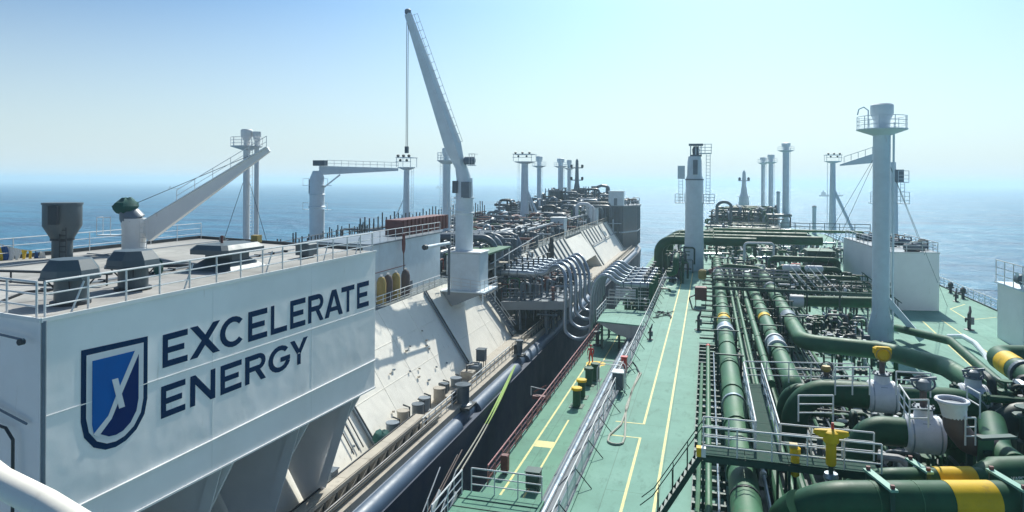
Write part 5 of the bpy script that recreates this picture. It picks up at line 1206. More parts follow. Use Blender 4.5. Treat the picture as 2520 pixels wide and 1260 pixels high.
# ------------------------------------------------------------------ pipes of the right ship
def pipe_line(name, label, pts, r, mat='midgreen', bend_r=None, joints=(), bands=(), cat='pipe', n=18, capped=True, seg=None, thing_=None):
    """a pipe run as one thing: pipe, flanges, painted bands, lagged joints. pts world; joints (point, dir)"""
    t = thing_ or thing(name, label, cat, pts[0])
    if seg and len(pts) == 2:        # straight run built from separate lengths
        a, b = Vector(pts[0]), Vector(pts[1]); L = (b - a).length; m = max(1, round(L / seg)); d = (b - a) / m
        p = MB().tube([a, a + d * 0.985], r, n).build('pipe_length', mat, t, smooth=True)
        f = MB(); flange(f, a + d * 0.9925, d, r * 1.12, 0.10, n); fo = f.build('weld_flange', mat, t)
        for k in range(1, m): share(p, t, d * k); share(fo, t, d * k)
    else:
        MB().tube(bend(pts, bend_r or r * 2.2, 8), r, n).build('pipe_length', mat, t, smooth=True)
    for p, d, w, rr, mt in bands:
        f = MB(); flange(f, p, d, r * rr, w, n + 6); f.build('painted_band' if rr < 1.05 else 'joint', mt, t, smooth=True)
    for p, d in joints:
        f = MB(); flange(f, p, d, r * 1.35, 0.09, n); f.build('flange', mat, t)
    return t
Yd = (0, 1, 0); Xd = (1, 0, 0)
pA = pipe_line('pipe', 'thick green main pipe nearest the yellow lines, running from the bottom edge to the far cross pipes', [(1.45, 19, 2), (1.45, 113, 2)], 0.58, seg=5.6,
    bands=[((1.45, 63, 2), Yd, 1.7, 1.012, 'yellow'), ((1.45, 58.4, 2), Yd, 1.6, 1.16, 'silver'), ((1.45, 57.2, 2), Yd, 0.35, 1.3, 'lag'), ((1.45, 39.2, 2), Yd, 0.22, 1.12, 'silver'), ((1.45, 90, 2), Yd, 1.2, 1.15, 'lag'), ((1.45, 96, 2), Yd, 1.2, 1.15, 'lag'), ((1.45, 27.5, 2), Yd, 0.12, 1.05, 'dark')])
pA['label'] = 'thick green main pipe nearest the yellow lines, running away from the bottom edge'
pB = pipe_line('pipe', 'thick green pipe with silver joint, second main pipe from the yellow lines', [(4.95, 45.5, 2), (4.95, 113, 2)], 0.55, seg=6.2,
    bands=[((4.95, 64.5, 2), Yd, 1.6, 1.012, 'yellow'), ((4.95, 54.2, 2), Yd, 1.7, 1.16, 'silver'), ((4.95, 55.3, 2), Yd, 0.3, 1.32, 'lag'), ((4.95, 53.2, 2), Yd, 0.3, 1.32, 'lag'), ((4.95, 94, 2), Yd, 1.2, 1.15, 'lag')])
MB().tube(bend([(4.95, 45.6, 2), (4.95, 44.2, 2), (4.95, 44.2, 0.1)], 0.9, 6), 0.55, 18).build('elbow', 'midgreen', pB, smooth=True)
pC = pipe_line('pipe', 'thick dark green pipe that turns from the run across the deck to the right', [(7.0, 113, 2), (7.0, 56.2, 2), (12.4, 55.0, 2), (15.1, 51.5, 2), (15.7, 45.0, 2), (15.7, 43.0, 0.3)], 0.62, bend_r=1.6,
    bands=[((7.0, 65.4, 2), Yd, 1.9, 1.14, 'slate2'), ((7.0, 74, 2), Yd, 0.3, 1.2, 'midgreen'), ((7.0, 84, 2), Yd, 1.0, 1.2, 'lag'), ((7.0, 100, 2), Yd, 1.0, 1.2, 'lag')])
pipe_line('pipe', 'slim pale green pipe left of the thickest run with a red tip', [(0.12, 19, 1.25), (0.12, 56, 1.25)], 0.14, n=10, bands=[((0.12, 56, 1.25), Yd, 0.5, 1.15, 'red')])
pipe_line('pipe', 'slimmest pipe left of the thick run, outermost beside the yellow line', [(-0.30, 19, 1.15), (-0.30, 51, 1.15), (-0.30, 51, 0.1)], 0.10, n=8)
pipe_line('pipe', 'thin bare line between the slim pipes and the thickest run', [(0.52, 19, 1.25), (0.52, 54, 1.25)], 0.05, mat='silver', n=8)
pipe_line('pipe', 'slim light green pipe just right of the thickest run', [(2.35, 36, 2.25), (2.65, 112, 2.25)], 0.13, n=10, seg=7.5)
pipe_line('pipe', 'second slim light green pipe right of the thickest run', [(2.85, 41, 2.25), (3.25, 112, 2.25)], 0.12, n=10, seg=8.5)
pipe_line('pipe', 'medium green pipe midway between the two thick main pipes', [(3.75, 44, 2.0), (3.95, 82, 2.0)], 0.24, n=12, seg=6.5)
pipe_line('pipe', 'medium pipe lying low left of the second main pipe', [(4.0, 24, 0.9), (4.0, 60, 0.9)], 0.2, n=10, mat='green')
pipe_line('pipe', 'low dark green pipe right of the thick run below the walkway', [(3.0, 19, 0.7), (3.0, 112, 0.7)], 0.24, n=10, mat='green')
pipe_line('pipe', 'low pale green pipe lying beside the long low dark green one', [(3.5, 19, 1.2), (3.5, 42, 1.2)], 0.13, n=10)
pipe_line('pipe', 'low silver line with white collars under the near walkway', [(2.5, 19, 0.9), (2.5, 40, 0.9)], 0.08, n=8, mat='silver', bands=[((2.5, y, 0.9), Yd, 0.25, 1.9, 'lag') for y in (21, 24, 27, 33)])
pipe_line('pipe', 'diagonal green pipe rising behind the biggest mast foot to the right', [(16.6, 70, 0.9), (18.6, 62, 1.6), (17.6, 50, 1.6), (17.6, 48.5, 0.2)], 0.33, mat='green', bend_r=1.2)

# support portals and sleepers
rk = thing('pipe_rack', 'dark green steel rack with sleepers and portals carrying the deck pipes', 'pipe rack', (1, 20, 0))
slp = MB().box(-0.55, 0.85, 20, 20.16, 0.72, 0.92).build('sleeper', 'frame', rk)
pad = MB().box(-0.45, 0.75, 20.3, 20.75, 0.0, 0.16).build('pale_pad', 'lag', rk)
for k in range(1, 34):
    share(slp, rk, (0, k * 1.15, 0))
    if k % 2: share(pad, rk, (0, k * 1.15, 0))
for x in (-0.52, 0.80): MB().box(x - 0.06, x + 0.06, 19, 59, 0.55, 0.71).build('rack_runner', 'frame', rk)
lg_ = MB().box(-0.56, -0.46, 20, 20.1, 0, 0.55).build('rack_leg', 'frame', rk)
for k in range(1, 14): share(lg_, rk, (0, k * 2.9, 0)); share(lg_, rk, (1.32, k * 2.9, 0))
def portals(root, x, r, ys, z=2.0):
    y0 = ys[0]
    a = MB().box(x - r - .22, x - r - .07, y0 - .08, y0 + .08, 0, z + r + .10).build('portal_post', 'frame', root)
    b = MB().box(x - r - .32, x + r + .32, y0 - .06, y0 + .06, z + r + .10, z + r + .19).build('portal_bar', 'frame', root)
    c = MB().box(x - r - .3, x + r + .3, y0 - .12, y0 + .12, z - r - .28, z - r - .05).build('saddle_beam', 'frame', root)
    d = MB().prism([(x - r - .2, y0 - .04, z - r), (x + r + .2, y0 - .04, z - r), (x + r + .2, y0 - .04, z - r * .1), (x + r * .9, y0 - .04, z - r * .1), (x + r * .5, y0 - .04, z - r * .8), (x - r * .5, y0 - .04, z - r * .8), (x - r * .9, y0 - .04, z - r * .1), (x - r - .2, y0 - .04, z - r * .1)], (0, 0.08, 0)).build('saddle', 'slate2', root)
    for y in ys:
        share(a, root, (2 * r + .29, y - y0, 0))
        if y != y0:
            for o in (a, b, c, d): share(o, root, (0, y - y0, 0))
portals(rk, 1.45, 0.58, [24.6, 33, 47.5, 55.2, 60.2, 66, 71.5, 78, 84, 90.5, 97, 103, 109])
portals(rk, 4.95, 0.55, [51, 58.5, 66, 70.8, 80, 86, 92, 98, 104])
portals(rk, 7.0, 0.62, [62.5, 67, 70.5, 79, 86, 93, 100, 107])
cb = MB().box(-0.6, 8.6, 26, 26.14, 0.3, 0.46).build('cross_beam', 'frame', rk)
for k in range(1, 26): share(cb, rk, (0, k * 3.35, 0))
# sub-deck of small bore pipes in the shade between the main pipes
sb_ = thing('pipe_bundle', 'bundle of thin dark pipes lying low between the main deck pipes', 'pipes', (6, 60, 0.4))
rp_ = random.Random(9)
for k in range(26):
    x = 2.1 + 0.32 * k + rp_.uniform(-.06, .06); 
    if abs(x - 3.0) < 0.3 or abs(x - 4.0) < 0.25 or x > 10.4: continue
    y0 = rp_.uniform(22, 58) if x < 8.4 else rp_.uniform(64, 76); y1 = rp_.uniform(95, 112)
    MB().tube([(x, y0, 0.52), (x, y1, 0.52)], rp_.uniform(0.05, 0.11), 7).build('pipe', ('green', 'frame', 'slate', 'midgreen')[k % 4], sb_, smooth=True)

def valve(p, ax, r, mat='green', wheel='dark', stem=0.8, root=None, body='lag', name='valve'):
    """flanged valve with bonnet, stem and hand wheel, parts under root"""
    p = Vector(p); d = Vector(ax)
    f = MB(); f.tube([p - d * r * 1.5, p - d * r, p, p + d * r, p + d * r * 1.5], [r * .8, r * 1.05, r * 1.35, r * 1.05, r * .8], 12); b = f.build('valve_body', body, root, smooth=True)
    MB().tube([p, p + Vector((0, 0, r * 1.2 + stem))], r * 0.3, 8).build('stem', mat, root)
    top = p + Vector((0, 0, r * 1.2 + stem))
    MB().lathe(tuple(top), [(r * .75, -0.03), (r * .85, 0), (r * .75, 0.03)], 12).build('hand_wheel', wheel, root)

# valve manifold right of the thick pipes, small dark fittings
def manifold(name, label, x0, x1, y0, y1, n, seed, hi=1.8, white=0.2, mats=('frame', 'dark', 'green', 'slate'), zb=0.0, sc_=1.0, base=True):
    t = thing(name, label, 'machinery', ((x0 + x1) / 2, (y0 + y1) / 2, zb)); r_ = random.Random(seed)
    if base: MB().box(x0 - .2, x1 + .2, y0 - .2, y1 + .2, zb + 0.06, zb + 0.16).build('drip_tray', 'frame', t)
    for k in range(n):
        x, y = r_.uniform(x0, x1), r_.uniform(y0, y1); h = r_.uniform(0.5, 1.0) * hi; w = r_.uniform(0.4, 2.0) * sc_; rr = r_.uniform(0.05, 0.16) * sc_
        m = r_.choice(mats) if r_.random() > white else r_.choice(('lag', 'silver', 'midgreen'))
        q = r_.random()
        if q < 0.45:
            d = Vector((w, 0, 0)) if r_.random() < .5 else Vector((0, w, 0)); p = Vector((x, y, zb))
            MB().tube(bend([p, p + Vector((0, 0, h)), p + Vector((0, 0, h)) + d, p + d + Vector((0, 0, h * r_.uniform(0, .6)))], rr * 2.5, 3), rr, 8).build('pipe', m, t, smooth=True)
        elif q < 0.7:
            MB().lathe((x, y, zb), [(rr * 1.8, 0), (rr, 0.1), (rr, h * .7), (rr * 2.4, h * .72), (rr * 2.4, h * .8), (rr * .5, h * .82), (rr * .5, h), (rr * 2, h), (rr * 2, h * 1.04)], 9).build('valve', m, t, smooth=True)
        elif q < 0.86:
            MB().tube([(x - w, y, zb + h * .8), (x + w, y, zb + h * .8)], rr, 8).build('header', m, t, smooth=True)
            for s_ in (-.9, 0, .9): MB().lathe((x + w * s_, y, zb + h * .8), [(rr * 1.7, -0.06), (rr * 1.7, 0.06)], 8, 'x').build('flange', m, t)
        else:
            MB().bevbox(x - w * .2, x + w * .2, y - .25 * sc_, y + .25 * sc_, zb + .1, zb + h * .7, 0.04).build('cabinet', m, t)
    return t
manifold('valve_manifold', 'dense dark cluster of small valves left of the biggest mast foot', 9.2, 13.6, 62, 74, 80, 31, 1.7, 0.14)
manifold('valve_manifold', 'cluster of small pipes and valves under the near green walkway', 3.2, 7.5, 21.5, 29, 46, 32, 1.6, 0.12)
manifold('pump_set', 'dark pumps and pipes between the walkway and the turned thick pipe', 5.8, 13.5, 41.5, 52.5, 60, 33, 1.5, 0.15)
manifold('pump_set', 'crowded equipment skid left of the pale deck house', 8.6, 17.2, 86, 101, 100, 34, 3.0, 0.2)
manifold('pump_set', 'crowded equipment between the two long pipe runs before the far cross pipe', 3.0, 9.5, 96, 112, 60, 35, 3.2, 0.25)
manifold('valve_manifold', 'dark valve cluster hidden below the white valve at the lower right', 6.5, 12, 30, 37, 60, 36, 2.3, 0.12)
pipe_line('pipe', 'thick dark horizontal pipe with a white end left of the biggest mast', [(8.6, 76.4, 1.9), (16.4, 77.8, 1.9)], 0.55, mat='green', bands=[((8.9, 76.45, 1.9), Xd, 1.3, 1.15, 'lag')])
for k, (x0, x1, y, z, r) in enumerate(((9, 17.5, 91, 2.6, .3), (8.8, 16, 94.5, 3.2, .35), (10, 18, 98, 2.3, .28), (8.5, 17, 102, 3.6, .4))):
    pipe_line('pipe', ('first', 'second', 'third', 'fourth')[k] + ' green cross pipe over the crowded skid, counted from the camera', [(x0, y, .3), (x0, y, z), (x1, y, z), (x1, y, .3)], r, mat='green', bend_r=r * 1.6)
dbx = thing('equipment_cabin', 'plain dark green box cabin left of the pale deck house', 'cabin', (15, 104, 0))
MB().bevbox(13.4, 16.8, 103, 107, 0.0, 4.6, 0.06).build('wall', 'frame', dbx)
MB().box(13.3, 16.9, 102.9, 107.1, 4.6, 4.7).build('roof', 'green', dbx)
for k in range(3): MB().box(13.9 + k, 14.5 + k, 102.96, 102.995, 1.0, 3.6).build('louvre', 'dark', dbx)
wl = thing('lagged_vessel', 'pair of white lagged vessels on the crowded skid', 'vessel', (11.5, 92, 2.8))
for k in (0, 1): MB().lathe((10.2 + 2.6 * k, 92.8, 3.4), [(0.1, -1.1), (0.42, -0.9), (0.42, 0.9), (0.1, 1.1)], 14, 'x').build('vessel', 'lag', wl, smooth=True)
for k in range(4): MB().beam((9.6 + 1.4 * k, 92.8, 0), (9.6 + 1.4 * k, 92.8, 3.0), 0.12).build('leg', 'frame', wl)
lp_ = thing('pipe_loop', 'pale rectangular pipe loop standing above the pipe run ahead of the cross pipe', 'pipe', (8, 110, 3))
MB().tube(bend([(5.4, 109.5, 2.4), (5.4, 109.5, 5.0), (9.6, 110.2, 5.0), (9.6, 110.2, 2.4)], 0.5, 5), 0.17, 8).build('pipe', 'lag', lp_, smooth=True)
for k, (u, v) in enumerate(((1938, 660), (1958, 672), (1918, 690))):
    p = {0: (11.26, 109.03, 1), 1: (12.83, 111.53, 1), 2: (8.95, 97.78, 1)}[k]
    t = thing('fire_box', ('dark red box among the equipment, left one', 'dark red box among the equipment, right one', 'low dark red box nearest the green crossing walkway')[k], 'box', (p[0], p[1], 0))
    MB().bevbox(p[0] - .6, p[0] + .6, p[1] - .3, p[1] + .3, 0.4, 1.9, 0.05).build('cabinet', 'rust', t)
    MB().box(p[0] - .65, p[0] + .65, p[1] - .35, p[1] + .35, 1.9, 1.96).build('lid', 'red', t)
    for s_ in (-.5, .5): MB().beam((p[0] + s_, p[1], 0), (p[0] + s_, p[1], .4), 0.08).build('leg', 'dark', t)
rdx2 = thing('hose_reel_box', 'faded red hose box right of the yellow lines near the dark monitor', 'box', (-0.4, 82, 0))
MB().bevbox(-1.3, 0.0, 80.5, 82, 0.8, 2.2, 0.06).build('cabinet', 'rust', rdx2)
for x, y in ((-1.2, 80.6), (-.1, 80.6), (-1.2, 81.9), (-.1, 81.9)): MB().beam((x, y, 0), (x, y, 0.8), 0.08).build('leg', 'dark', rdx2)
MB().tube(bend([(-1.2, 80.4, 1.4), (-1.9, 79.6, 1.2), (-1.5, 78.4, 0.1), (-0.6, 77.6, 0.1)], .4, 4), 0.08, 6).build('hose', 'dark', rdx2, smooth=True)
yv = thing('valve', 'yellow valve body on a red and green branch pipe beside the grey post', 'valve', (-.6, 98, 1.2))
MB().lathe((-0.6, 97, 1.6), [(.3, -.7), (.55, -.5), (.55, .5), (.3, .7)], 12).build('body', 'orange', yv, smooth=True)
MB().tube(bend([(-0.6, 97, 1.6), (2.6, 97.2, 2.9), (6.4, 95.5, 2.9), (8.0, 93.0, 2.0)], 1.0, 5), 0.27, 12).build('branch_pipe', 'green', yv, smooth=True)
f = MB(); flange(f, (1.0, 97.1, 2.25), (3.2, 0.2, 1.3), 0.34, 1.6); f.build('red_band', 'rust', yv)

def walkway(name, label, x0, x1, y0, y1, z, rails=('n', 'f'), mat='frame', legs=True, sp=1.3, rmat='galv', h=1.1, rr=0.028):
    t = thing(name, label, 'walkway', ((x0 + x1) / 2, y0, z))
    long_y = (y1 - y0) > (x1 - x0); L = (y1 - y0) if long_y else (x1 - x0); n = max(1, round(L / 1.5)); pl = L / n
    g = (MB().box(x0, x1, y0, y0 + pl - .02, z - .06, z) if long_y else MB().box(x0, x0 + pl - .02, y0, y1, z - .06, z)).build('grating', 'grating', t)
    for k in range(1, n): share(g, t, (0, k * pl, 0) if long_y else (k * pl, 0, 0))
    if long_y:
        for x in (x0 + .04, x1 - .04): MB().box(x - .04, x + .04, y0, y1, z - .26, z - .07).build('side_beam', mat, t)
    else:
        for y in (y0 + .04, y1 - .04): MB().box(x0, x1, y - .04, y + .04, z - .30, z - .07).build('side_beam', mat, t)
    if legs:
        for k in range(0, n + 1, 2):
            for s_ in (0.06, -0.06):
                p = ((x0 if s_ > 0 else x1) + s_, y0 + k * pl) if long_y else (x0 + k * pl, (y0 if s_ > 0 else y1) + s_)
                MB().beam((p[0], p[1], z - .26), (p[0], p[1], 0), 0.1).build('leg', mat, t)
    segs = {'n': [(x0, y0, z), (x1, y0, z)], 'f': [(x0, y1, z), (x1, y1, z)], 'l': [(x0, y0, z), (x0, y1, z)], 'r': [(x1, y0, z), (x1, y1, z)]}
    for s_ in rails: railing('', '', segs[s_], rmat, h, sp, 3, rr, parent=t)
    return t
walkway('walkway', 'near green walkway with white rails crossing over the thick pipe', -0.1, 6.3, 28.5, 29.7, 3.2, ('n',))
walkway('walkway', 'narrow green walkway running away over the pipes from the near crossing', 1.95, 2.85, 29.75, 39.4, 3.2, ('l', 'r'), sp=1.9)
railing('railing', 'white railing closing the far end of the near walkways over the pipes', [(2.0, 39.6, 3.2), (6.6, 40.6, 3.2)], 'galv', 1.1, 1.2, 3, 0.028)
railing('railing', 'white railing on the far side of the near crossing left of the long walkway', [(-0.1, 29.75, 3.2), (1.9, 29.75, 3.2)], 'galv', 1.1, 1.0, 3, 0.028)
railing('railing', 'white railing on the far side of the near crossing right of the long walkway', [(2.9, 29.75, 3.2), (6.3, 29.75, 3.2)], 'galv', 1.1, 1.1, 3, 0.028)
walkway('walkway', 'dark green walkway crossing the pipes below the pale equipment skid', 0.6, 17.5, 75.6, 76.2, 3.1, ('f',), sp=1.5, rmat='frame', rr=0.04)
walkway('walkway', 'pale railed crossing walkway just beyond the dark green crossing', 0.9, 9.0, 84.2, 84.9, 2.9, ('n', 'f'), sp=1.6, rmat='slate2', rr=0.04)
for k, x in enumerate((9.6, 11.6)):
    t = thing('stair', ('left', 'right')[k] + ' one of the two short pale stairs beyond the dark green crossing', 'stair', (x, 86, 0))
    for s_ in (0, 0.8):
        MB().beam((x + s_, 90, 3.0), (x + s_ + 2.4, 84.8, 0.1), 0.09, 0.25).build('stringer', 'galv', t)
        MB().tube([(x + s_, 90, 4.1), (x + s_ + 2.4, 84.8, 1.2)], 0.05, 5).build('handrail', 'galv', t)
# stair from deck to near walkway
ns = thing('stair', 'steep dark stair with long handrails leading up from the yellow line to the near walkway', 'stair', (-1, 29, 0))
a0, a1 = Vector((-2.05, 28.3, 0.05)), Vector((-0.15, 28.6, 3.15))
for s_ in (0, 0.75):
    o = Vector((0, s_, 0)); MB().beam(a0 + o, a1 + o, 0.06, 0.2).build('stringer', 'frame', ns)
    MB().tube([a0 + o + Vector((-.5, 0, 0.9)), a0 + o + Vector((0, 0, 1.35)), a1 + o + Vector((0, 0, 1.1))], 0.022, 6).build('handrail', 'frame', ns)
    for f in (0.1, 0.4, 0.7): MB().tube([a0.lerp(a1, f) + o, a0.lerp(a1, f) + o + Vector((0, 0, 1.2))], 0.02, 5).build('post', 'frame', ns)
td = MB().cbox(tuple(a0.lerp(a1, 0.06) + Vector((0, .375, 0))), (0.26, 0.7, 0.03)).build('tread', 'frame', ns)
for k in range(1, 12): share(td, ns, (a1 - a0) * 0.92 * k / 11.5)
yb = thing('sign_box', 'small yellow and white box at the head of the steep stair', 'box', (-0.2, 28.4, 3.2))
MB().box(-0.36, -0.18, 28.2, 28.5, 3.2, 3.55).build('yellow_side', 'yellow', yb)
MB().box(-0.17, 0.0, 28.2, 28.5, 3.2, 3.55).build('white_side', 'white', yb)

# ------------------------------------------------------------------ far cross pipes and left bend of the right ship
for k, (y, z, xl, r) in enumerate(((116, 4.6, -7.7, .72), (118.2, 4.9, -7.0, .72), (120.5, 5.3, -6.2, .72))):
    pipe_line('pipe', ('nearest', 'middle', 'farthest')[k] + ' of the three thick dark cross pipes that bend down at the left deck edge', [(xl, y, -2.8), (xl, y, z), (19.5 - 12 * (k == 0) - 2 * k, y, z)], r, mat='green', bend_r=2.2,
              joints=[((xl + 2.6, y, z), Xd), ((1.0, y, z), Xd)])
pipe_line('pipe', 'long slim green pipe on top of the far cross pipes', [(1.0, 122, 6.2), (24, 122, 6.2)], 0.22, mat='midgreen', n=8)
xr = thing('pipe_rack', 'row of dark green trestles carrying the far cross pipes', 'pipe rack', (8, 118, 0))
tp = MB().beam((-4.5, 117, 0), (-4.5, 117, 4.0), 0.3).build('trestle_post', 'frame', xr); tb = MB().beam((-4.5, 115.2, 3.7), (-4.5, 121.4, 3.7), 0.28).build('trestle_beam', 'frame', xr)
for k in range(1, 9): share(tp, xr, (k * 3, 0, 0)); share(tp, xr, (k * 3, 3.4, 0)); share(tb, xr, (k * 3, 0, 0))
railing('railing', 'thin railing over the far cross pipes', [(0.5, 121.5, 6.4), (25, 121.5, 6.4)], 'slate2', 1.1, 2.2, 2, 0.05)

# far clutter towards the bow of the right ship
def runs(name, label, spec, mats, seed, legs=True, cat='pipes'):
    """bundle of pipe runs: spec rows (axis, from, to, across0, across1, z0, z1, n, rmin, rmax)"""
    r_ = random.Random(seed); t = None
    for ax, a, b, c0, c1, z0, z1, n, r0, r1 in spec:
        if t is None: t = thing(name, label, cat, ((c0 + c1) / 2, (a + b) / 2, 0) if ax == 'y' else ((a + b) / 2, (c0 + c1) / 2, 0))
        for k in range(n):
            c = r_.uniform(c0, c1); z = r_.uniform(z0, z1); r = r_.uniform(r0, r1); e = (b - a) * r_.uniform(0, .3); g = (b - a) * r_.uniform(0, .25)
            P = (lambda s, zz: (c, s, zz)) if ax == 'y' else (lambda s, zz: (s, c, zz))
            pts = [P(a + e, z - r_.uniform(.6, 2)), P(a + e, z), P(b - g, z), P(b - g, z - r_.uniform(.6, 2))]
            MB().tube(bend(pts, r * 2.5, 3), r, 8).build('pipe', r_.choice(mats), t, smooth=True)
            if legs:
                for f in (.2, .5, .8):
                    s = a + e + (b - g - a - e) * f
                    MB().beam(P(s, z - r), P(s, z - r - r_.uniform(.8, 1.6)), 0.14).build('leg', mats[0], t)
    return t
GM = ('frame', 'green', 'slate', 'frame', 'midgreen', 'slate2')
runs('deck_piping', 'dense green and grey piping on the foredeck between the far masts', [('y', 128, 230, 1, 16, 0.8, 2.4, 22, .14, .4), ('x', -1, 20, 128, 232, 1.4, 3.6, 20, .14, .35)], GM, 41)
runs('deck_piping', 'raised dark pipework at the bow below the bottle shaped foremast', [('x', 2, 20, 212, 234, 3.2, 6.6, 12, .18, .4), ('y', 205, 236, 3, 20, 4.0, 7.0, 10, .2, .4)], GM, 42)
manifold('pump_set', 'low dark machinery on the foredeck left of the slim vent mast', 2, 19, 150, 200, 80, 43, 3.2, 0.25, ('frame', 'slate', 'green', 'slate2'), sc_=2.0, base=False)
manifold('pump_set', 'tall dark machinery at the bow around the foremast foot', 1, 21, 210, 234, 70, 44, 7.0, 0.1, ('frame', 'slate', 'slate2', 'dark'), sc_=2.6, base=False)
manifold('deck_gear', 'scattered dark gear beyond the pale deck house towards the bow', 22, 30, 120, 150, 36, 45, 3.0, 0.15, ('frame', 'slate', 'slate2', 'dark'), sc_=1.8, base=False)
lpp = thing('pipe_loop', 'big dark pipe hoop standing at the left of the bow machinery', 'pipe', (3.2, 205, 5))
MB().tube([(4.6 + 2.0 * math.cos(RAD(a)), 205, 7.0 + 1.6 * math.sin(RAD(a))) for a in range(-20, 205, 15)], 0.42, 10).build('pipe', 'slate', lpp, smooth=True)
for x in (2.7, 6.4): MB().tube([(x, 205, 6.7), (x, 205, 0)], 0.42, 10).build('riser', 'slate', lpp, smooth=True)

# manifold on the port side of the right ship (hose connections)
YH = [80.0, 82.8, 85.6, 88.4, 91.2, 94.0]
word = ['first', 'second', 'third', 'fourth', 'fifth', 'sixth']
for k, y in enumerate(YH):
    t = thing('hose_connection', word[k] + ' white flanged hose connection of our deck manifold, counted from the camera', 'pipe', (-7.5, y, 2.2))
    MB().tube([(-9.5, y, 2.3), (-8.7, y, 2.3), (-8.2, y, 2.3), (-6.3, y, 2.3)], [.22, .24, .32, .32], 12).build('spool', 'silver', t, smooth=True)
    for x in (-9.2, -8.3, -7.3, -6.5): MB().lathe((x, y, 2.3), [(.42, -.06), (.42, .06)], 14, 'x').build('flange', 'slate2', t)
    MB().tube(bend([(-5.0, y, 2.3), (-3.9, y, 2.3), (-3.9, y, 4.2), (-3.9, y + 2, 4.2)], .7, 4) if k > 3 else [(-6.3, y, 2.3), (-6.1, y, 2.3), (-6.1, y, -3.0)], .36, 12).build('header', 'green', t, smooth=True)
    MB().tube([(-6.8, y, 2.5), (-6.8, y, 3.4)], .1, 6).build('stem', 'dark', t)
    MB().lathe((-6.8, y, 3.4), [(.34, -.03), (.34, .03)], 12).build('hand_wheel', 'dark', t)
    MB().beam((-7.7, y, 1.9), (-7.7, y, -3.4), .22).build('prop', 'frame', t)
manifold('manifold_gear', 'dark green jumble of valves and supports below our hose connections', -9.6, -5.9, 84, 108, 90, 51, 4.6, 0.12, ('frame', 'green', 'dark', 'slate'), zb=-3.4, sc_=1.3, base=False)
manifold('manifold_gear', 'dark pipe jumble at the foot of the stout grey post', -5.2, -3.2, 98, 113, 40, 52, 4.0, 0.1, ('frame', 'green', 'dark', 'slate'), sc_=1.1, base=False)

# silver hoses between the ships
for k, y in enumerate(YH):
    t = thing('transfer_hose', word[k] + ' thick silver hose looping across the gap, counted from the camera', 'hose', (-14.5, y, -3), None)
    dz = (-3.0, -2.4, -1.9, -1.5, -1.1, -0.8)[k]; w = (1.62, 1.5, 1.4, 1.3, 1.2, 1.1)[k]
    pts = [(-20.4, y + 4, 2.5), (-19.2, y + 3.8, 2.7), (-18.4, y + 3.5, 3.5), (-17.4, y + 2.8, 3.7), (-16.5, y + 1.9, 2.9)]
    c = -14.6
    pts += [(c - w - .05, y + 1.2, 1.2), (c - w, y + .9, dz * .55)] + [(c - w * math.cos(RAD(a)), y + .6 - a / 300, dz - w * 0.9 * math.sin(RAD(a))) for a in (20, 50, 80, 110, 140, 165)]
    pts += [(c + w, y, dz * .5), (c + w + .05, y, 0.5), (-12.7, y, 1.9), (-12.0, y, 3.0), (-11.1, y, 3.2), (-10.2, y, 2.6), (-9.4, y, 2.3)]
    # smooth by Catmull-Rom
    P = [Vector(q) for q in pts]; S_ = []
    for i in range(len(P) - 1):
        p0, p1, p2, p3 = P[max(0, i - 1)], P[i], P[i + 1], P[min(len(P) - 1, i + 2)]
        for j in range(4):
            f = j / 4; S_.append(0.5 * ((2 * p1) + (p2 - p0) * f + (2 * p0 - 5 * p1 + 4 * p2 - p3) * f * f + (3 * p1 - p0 - 3 * p2 + p3) * f ** 3))
    S_.append(P[-1])
    MB().tube(S_, 0.215, 14).build('hose', 'silver', t, smooth=True)
    for i in (0, -1): f = MB(); flange(f, S_[i], S_[1] - S_[0] if i == 0 else S_[-1] - S_[-2], .4, .12); f.build('end_flange', 'silver', t)

for x0, x1, y0, y1 in ((2.1, 14.5, 19, 41.5), (2.1, 6.3, 41.6, 60), (2.1, 8.4, 78, 112), (8.5, 17.6, 85.5, 103)):  # dark sheets on the deck imitate the shade beneath the pipes
    MB().box(x0, x1, y0, y1, 0.004, 0.03).build('shade_plate', 'deep', rk)

# finer clutter over the middle of the deck
fine = ('frame', 'deep', 'green', 'slate', 'frame')
manifold('small_bore_piping', 'fine dark small bore piping and valves over the middle of the right deck', 8.6, 17.4, 78, 112, 150, 91, 2.6, 0.2, fine, sc_=0.9, base=False)
manifold('small_bore_piping', 'fine small bore piping standing between the thick main pipes', 2.2, 8.2, 60, 112, 130, 92, 2.3, 0.18, fine, sc_=0.55, base=False)
manifold('small_bore_piping', 'fine dark pipes and valves just beyond the far cross pipes', -1, 22, 123, 150, 130, 93, 2.6, 0.2, ('frame', 'slate', 'green', 'slate2'), sc_=1.2, base=False)
manifold('small_bore_piping', 'fine pale and dark pipes behind the turned thick pipe left of the mast', 8.5, 13.8, 57, 63, 40, 94, 1.3, 0.3, fine, sc_=0.7, base=False)

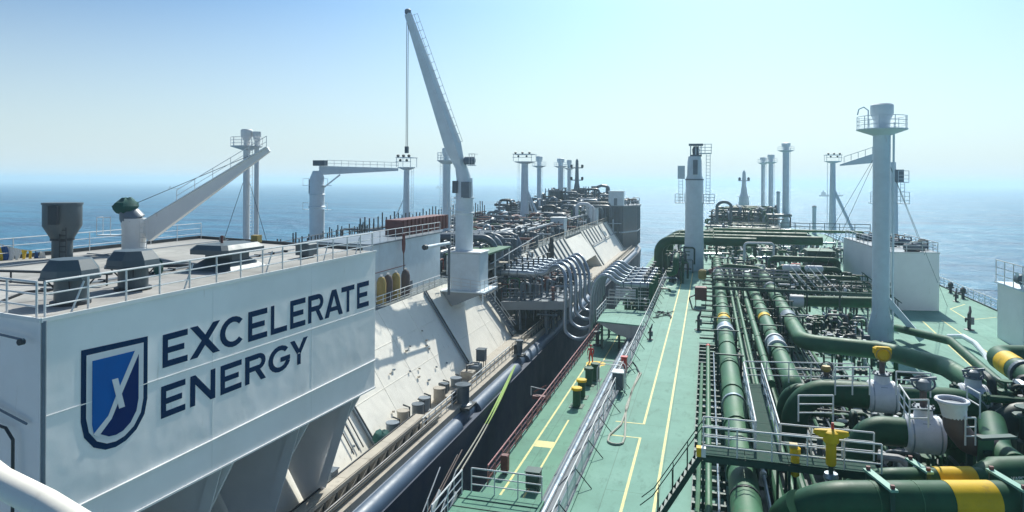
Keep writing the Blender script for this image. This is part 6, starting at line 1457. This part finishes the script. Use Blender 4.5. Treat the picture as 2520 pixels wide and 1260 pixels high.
# ------------------------------------------------------------------ left ship manifold and trunk deck clutter
mp2 = thing('manifold_platform', 'grey railed platform under the left ship hose connections, on struts', 'platform', (-21, 90, -1))
MB().prism([(-24.5, 82, -1.0), (-17.0, 84.6, -1.0), (-16.6, 104, -1.0), (-24.5, 104, -1.0)], (0, 0, 0.14)).build('floor', 'slate2', mp2)
MB().prism([(-24.5, 81.95, -1.9), (-17.0, 84.55, -1.9), (-17.0, 84.55, -0.85), (-24.5, 81.95, -0.85)], (0, 0.12, 0)).build('edge_beam', 'slopegrey', mp2)
MB().prism([(-16.98, 84.6, -1.9), (-16.58, 104, -1.9), (-16.58, 104, -0.85), (-16.98, 84.6, -0.85)], (-0.12, 0, 0)).build('edge_beam', 'slopegrey', mp2)
for x, y in ((-22.5, 83.2), (-19.4, 84.2), (-18.9, 86), (-20.5, 92), (-18.6, 94), (-18.6, 101)):
    MB().beam((x, y, -1.1), (x + .2, y, -5.0), .28).build('strut', 'slate2', mp2)
MB().beam((-17.6, 85, -1.2), (-19.6, 86.2, -4.6), .22).build('strut', 'slate2', mp2)
railing('railing', 'railing along the near edge of the grey manifold platform', [(-24.4, 82.1, -0.85), (-17.1, 84.7, -0.85)], 'slate2', 1.1, 1.0, 3, 0.04)
railing('railing', 'railing along the gap edge of the grey manifold platform', [(-17.05, 84.8, -0.85), (-16.7, 103.5, -0.85)], 'slate2', 1.1, 1.5, 3, 0.04)
for k, y in enumerate(YH):
    y = y + 4
    t = thing('hose_connection', word[k] + ' flanged hose connection on the left ship manifold, counted from the camera', 'pipe', (-22, y, 2.3))
    MB().tube([(-20.3, y, 2.5), (-21.2, y, 2.5), (-21.7, y, 2.5), (-26.2, y, 2.5)], [.26, .28, .4, .4], 12).build('spool', 'silver', t, smooth=True)
    for x in (-20.7, -21.7, -22.9, -24.0, -25.1): MB().lathe((x, y, 2.5), [(.48, -.07), (.48, .07)], 14, 'x').build('flange', 'slate2' if abs(x) > 22 else 'silver', t)
    for x in (-22.3, -24.6):
        MB().tube([(x, y, 2.6), (x, y, 3.7)], .12, 6).build('stem', 'dark', t)
        MB().lathe((x, y, 3.7), [(.38, -.03), (.38, .03)], 12).build('hand_wheel', 'dark', t)
    MB().beam((-22.0, y, 2.1), (-22.0, y, -.86), .25).build('prop', 'slate', t)
    tt = thing('riser_pipe', word[k] + ' tall slate pipe that comes across and bends down behind the left manifold', 'pipe', (-27, y, 0))
    x = -26.6 - .12 * k
    MB().tube(bend([(-38 - k, y + 2, 6.6 - .1 * k), (x, y + 2, 6.6 - .1 * k), (x, y + 2, -0.5)], 1.7, 8), .46, 14).build('pipe', 'slate2' if k % 2 else 'slate', tt, smooth=True)
    f = MB(); flange(f, (x, y + 2, 3.6), (0, 0, 1), .62); flange(f, (x, y + 2, 3.45), (0, 0, 1), .62); f.build('flange', 'slate', tt)
    f = MB(); flange(f, (x - 3, y + 2, 6.6 - .1 * k), Xd, .6); f.build('flange', 'slate', tt)
    t2 = thing('riser_pipe', word[k] + ' thinner riser between the tall slate pipes behind the left manifold', 'pipe', (-27.8, y, 0))
    MB().tube(bend([(-36, y + .4, 5.4), (x - .6, y + .4, 5.4), (x - .6, y + .4, -0.5)], 1.0, 6), .24, 10).build('pipe', 'silver' if k % 3 == 0 else 'slate', t2, smooth=True)
LM = ('slate', 'dark', 'slate2', 'slate', 'rust', 'slate')
manifold('manifold_gear', 'dark jumble of valves under the left ship hose connections', -25.5, -18.5, 84, 103, 110, 61, 2.6, 0.12, ('dark', 'slate', 'slate2', 'rust'), zb=-0.85, sc_=1.2, base=False)
manifold('manifold_gear', 'dark machinery packed behind the tall slate riser pipes', -40, -27.5, 82, 112, 120, 62, 4.2, 0.12, LM, zb=LD, sc_=1.7, base=False)
manifold('manifold_gear', 'dark pipes and boxes in front of the tall crane on the trunk deck', -34, -29, 73, 86, 60, 63, 3.0, 0.15, LM, zb=LD, sc_=1.3, base=False)
# green roofed rack
gr = thing('shelter', 'open shelter with a pale green roof and pipe shelves right of the tall crane', 'shelter', (-27, 80, LD))
MB().box(-29.6, -24.8, 76.0, 87.5, 5.3, 5.5).build('roof', 'midgreen', gr)
for x in (-29.4, -27.2, -25.0):
    for y in (76.2, 81, 87.2): MB().beam((x, y, -1.5), (x, y, 5.3), .16).build('post', 'mast', gr)
for z in (0.6, 2.0, 3.4):
    MB().box(-29.5, -24.9, 76.3, 87.3, z, z + .1).build('shelf', 'tan', gr)
    for k in range(3): MB().tube([(-29.3, 76.6 + k * .5, z + .35), (-25.1, 76.6 + k * .5, z + .35)], .14, 8).build('stored_pipe', ('slate', 'lag', 'dark')[k], gr, smooth=True)
railing('railing', 'railing in front of the open green roofed shelter', [(-29.4, 75.9, 0.7), (-24.6, 75.9, 0.7), (-24.4, 80, 0.7)], 'galv', 1.1, 1.1, 3, 0.035)
lb2 = thing('boarding_ladder', 'long pale aluminium ladder lying at an angle above the left manifold', 'ladder', (-24, 82, 4))
for s_ in (0, .55): MB().tube([(-25.5, 80.5 + s_, 3.9), (-23.0, 95 + s_, 6.4)], .05, 6).build('stile', 'galv', lb2)
rg_ = MB().tube([(-25.4, 81.1, 4.0), (-25.4, 81.65, 4.0)], .035, 5).build('rung', 'galv', lb2)
for k in range(1, 16): share(rg_, lb2, (2.45 * k / 16, 14 * k / 16, 2.45 * k / 16))

# trunk deck pipe runs
runs('deck_piping', 'long dark pipe runs on the left ship trunk deck beyond the white houses', [('y', 74, 190, -56, -30, 4.0, 5.6, 34, .16, .42), ('x', -56, -30, 76, 195, 4.6, 6.4, 26, .14, .34)], LM, 71)
runs('deck_piping', 'dark pipe runs on the trunk deck behind the lettered house', [('y', 44, 75, -55, -37, 3.8, 5.2, 18, .16, .38), ('x', -55, -37, 46, 75, 4.6, 5.8, 10, .14, .3)], LM, 72)
manifold('deck_gear', 'dark valves and machines scattered on the trunk deck near the level crane', -55, -38, 80, 125, 110, 73, 3.0, 0.2, LM, zb=LD, sc_=1.7, base=False)
manifold('deck_gear', 'dark machinery filling the trunk deck before the lamp mast', -55, -31, 126, 165, 110, 74, 4.0, 0.14, LM, zb=LD, sc_=2.4, base=False)
manifold('deck_gear', 'dark process machinery at the left ship bow round the vent masts', -54, -30, 170, 212, 110, 75, 6.5, 0.08, ('dark', 'slate', 'slate', 'slate2'), zb=LD, sc_=3.2, base=False)
cw = thing('catwalk', 'raised catwalk with a pale top and many dark upright posts left of the plain house', 'catwalk', (-48, 70, LD))
A_, B_ = Vector((-44.5, 56, 5.6)), Vector((-52.5, 104, 5.6))
pk = MB().beam(A_, A_ + (B_ - A_) * 0.030, 1.1, .14).build('plank', 'lag', cw)
for k in range(1, 32): share(pk, cw, (B_ - A_) * (k / 32))
po = MB().beam(A_ + Vector((.6, 0, -2.4)), A_ + Vector((.6, 0, 1.3)), .12).build('post', 'dark', cw); rp2 = random.Random(6)
for k in range(1, 60):
    o = share(po, cw, (B_ - A_) * (k / 60) + Vector((rp2.choice((0, -1.3, -2.4)), 0, rp2.uniform(-.5, .6))))
for h in (.6, 1.15): MB().tube([A_ + Vector((-1.3, 0, h)), B_ + Vector((-1.3, 0, h))], .05, 5).build('rail', 'dark', cw)
A_, B_ = Vector((-52, 96, 6.2)), Vector((-49, 150, 7.2))
cw2 = thing('catwalk', 'far dark catwalk with closely spaced uprights right of the level crane post', 'catwalk', (-52, 100, LD))
pk = MB().beam(A_, A_ + (B_ - A_) * 0.05, 1.2, .2).build('plank', 'dark', cw2)
for k in range(1, 20): share(pk, cw2, (B_ - A_) * (k / 20))
po = MB().beam(A_ + Vector((.6, 0, -3)), A_ + Vector((.6, 0, 2.0)), .16).build('post', 'dark', cw2)
for k in range(1, 40): share(po, cw2, (B_ - A_) * (k / 40) + Vector((0, 0, rp2.uniform(-.6, .6))))
railing('railing', 'long thin railing across the left ship trunk deck behind the dark red box', [(-56, 128, 5.5), (-30, 134, 5.5)], 'slate2', 1.3, 2.0, 2, 0.05)
for k, (x, y, w, d, h, mt, lb_) in enumerate(((-29.5, 140, 2.8, 3, 3.6, 'mast', 'pale box cabin on the deck right of the slanted legged lamp mast'), (-30, 182, 4.2, 3, 4.2, 'mast', 'pale square cabin near the top of the far ribbed slope'), (-24.8, 196.5, 4.2, 3, 4.0, 'mast', 'pale square cabin against the dark bow housing'))):
    z = LD if k < 2 else 7.4
    t = thing('deck_cabin', lb_, 'cabin', (x, y, z))
    MB().bevbox(x - w / 2, x + w / 2, y - d / 2, y + d / 2, z, z + h, .08).build('wall', mt, t)
    MB().box(x - w / 2 - .15, x + w / 2 + .15, y - d / 2 - .15, y + d / 2 + .15, z + h, z + h + .12).build('roof', 'white', t)
    MB().box(x - .5, x + .4, y - d / 2 - .04, y - d / 2 - .005, z + .1, z + 2.1).build('door', 'slate2', t)
for k, (x, y, r, h, lb_) in enumerate(((-43.8, 203, 2.4, 8.6, 'dark process tower at the left bow, wider left one'), (-36.5, 206, 1.6, 9.2, 'slim dark process tower beside the signal mast'), (-40.5, 203, 1.0, 7.0, 'short dark vessel between the bow process towers'))):
    t = thing('process_tower', lb_, 'tower', (x, y, LD))
    MB().lathe((x, y, LD), [(r, 0), (r, h * .5), (r * .9, h * .52), (r * .9, h)], 12).build('shell', 'slate', t, smooth=True)
    for f in (.3, .6, .95): MB().lathe((x, y, LD + h * f), [(r * 1.35, 0), (r * 1.35, .15)], 12).build('platform', 'slate2', t)
    for a in range(0, 360, 60): MB().beam((x + r * 1.3 * math.cos(RAD(a)), y + r * 1.3 * math.sin(RAD(a)), LD), (x + r * 1.3 * math.cos(RAD(a)), y + r * 1.3 * math.sin(RAD(a)), LD + h * 1.05), .22).build('column', 'slate', t)
bc = thing('bow_crane', 'small arched crane silhouette above the left ship bow', 'crane', (-31, 205, LD))
MB().beam((-32.5, 206, LD), (-32.5, 206, 12.6), .6).build('post', 'slate2', bc)
MB().tube(bend([(-32.5, 206, 12.2), (-30.5, 206, 13.0), (-28.4, 206, 12.7), (-28.0, 206, LD)], .8, 5), .42, 8).build('arch', 'slate2', bc, smooth=True)
MB().beam((-29.2, 206, LD), (-28.6, 206, 12.4), 1.0).build('leg', 'slate', bc)
MB().box(-33.4, -31.6, 205, 207, 11.6, 12.8).build('cab', 'slate', bc)
dk = thing('hose_crane', 'slim dark jib stowed upright on the far cream slope', 'crane', (-24.2, 108, -1))
MB().lathe((-24.0, 108, -3.2), [(.5, 0), (.4, .5), (.4, 3.0), (.55, 3.1), (.55, 4.6)], 12).build('post', 'dark', dk, smooth=True)
MB().tube([(-24.0, 108, 0.5), (-24.0, 108, 3.0), (-23.9, 108, 5.2)], [.45, .5, .2], 8).build('jib', 'dark', dk, smooth=True)
MB().box(-23.9, -22.0, 107.5, 108.5, -.9, .2).build('winch', 'slate', dk)
MB().box(-24.0, -20.6, 112, 113, -2.9, -2.6).build('platform', 'slate2', dk)
MB().beam((-20.8, 112.5, -2.7), (-20.8, 112.5, -4.5), .2).build('platform_leg', 'slate2', dk)
lump('covered_gear', 'rounded dark covered gear on the left walkway past the hoses', (-20.6, 112, -3.4), 0.95, 'dark', 14, 'gear', (0.8, 1, 1.2))
railing('railing', 'tan handrail along the far left walkway beyond the manifold', [(-19.9, 105, -4.5), (-19.9, 192, -4.5)], 'tan', 1.1, 3.0, 2, 0.05)
railing('railing', 'pale railing on top of the far cream slope', [(-27.1, 100, LD), (-27.1, 193, LD)], 'tan', 1.1, 3.0, 2, 0.05)

# ------------------------------------------------------------------ foreground lower right
F1 = pipe_line('pipe', 'thick dark green pipe with a broad yellow band along the bottom right edge', [(3.13, 26.6, 2.2), (4.14, 26.19, 2.95), (12.09, 28.55, 2.95)], 0.66, mat='green', bend_r=1.5)
q0, q1 = Vector((4.14, 26.19, 2.95)), Vector((12.09, 28.55, 2.95)); dF = (q1 - q0).normalized()
F1b = Vector((8.83, 27.58, 2.95)); f = MB(); flange(f, F1b, dF, .67, 1.60, 32); f.build('painted_band', 'yellow', F1, smooth=True)
MB().tube(bend([Vector((3.28, 26.14, 2.6)) , Vector((2.86, 26.54, 2)), Vector((2.87, 28.7, 0.6))], .8, 4), .66, 18).build('elbow', 'green', F1, smooth=True)
G1 = pipe_line('pipe', 'green pipe with a yellow band just behind the bottom edge pipe', [(5.73, 30.71, 1.6), (5.82, 28.47, 2.95), (12.14, 30.5, 2.95)], 0.42, mat='green', bend_r=.9)
g0, g1 = Vector((5.82, 28.47, 2.95)), Vector((12.14, 30.5, 2.95)); dG = (g1 - g0).normalized()
f = MB(); flange(f, Vector((8.93, 29.47, 2.95)), dG, .43, 1.45, 32); f.build('painted_band', 'yellow', G1, smooth=True)
MB().tube([Vector((9.84, 29.82, 2.95)), Vector((10.56, 30.18, 2.95)), Vector((13.17, 31.11, 2.95))], [.42, .70, .72], 24).build('reducer', 'green', G1, smooth=True)
MB().tube(bend([Vector((11.61, 31.22, 3)), Vector((11.5, 32.66, 3)), Vector((12.69, 36.75, 3))], .8, 6), .55, 20).build('branch', 'green', G1, smooth=True)
def bolted_joint(t, p, d, r, mat='green', nb=14):
    p = Vector(p); d = Vector(d).normalized(); u = Vector((0, 0, 1)); w = d.cross(u).normalized()
    for s_ in (-.07, .07): f = MB(); flange(f, p + d * s_, d, r * 1.22, .09, 28); f.build('flange', mat, t)
    b = MB().cbox(tuple(p + u * r * 1.13), (.30, .07, .07)).build('bolt', 'slate2', t)
    for k in range(1, nb):
        a = 2 * math.pi * k / nb; share(b, t, u * (r * 1.13 * (math.cos(a) - 1)) + w * r * 1.13 * math.sin(a))
for fr in (.12, .3): f = MB(); flange(f, q0.lerp(q1, fr + .06), dF, .668, .03, 28); f.build('weld_bead', 'midgreen', F1)
# words painted on the pipe
def plate_text(txt, p, size, mat, parent, rot=0.0):
    cu = bpy.data.curves.new('painted_text', 'FONT'); cu.body = txt; cu.size = size; cu.extrude = 0.004
    o = bpy.data.objects.new('painted_text', cu); C.objects.link(o)
    dg = bpy.context.evaluated_depsgraph_get(); me = bpy.data.meshes.new_from_object(o.evaluated_get(dg)); bpy.data.objects.remove(o)
    o = bpy.data.objects.new('painted_text', me); C.objects.link(o); me.materials.append(M[mat]); o.parent = parent
    o.location = Vector(p) - Vector(ORG[parent.name]); o.rotation_euler = (RAD(62), 0, rot); ORG[o.name] = ORG[parent.name]
    return o
plate_text('VAPOR NO.1', Vector((10.76, 29.88, 3.22)) + Vector((0, -.66, -.02)), .2, 'lag', G1, math.atan2(dG.y, dG.x))
# straps over the pipes
def strap(p, d, r, label):
    t = thing('pipe_clamp', label, 'clamp', tuple(p)); p = Vector(p); d = Vector(d).normalized(); s_ = Vector((-d.y, d.x, 0))
    MB().beam(p - s_ * (r + .25) + Vector((0, 0, r + .06)), p + s_ * (r + .25) + Vector((0, 0, r + .06)), .26, .08).build('top_bar', 'palegreen', t)
    for k in (-1, 1):
        MB().beam(p + s_ * k * (r + .12) + Vector((0, 0, r + .04)), p + s_ * k * (r + .12) - Vector((0, 0, p.z - .02)), .14).build('post', 'frame', t)
        MB().cbox(tuple(p + s_ * k * (r + .12) + Vector((0, 0, r + .16))), (.13, .13, .12)).build('bolt_block', 'rust', t)
strap(Vector((5.85, 26.7, 2.95)), dF, .66, 'green clamp over the bottom edge pipe, left one')
strap(Vector((10.14, 27.97, 2.95)), dF, .66, 'green clamp over the bottom edge pipe, right one beyond the yellow band')
strap(Vector((7.7, 29.11, 2.95)), dG, .42, 'green clamp over the rear banded pipe')

def big_valve(name, label, c, r, L, ax, act, stem_h, root_label=None):
    """lagged valve: drum on the pipe, riser stem, actuator of a given kind"""
    t = thing(name, label, 'valve', tuple(c)); c = Vector(c); d = Vector(ax).normalized()
    MB().tube([c - d * L / 2, c - d * (L / 2 - .1), c + d * (L / 2 - .1), c + d * L / 2], [r * .86, r, r, r * .86], 22).build('lagged_body', 'lag', t, smooth=True)
    MB().tube([c, c + Vector((0, 0, r + .35))], [r * .62, r * .42], 16).build('bonnet', 'lag', t, smooth=True)
    for k in (-1, 1): f = MB(); flange(f, c + d * k * L * .36, d, r * 1.03, .05, 24); f.build('lagging_strap', 'silver', t)
    bo = MB().cbox((c.x, c.y - r * .66, c.z + r * .66), (.3, .02, .18)).build('name_plate', 'silver', t)
    f = MB(); flange(f, c + Vector((0, 0, r + .36)), (0, 0, 1), r * .55, .07, 18); f.build('bonnet_flange', 'slate2', t)
    b0 = MB().cbox(tuple(c + Vector((r * .47, 0, r + .43))), (.07, .07, .09)).build('bolt', 'slate', t)
    for a in range(45, 360, 45): share(b0, t, (r * .47 * (math.cos(RAD(a)) - 1), r * .47 * math.sin(RAD(a)), 0))
    s0 = c + Vector((0, 0, r + .3)); s1 = s0 + Vector((0, 0, stem_h))
    MB().tube([s0, s1], .14, 10).build('stem', 'brown', t, smooth=True)
    if act == 'wheel':
        MB().lathe(tuple(s1), [(.2, -.25), (.34, -.15), (.34, .15), (.2, .25)], 14, 'y').build('gearbox', 'yellow', t, smooth=True)
        MB().tube([s1 + Vector((.33 * math.cos(RAD(a)), -.3, .33 * math.sin(RAD(a)) + .02)) for a in range(0, 361, 24)], .035, 6, caps=False).build('hand_wheel', 'orange', t, smooth=True)
        MB().bevbox(s1.x - .42, s1.x + .42, s1.y - .2, s1.y + .2, s1.z + .05, s1.z + .38, .08).build('actuator', 'yellow', t)
    elif act == 'ring':
        MB().lathe(tuple(s1), [(.15, -.15), (.26, 0), (.2, .15)], 12).build('gearbox', 'orange', t, smooth=True)
        MB().tube([s1 + Vector((.3 * math.cos(RAD(a)), -.2, .3 * math.sin(RAD(a)) + .12)) for a in range(0, 361, 24)], .03, 6, caps=False).build('hand_wheel', 'brown', t, smooth=True)
    else:
        MB().lathe(tuple(s1), [(.18, -.2), (.3, -.1), (.3, .2), (.15, .3)], 12).build('gearbox', 'slate2', t, smooth=True)
        MB().tube([s1 + Vector((.45 * math.cos(RAD(a)), .1 * math.sin(RAD(a)), .1 + .3 * math.sin(RAD(a)))) for a in range(0, 361, 24)], .045, 6, caps=False).build('hand_wheel', 'slate', t, smooth=True)
        MB().beam(s1 + Vector((-.5, 0, .2)), s1 + Vector((.5, 0, .35)), .12).build('lever', 'slate2', t)
    return t
V1 = Vector((9.03, 33.58, 3.2)); V2 = Vector((8.58, 38.87, 3.2)); V3 = Vector((6.1, 39.7, 2.9)); V4 = Vector((12.97, 39.92, 3.1))
big_valve('valve', 'big white lagged valve with a blue grey hand wheel, nearest at the lower right', V1, .80, 1.45, Xd, 'lever', 1.0)
big_valve('valve', 'white lagged valve topped by a yellow actuator on a brown stem', V2, .80, 1.35, Xd, 'wheel', 1.05)
big_valve('valve', 'small white lagged valve with a ring wheel on a short stem', V3, .5, .8, Xd, 'ring', .5)
big_valve('valve', 'white lagged valve beside the dark block at the right', V4, .8, 1.3, Xd, 'lever', .15)
def arm(label, c, dx, down, r, left=1.2):
    """pipe from a valve that bends down to the deck on its left"""
    a = c + Vector((-dx, 0, 0)); b = a + Vector((-left, -.1, 0))
    return pipe_line('pipe', label, [tuple(c - Vector((dx - .1, 0, 0))), tuple(b), tuple(b + Vector((-.35, -.4, -down)))], r, mat='green', bend_r=left * .95)
arm('thick dark green elbow coming up to the nearest white valve', V1, .75, 3.1, .62, 1.6)
arm('long thick dark green elbow left of the white valve with the yellow actuator', V2, .68, 3.1, .66, 3.3)
arm('dark green elbow behind the small white valve', V3, .4, 2.8, .45, 1.5)
pipe_line('pipe', 'thick green pipe leaving the yellow topped valve to the right', [tuple(V2 + Vector((.66, 0, 0))), tuple(V2 + Vector((4.2, .2, 0))), tuple(V2 + Vector((4.6, .3, -3)))], .66, mat='green', bend_r=1.2)
pipe_line('pipe', 'thick green pipe behind the small ring wheel valve running right', [tuple(V3 + Vector((.4, 0, 0))), tuple(V3 + Vector((9.5, 1.4, 0)))], .46, mat='green')
pipe_line('pipe', 'dark green pipe leaving the nearest white valve to the right', [tuple(V1 + Vector((.72, 0, 0))), tuple(V1 + Vector((1.5, .5, 0))), tuple(V1 + Vector((1.8, .6, -2.9)))], .55, mat='green')
MBk = thing('equipment_block', 'dark green steel block at the right edge behind the funnel', 'block', (13.5, 36, 0))
p0, p1 = Vector((12.68, 37.45, 2)), Vector((14.82, 38.09, 2))
MB().bevbox(p0.x, p1.x + 1.5, p0.y + .6, p0.y + 5.0, 0, 2.5, .08).build('wall', 'deep', MBk)
MB().box(p0.x - .1, p1.x + 1.6, p0.y + .5, p0.y + 5.1, 2.5, 2.62).build('lid', 'grating', MBk)
for k in range(3): MB().lathe((p0.x + .5 + .9 * k, p0.y + .6, 2.1), [(.14, -.05), (.14, .02)], 10, 'y').build('nozzle', 'silver', MBk)
YR = pipe_line('pipe', 'green pipe with a yellow band curling in from the right edge', [(21.44, 49.74, 3.5), (17.09, 48.8, 3.5), (16.84, 41.49, 3.5)], .68, mat='green', bend_r=.9)
f = MB(); a, b = Vector((17.09, 48.8, 3.5)), Vector((16.84, 41.49, 3.5)); flange(f, a.lerp(b, .33), b - a, .69, 1.7, 28); f.build('painted_band', 'yellow', YR, smooth=True)
f = MB(); flange(f, a.lerp(b, .60), b - a, .80, .35, 28); f.build('collar', 'slate', YR)
wb = thing('rail_arch', 'curved pale flat rail arching over the deck left of the yellow banded pipe', 'rail', (20.39, 69.09, 0.5))
ap = [(20.92, 70.35, 0.34), (21.44, 68.42, 0.79), (21.71, 66.42, 0.65), (21.76, 64.36, 0.13), (21.45, 62.19, -0.64), (20.81, 59.93, -1.17)]
MB().tube(bend(ap, .5, 2), .22, 10).build('rail', 'mast', wb, smooth=True)
MB().tube([ap[0], (ap[0][0], ap[0][1], 0)], .05, 6).build('leg', 'mast', wb)
MB().tube([ap[3], (ap[3][0], ap[3][1], 0)], .05, 6).build('leg', 'mast', wb)

# funnel cowl
fc = thing('cowl_vent', 'white rimmed funnel on a curved brown pipe beside the nearest white valve', 'ventilator', (9.62, 31.82, 5.33))
ct = Vector((9.59, 31.81, 5.24)); c1_ = Vector((9.71, 31.85, 4.5)); c2_ = Vector((10.27, 32, 3.77)); c3_ = Vector((11.3, 32.71, 3.46))
MB().tube([ct, ct.lerp(c1_, .3), c1_], [.56, .48, .43], 24, caps=False).build('white_throat', 'lag', fc, smooth=True)
MB().tube([ct + Vector((.56 * math.cos(RAD(a)), .56 * math.sin(RAD(a)), 0.0)) for a in range(0, 361, 15)], .075, 8, caps=False).build('rim', 'lag', fc, smooth=True)
MB().tube(bend([ct.lerp(c1_, .75), c1_ + Vector((.02, 0, -.35)), c2_ + Vector((0, 0, -.3)), c3_ + Vector((0, 0, -.25))], .8, 8), .44, 20).build('brown_pipe', 'brown', fc, smooth=True)
MB().lathe(tuple(ct + Vector((0, 0, -.12))), [(.46, 0), (.46, .02)], 20).build('screen', 'slate2', fc)
MB().beam(c2_ + Vector((0, 0, -.6)), (c2_.x, c2_.y, 0), .2).build('prop', 'frame', fc)

# yellow actuators
def t_actuator(p, label, s=1.0):
    t = thing('valve_actuator', label, 'actuator', tuple(p)); x, y, z = p
    MB().lathe(p, [(.2 * s, -1.5 * s), (.24 * s, -1.4 * s), (.24 * s, -.5 * s), (.36 * s, -.35 * s), (.36 * s, .1 * s), (.2 * s, .2 * s)], 18).build('cylinder', 'yellow', t, smooth=True)
    MB().tube([(x - .78 * s, y, z + .08 * s), (x - .5 * s, y, z + .02 * s), (x, y, z), (x + .5 * s, y, z + .02 * s), (x + .78 * s, y, z + .08 * s)], [.10 * s, .2 * s, .24 * s, .2 * s, .10 * s], 14).build('cross_head', 'yellow', t, smooth=True)
    MB().tube([(x, y, z - 1.45 * s), (x, y, .3)], .09, 8).build('shaft', 'frame', t)
    MB().lathe((x, y, z - 2.2 * s), [(.3 * s, 0), (.36 * s, .1), (.3 * s, .25)], 12).build('valve_body', 'silver', t, smooth=True)
    MB().tube([(x + .05, y, z + .15 * s), (x + .05, y, z + .55 * s)], .05, 6).build('indicator', 'red', t)
t_actuator((4.52, 28.22, 4.6), 'yellow T shaped valve actuator standing beside the near walkway', .78)
ya = thing('valve_actuator', 'slim yellow actuator at the right end of the near walkway', 'actuator', (3.34, 28.83, 3.6))
p = (3.33, 28.75, 3.6)
MB().lathe(p, [(.10, -.95), (.16, -.9), (.16, -.2), (.12, -.15), (.2, -.1), (.2, .15), (.1, .22)], 14).build('cylinder', 'yellow', ya, smooth=True)
MB().cbox((p[0] - .08, p[1] - .1, p[2] + .28), (.3, .2, .16)).build('cap', 'orange', ya)
MB().tube([(p[0], p[1], p[2] - .9), (p[0], p[1], .2)], .06, 6).build('shaft', 'frame', ya)

# railings round the valves
railing('railing', 'white railing around the steps left of the nearest white valve', [(7.96, 33, 4.3), (7.8, 30.81, 4.3), (8.53, 31.03, 4.3)], 'galv', 1.1, .9, 3, .03)
railing('railing', 'white railing on the steps right of the nearest white valve', [(9.73, 32.66, 3.9), (9.94, 31.41, 3.6), (10.33, 31.53, 3.6)], 'galv', 1.1, .8, 3, .03)
railing('railing', 'white railing standing in front of the yellow topped valve, left part', [(5.81, 35.26, 4.1), (7.37, 35.74, 4.1)], 'galv', 1.3, 1.0, 3, .03)
railing('railing', 'white railing right of the yellow topped valve', [(8.57, 36.1, 4.1), (10.02, 36.16, 4.1)], 'galv', 1.1, 1.0, 3, .03)
railing('railing', 'white railing above the crossing between near walkway and yellow T actuator', [(3.77, 31.53, 3.9), (5.19, 31.95, 3.9)], 'galv', 1.1, 1.1, 3, .03)
railing('railing', 'stepped white railing just right of the small ring wheel valve', [(6.64, 40.95, 3.2), (7.71, 41.28, 3.2)], 'galv', 1.0, 1.0, 3, .03)
railing('railing', 'white railing behind the funnel near the right block', [(11.55, 36.3, 3.6), (11.71, 35.21, 3.6)], 'galv', 1.1, .8, 2, .03)
walkway('walkway', 'short green platform under the steps of the nearest white valve', V1.x - .9, V1.x + 2.6, V1.y - 2.2, V1.y - 1.0, 2.0, ())
GB = thing('pipe_saddle', 'tall green bracket plate standing over the branch pipe at the right', 'bracket', (11.31, 32.55, 3.6))
a, b = Vector((10.44, 31.54, 3.9)), Vector((11.87, 32.15, 3.9))
MB().beam(a, b, .35, .1).build('top_plate', 'frame', GB)
MB().prism([a, a.lerp(b, .45), a.lerp(b, .4) - Vector((0, 0, 2.4)), a - Vector((0, 0, 2.4))], (0, .12, 0)).build('web_plate', 'midgreen', GB)
MB().prism([a.lerp(b, .12) - Vector((0, .1, .5)), a.lerp(b, .38) - Vector((0, .1, .5)), a.lerp(b, .25) - Vector((0, .1, 1.4))], (0, .08, 0)).build('gusset', 'frame', GB)

manifold('valve_manifold', 'dark pipes and small valves packed under the big lagged valves at the lower right', 5.5, 13.5, 29.5, 41, 90, 81, 2.3, 0.12, ('deep', 'frame', 'dark', 'green'), sc_=1.1, base=False)
manifold('valve_manifold', 'dark fittings crowded under the bottom edge pipe and near walkway', 2.6, 9.5, 23.5, 28.4, 60, 82, 1.9, 0.14, ('deep', 'frame', 'dark', 'green'), base=False)

fineL = ('slate', 'dark', 'slate', 'slate2', 'rust')
manifold('small_bore_piping', 'fine dark piping and fittings on the left trunk deck beyond the riser pipes', -42, -28, 112, 165, 150, 101, 3.2, 0.16, fineL, zb=LD, sc_=1.1, base=False)
manifold('small_bore_piping', 'fine dark piping on the left trunk deck round the level crane post', -56, -40, 60, 120, 150, 102, 2.6, 0.2, fineL, zb=LD, sc_=1.0, base=False)
manifold('bow_machinery', 'tight dark cluster of machinery between the left bow process towers', -47, -29, 196, 214, 110, 103, 9.0, 0.06, ('slate', 'slate2', 'dark', 'slate'), zb=LD, sc_=2.2, base=False)
manifold('bow_machinery', 'railed jumble of gear on the roof of the dark bow housing', -30.5, -21, 198, 224, 50, 104, 2.0, 0.1, ('slate', 'slate2', 'dark'), zb=7.35, sc_=1.6, base=False)
manifold('manifold_gear', 'dark struts and pipes hanging below the grey manifold platform', -24, -18.6, 83, 103, 60, 105, 2.8, 0.05, ('dark', 'slate', 'slate2'), zb=-4.4, sc_=1.0, base=False)

for k, (y, z, r) in enumerate(((37.2, 3.3, .62), (39.0, 2.9, .5), (35.4, 2.9, .4))):
    pipe_line('pipe', ('big deep green pipe lying above the dark block at the right edge', 'deep green pipe behind the big one on the dark block', 'thinner deep green pipe in front of the big one on the dark block')[k], [(13.2 + .3 * k, y, .4), (13.2 + .3 * k, y, z), (21, y + .6, z)], r, mat='deep', bend_r=r * 1.7, joints=[((15.2, y + .15, z), Xd), ((17.4, y + .3, z), Xd)])
manifold('valve_manifold', 'dark valves and pipes standing on the block at the right edge', 13.5, 19, 34, 41, 50, 111, 2.2, 0.08, ('deep', 'frame', 'dark', 'green'), zb=2.5, sc_=1.3, base=False)
manifold('valve_manifold', 'dark pipework between the right block and the turned thick pipe', 9.5, 16.5, 41, 47, 50, 112, 2.2, 0.1, ('deep', 'frame', 'dark', 'green'), sc_=1.3, base=False)
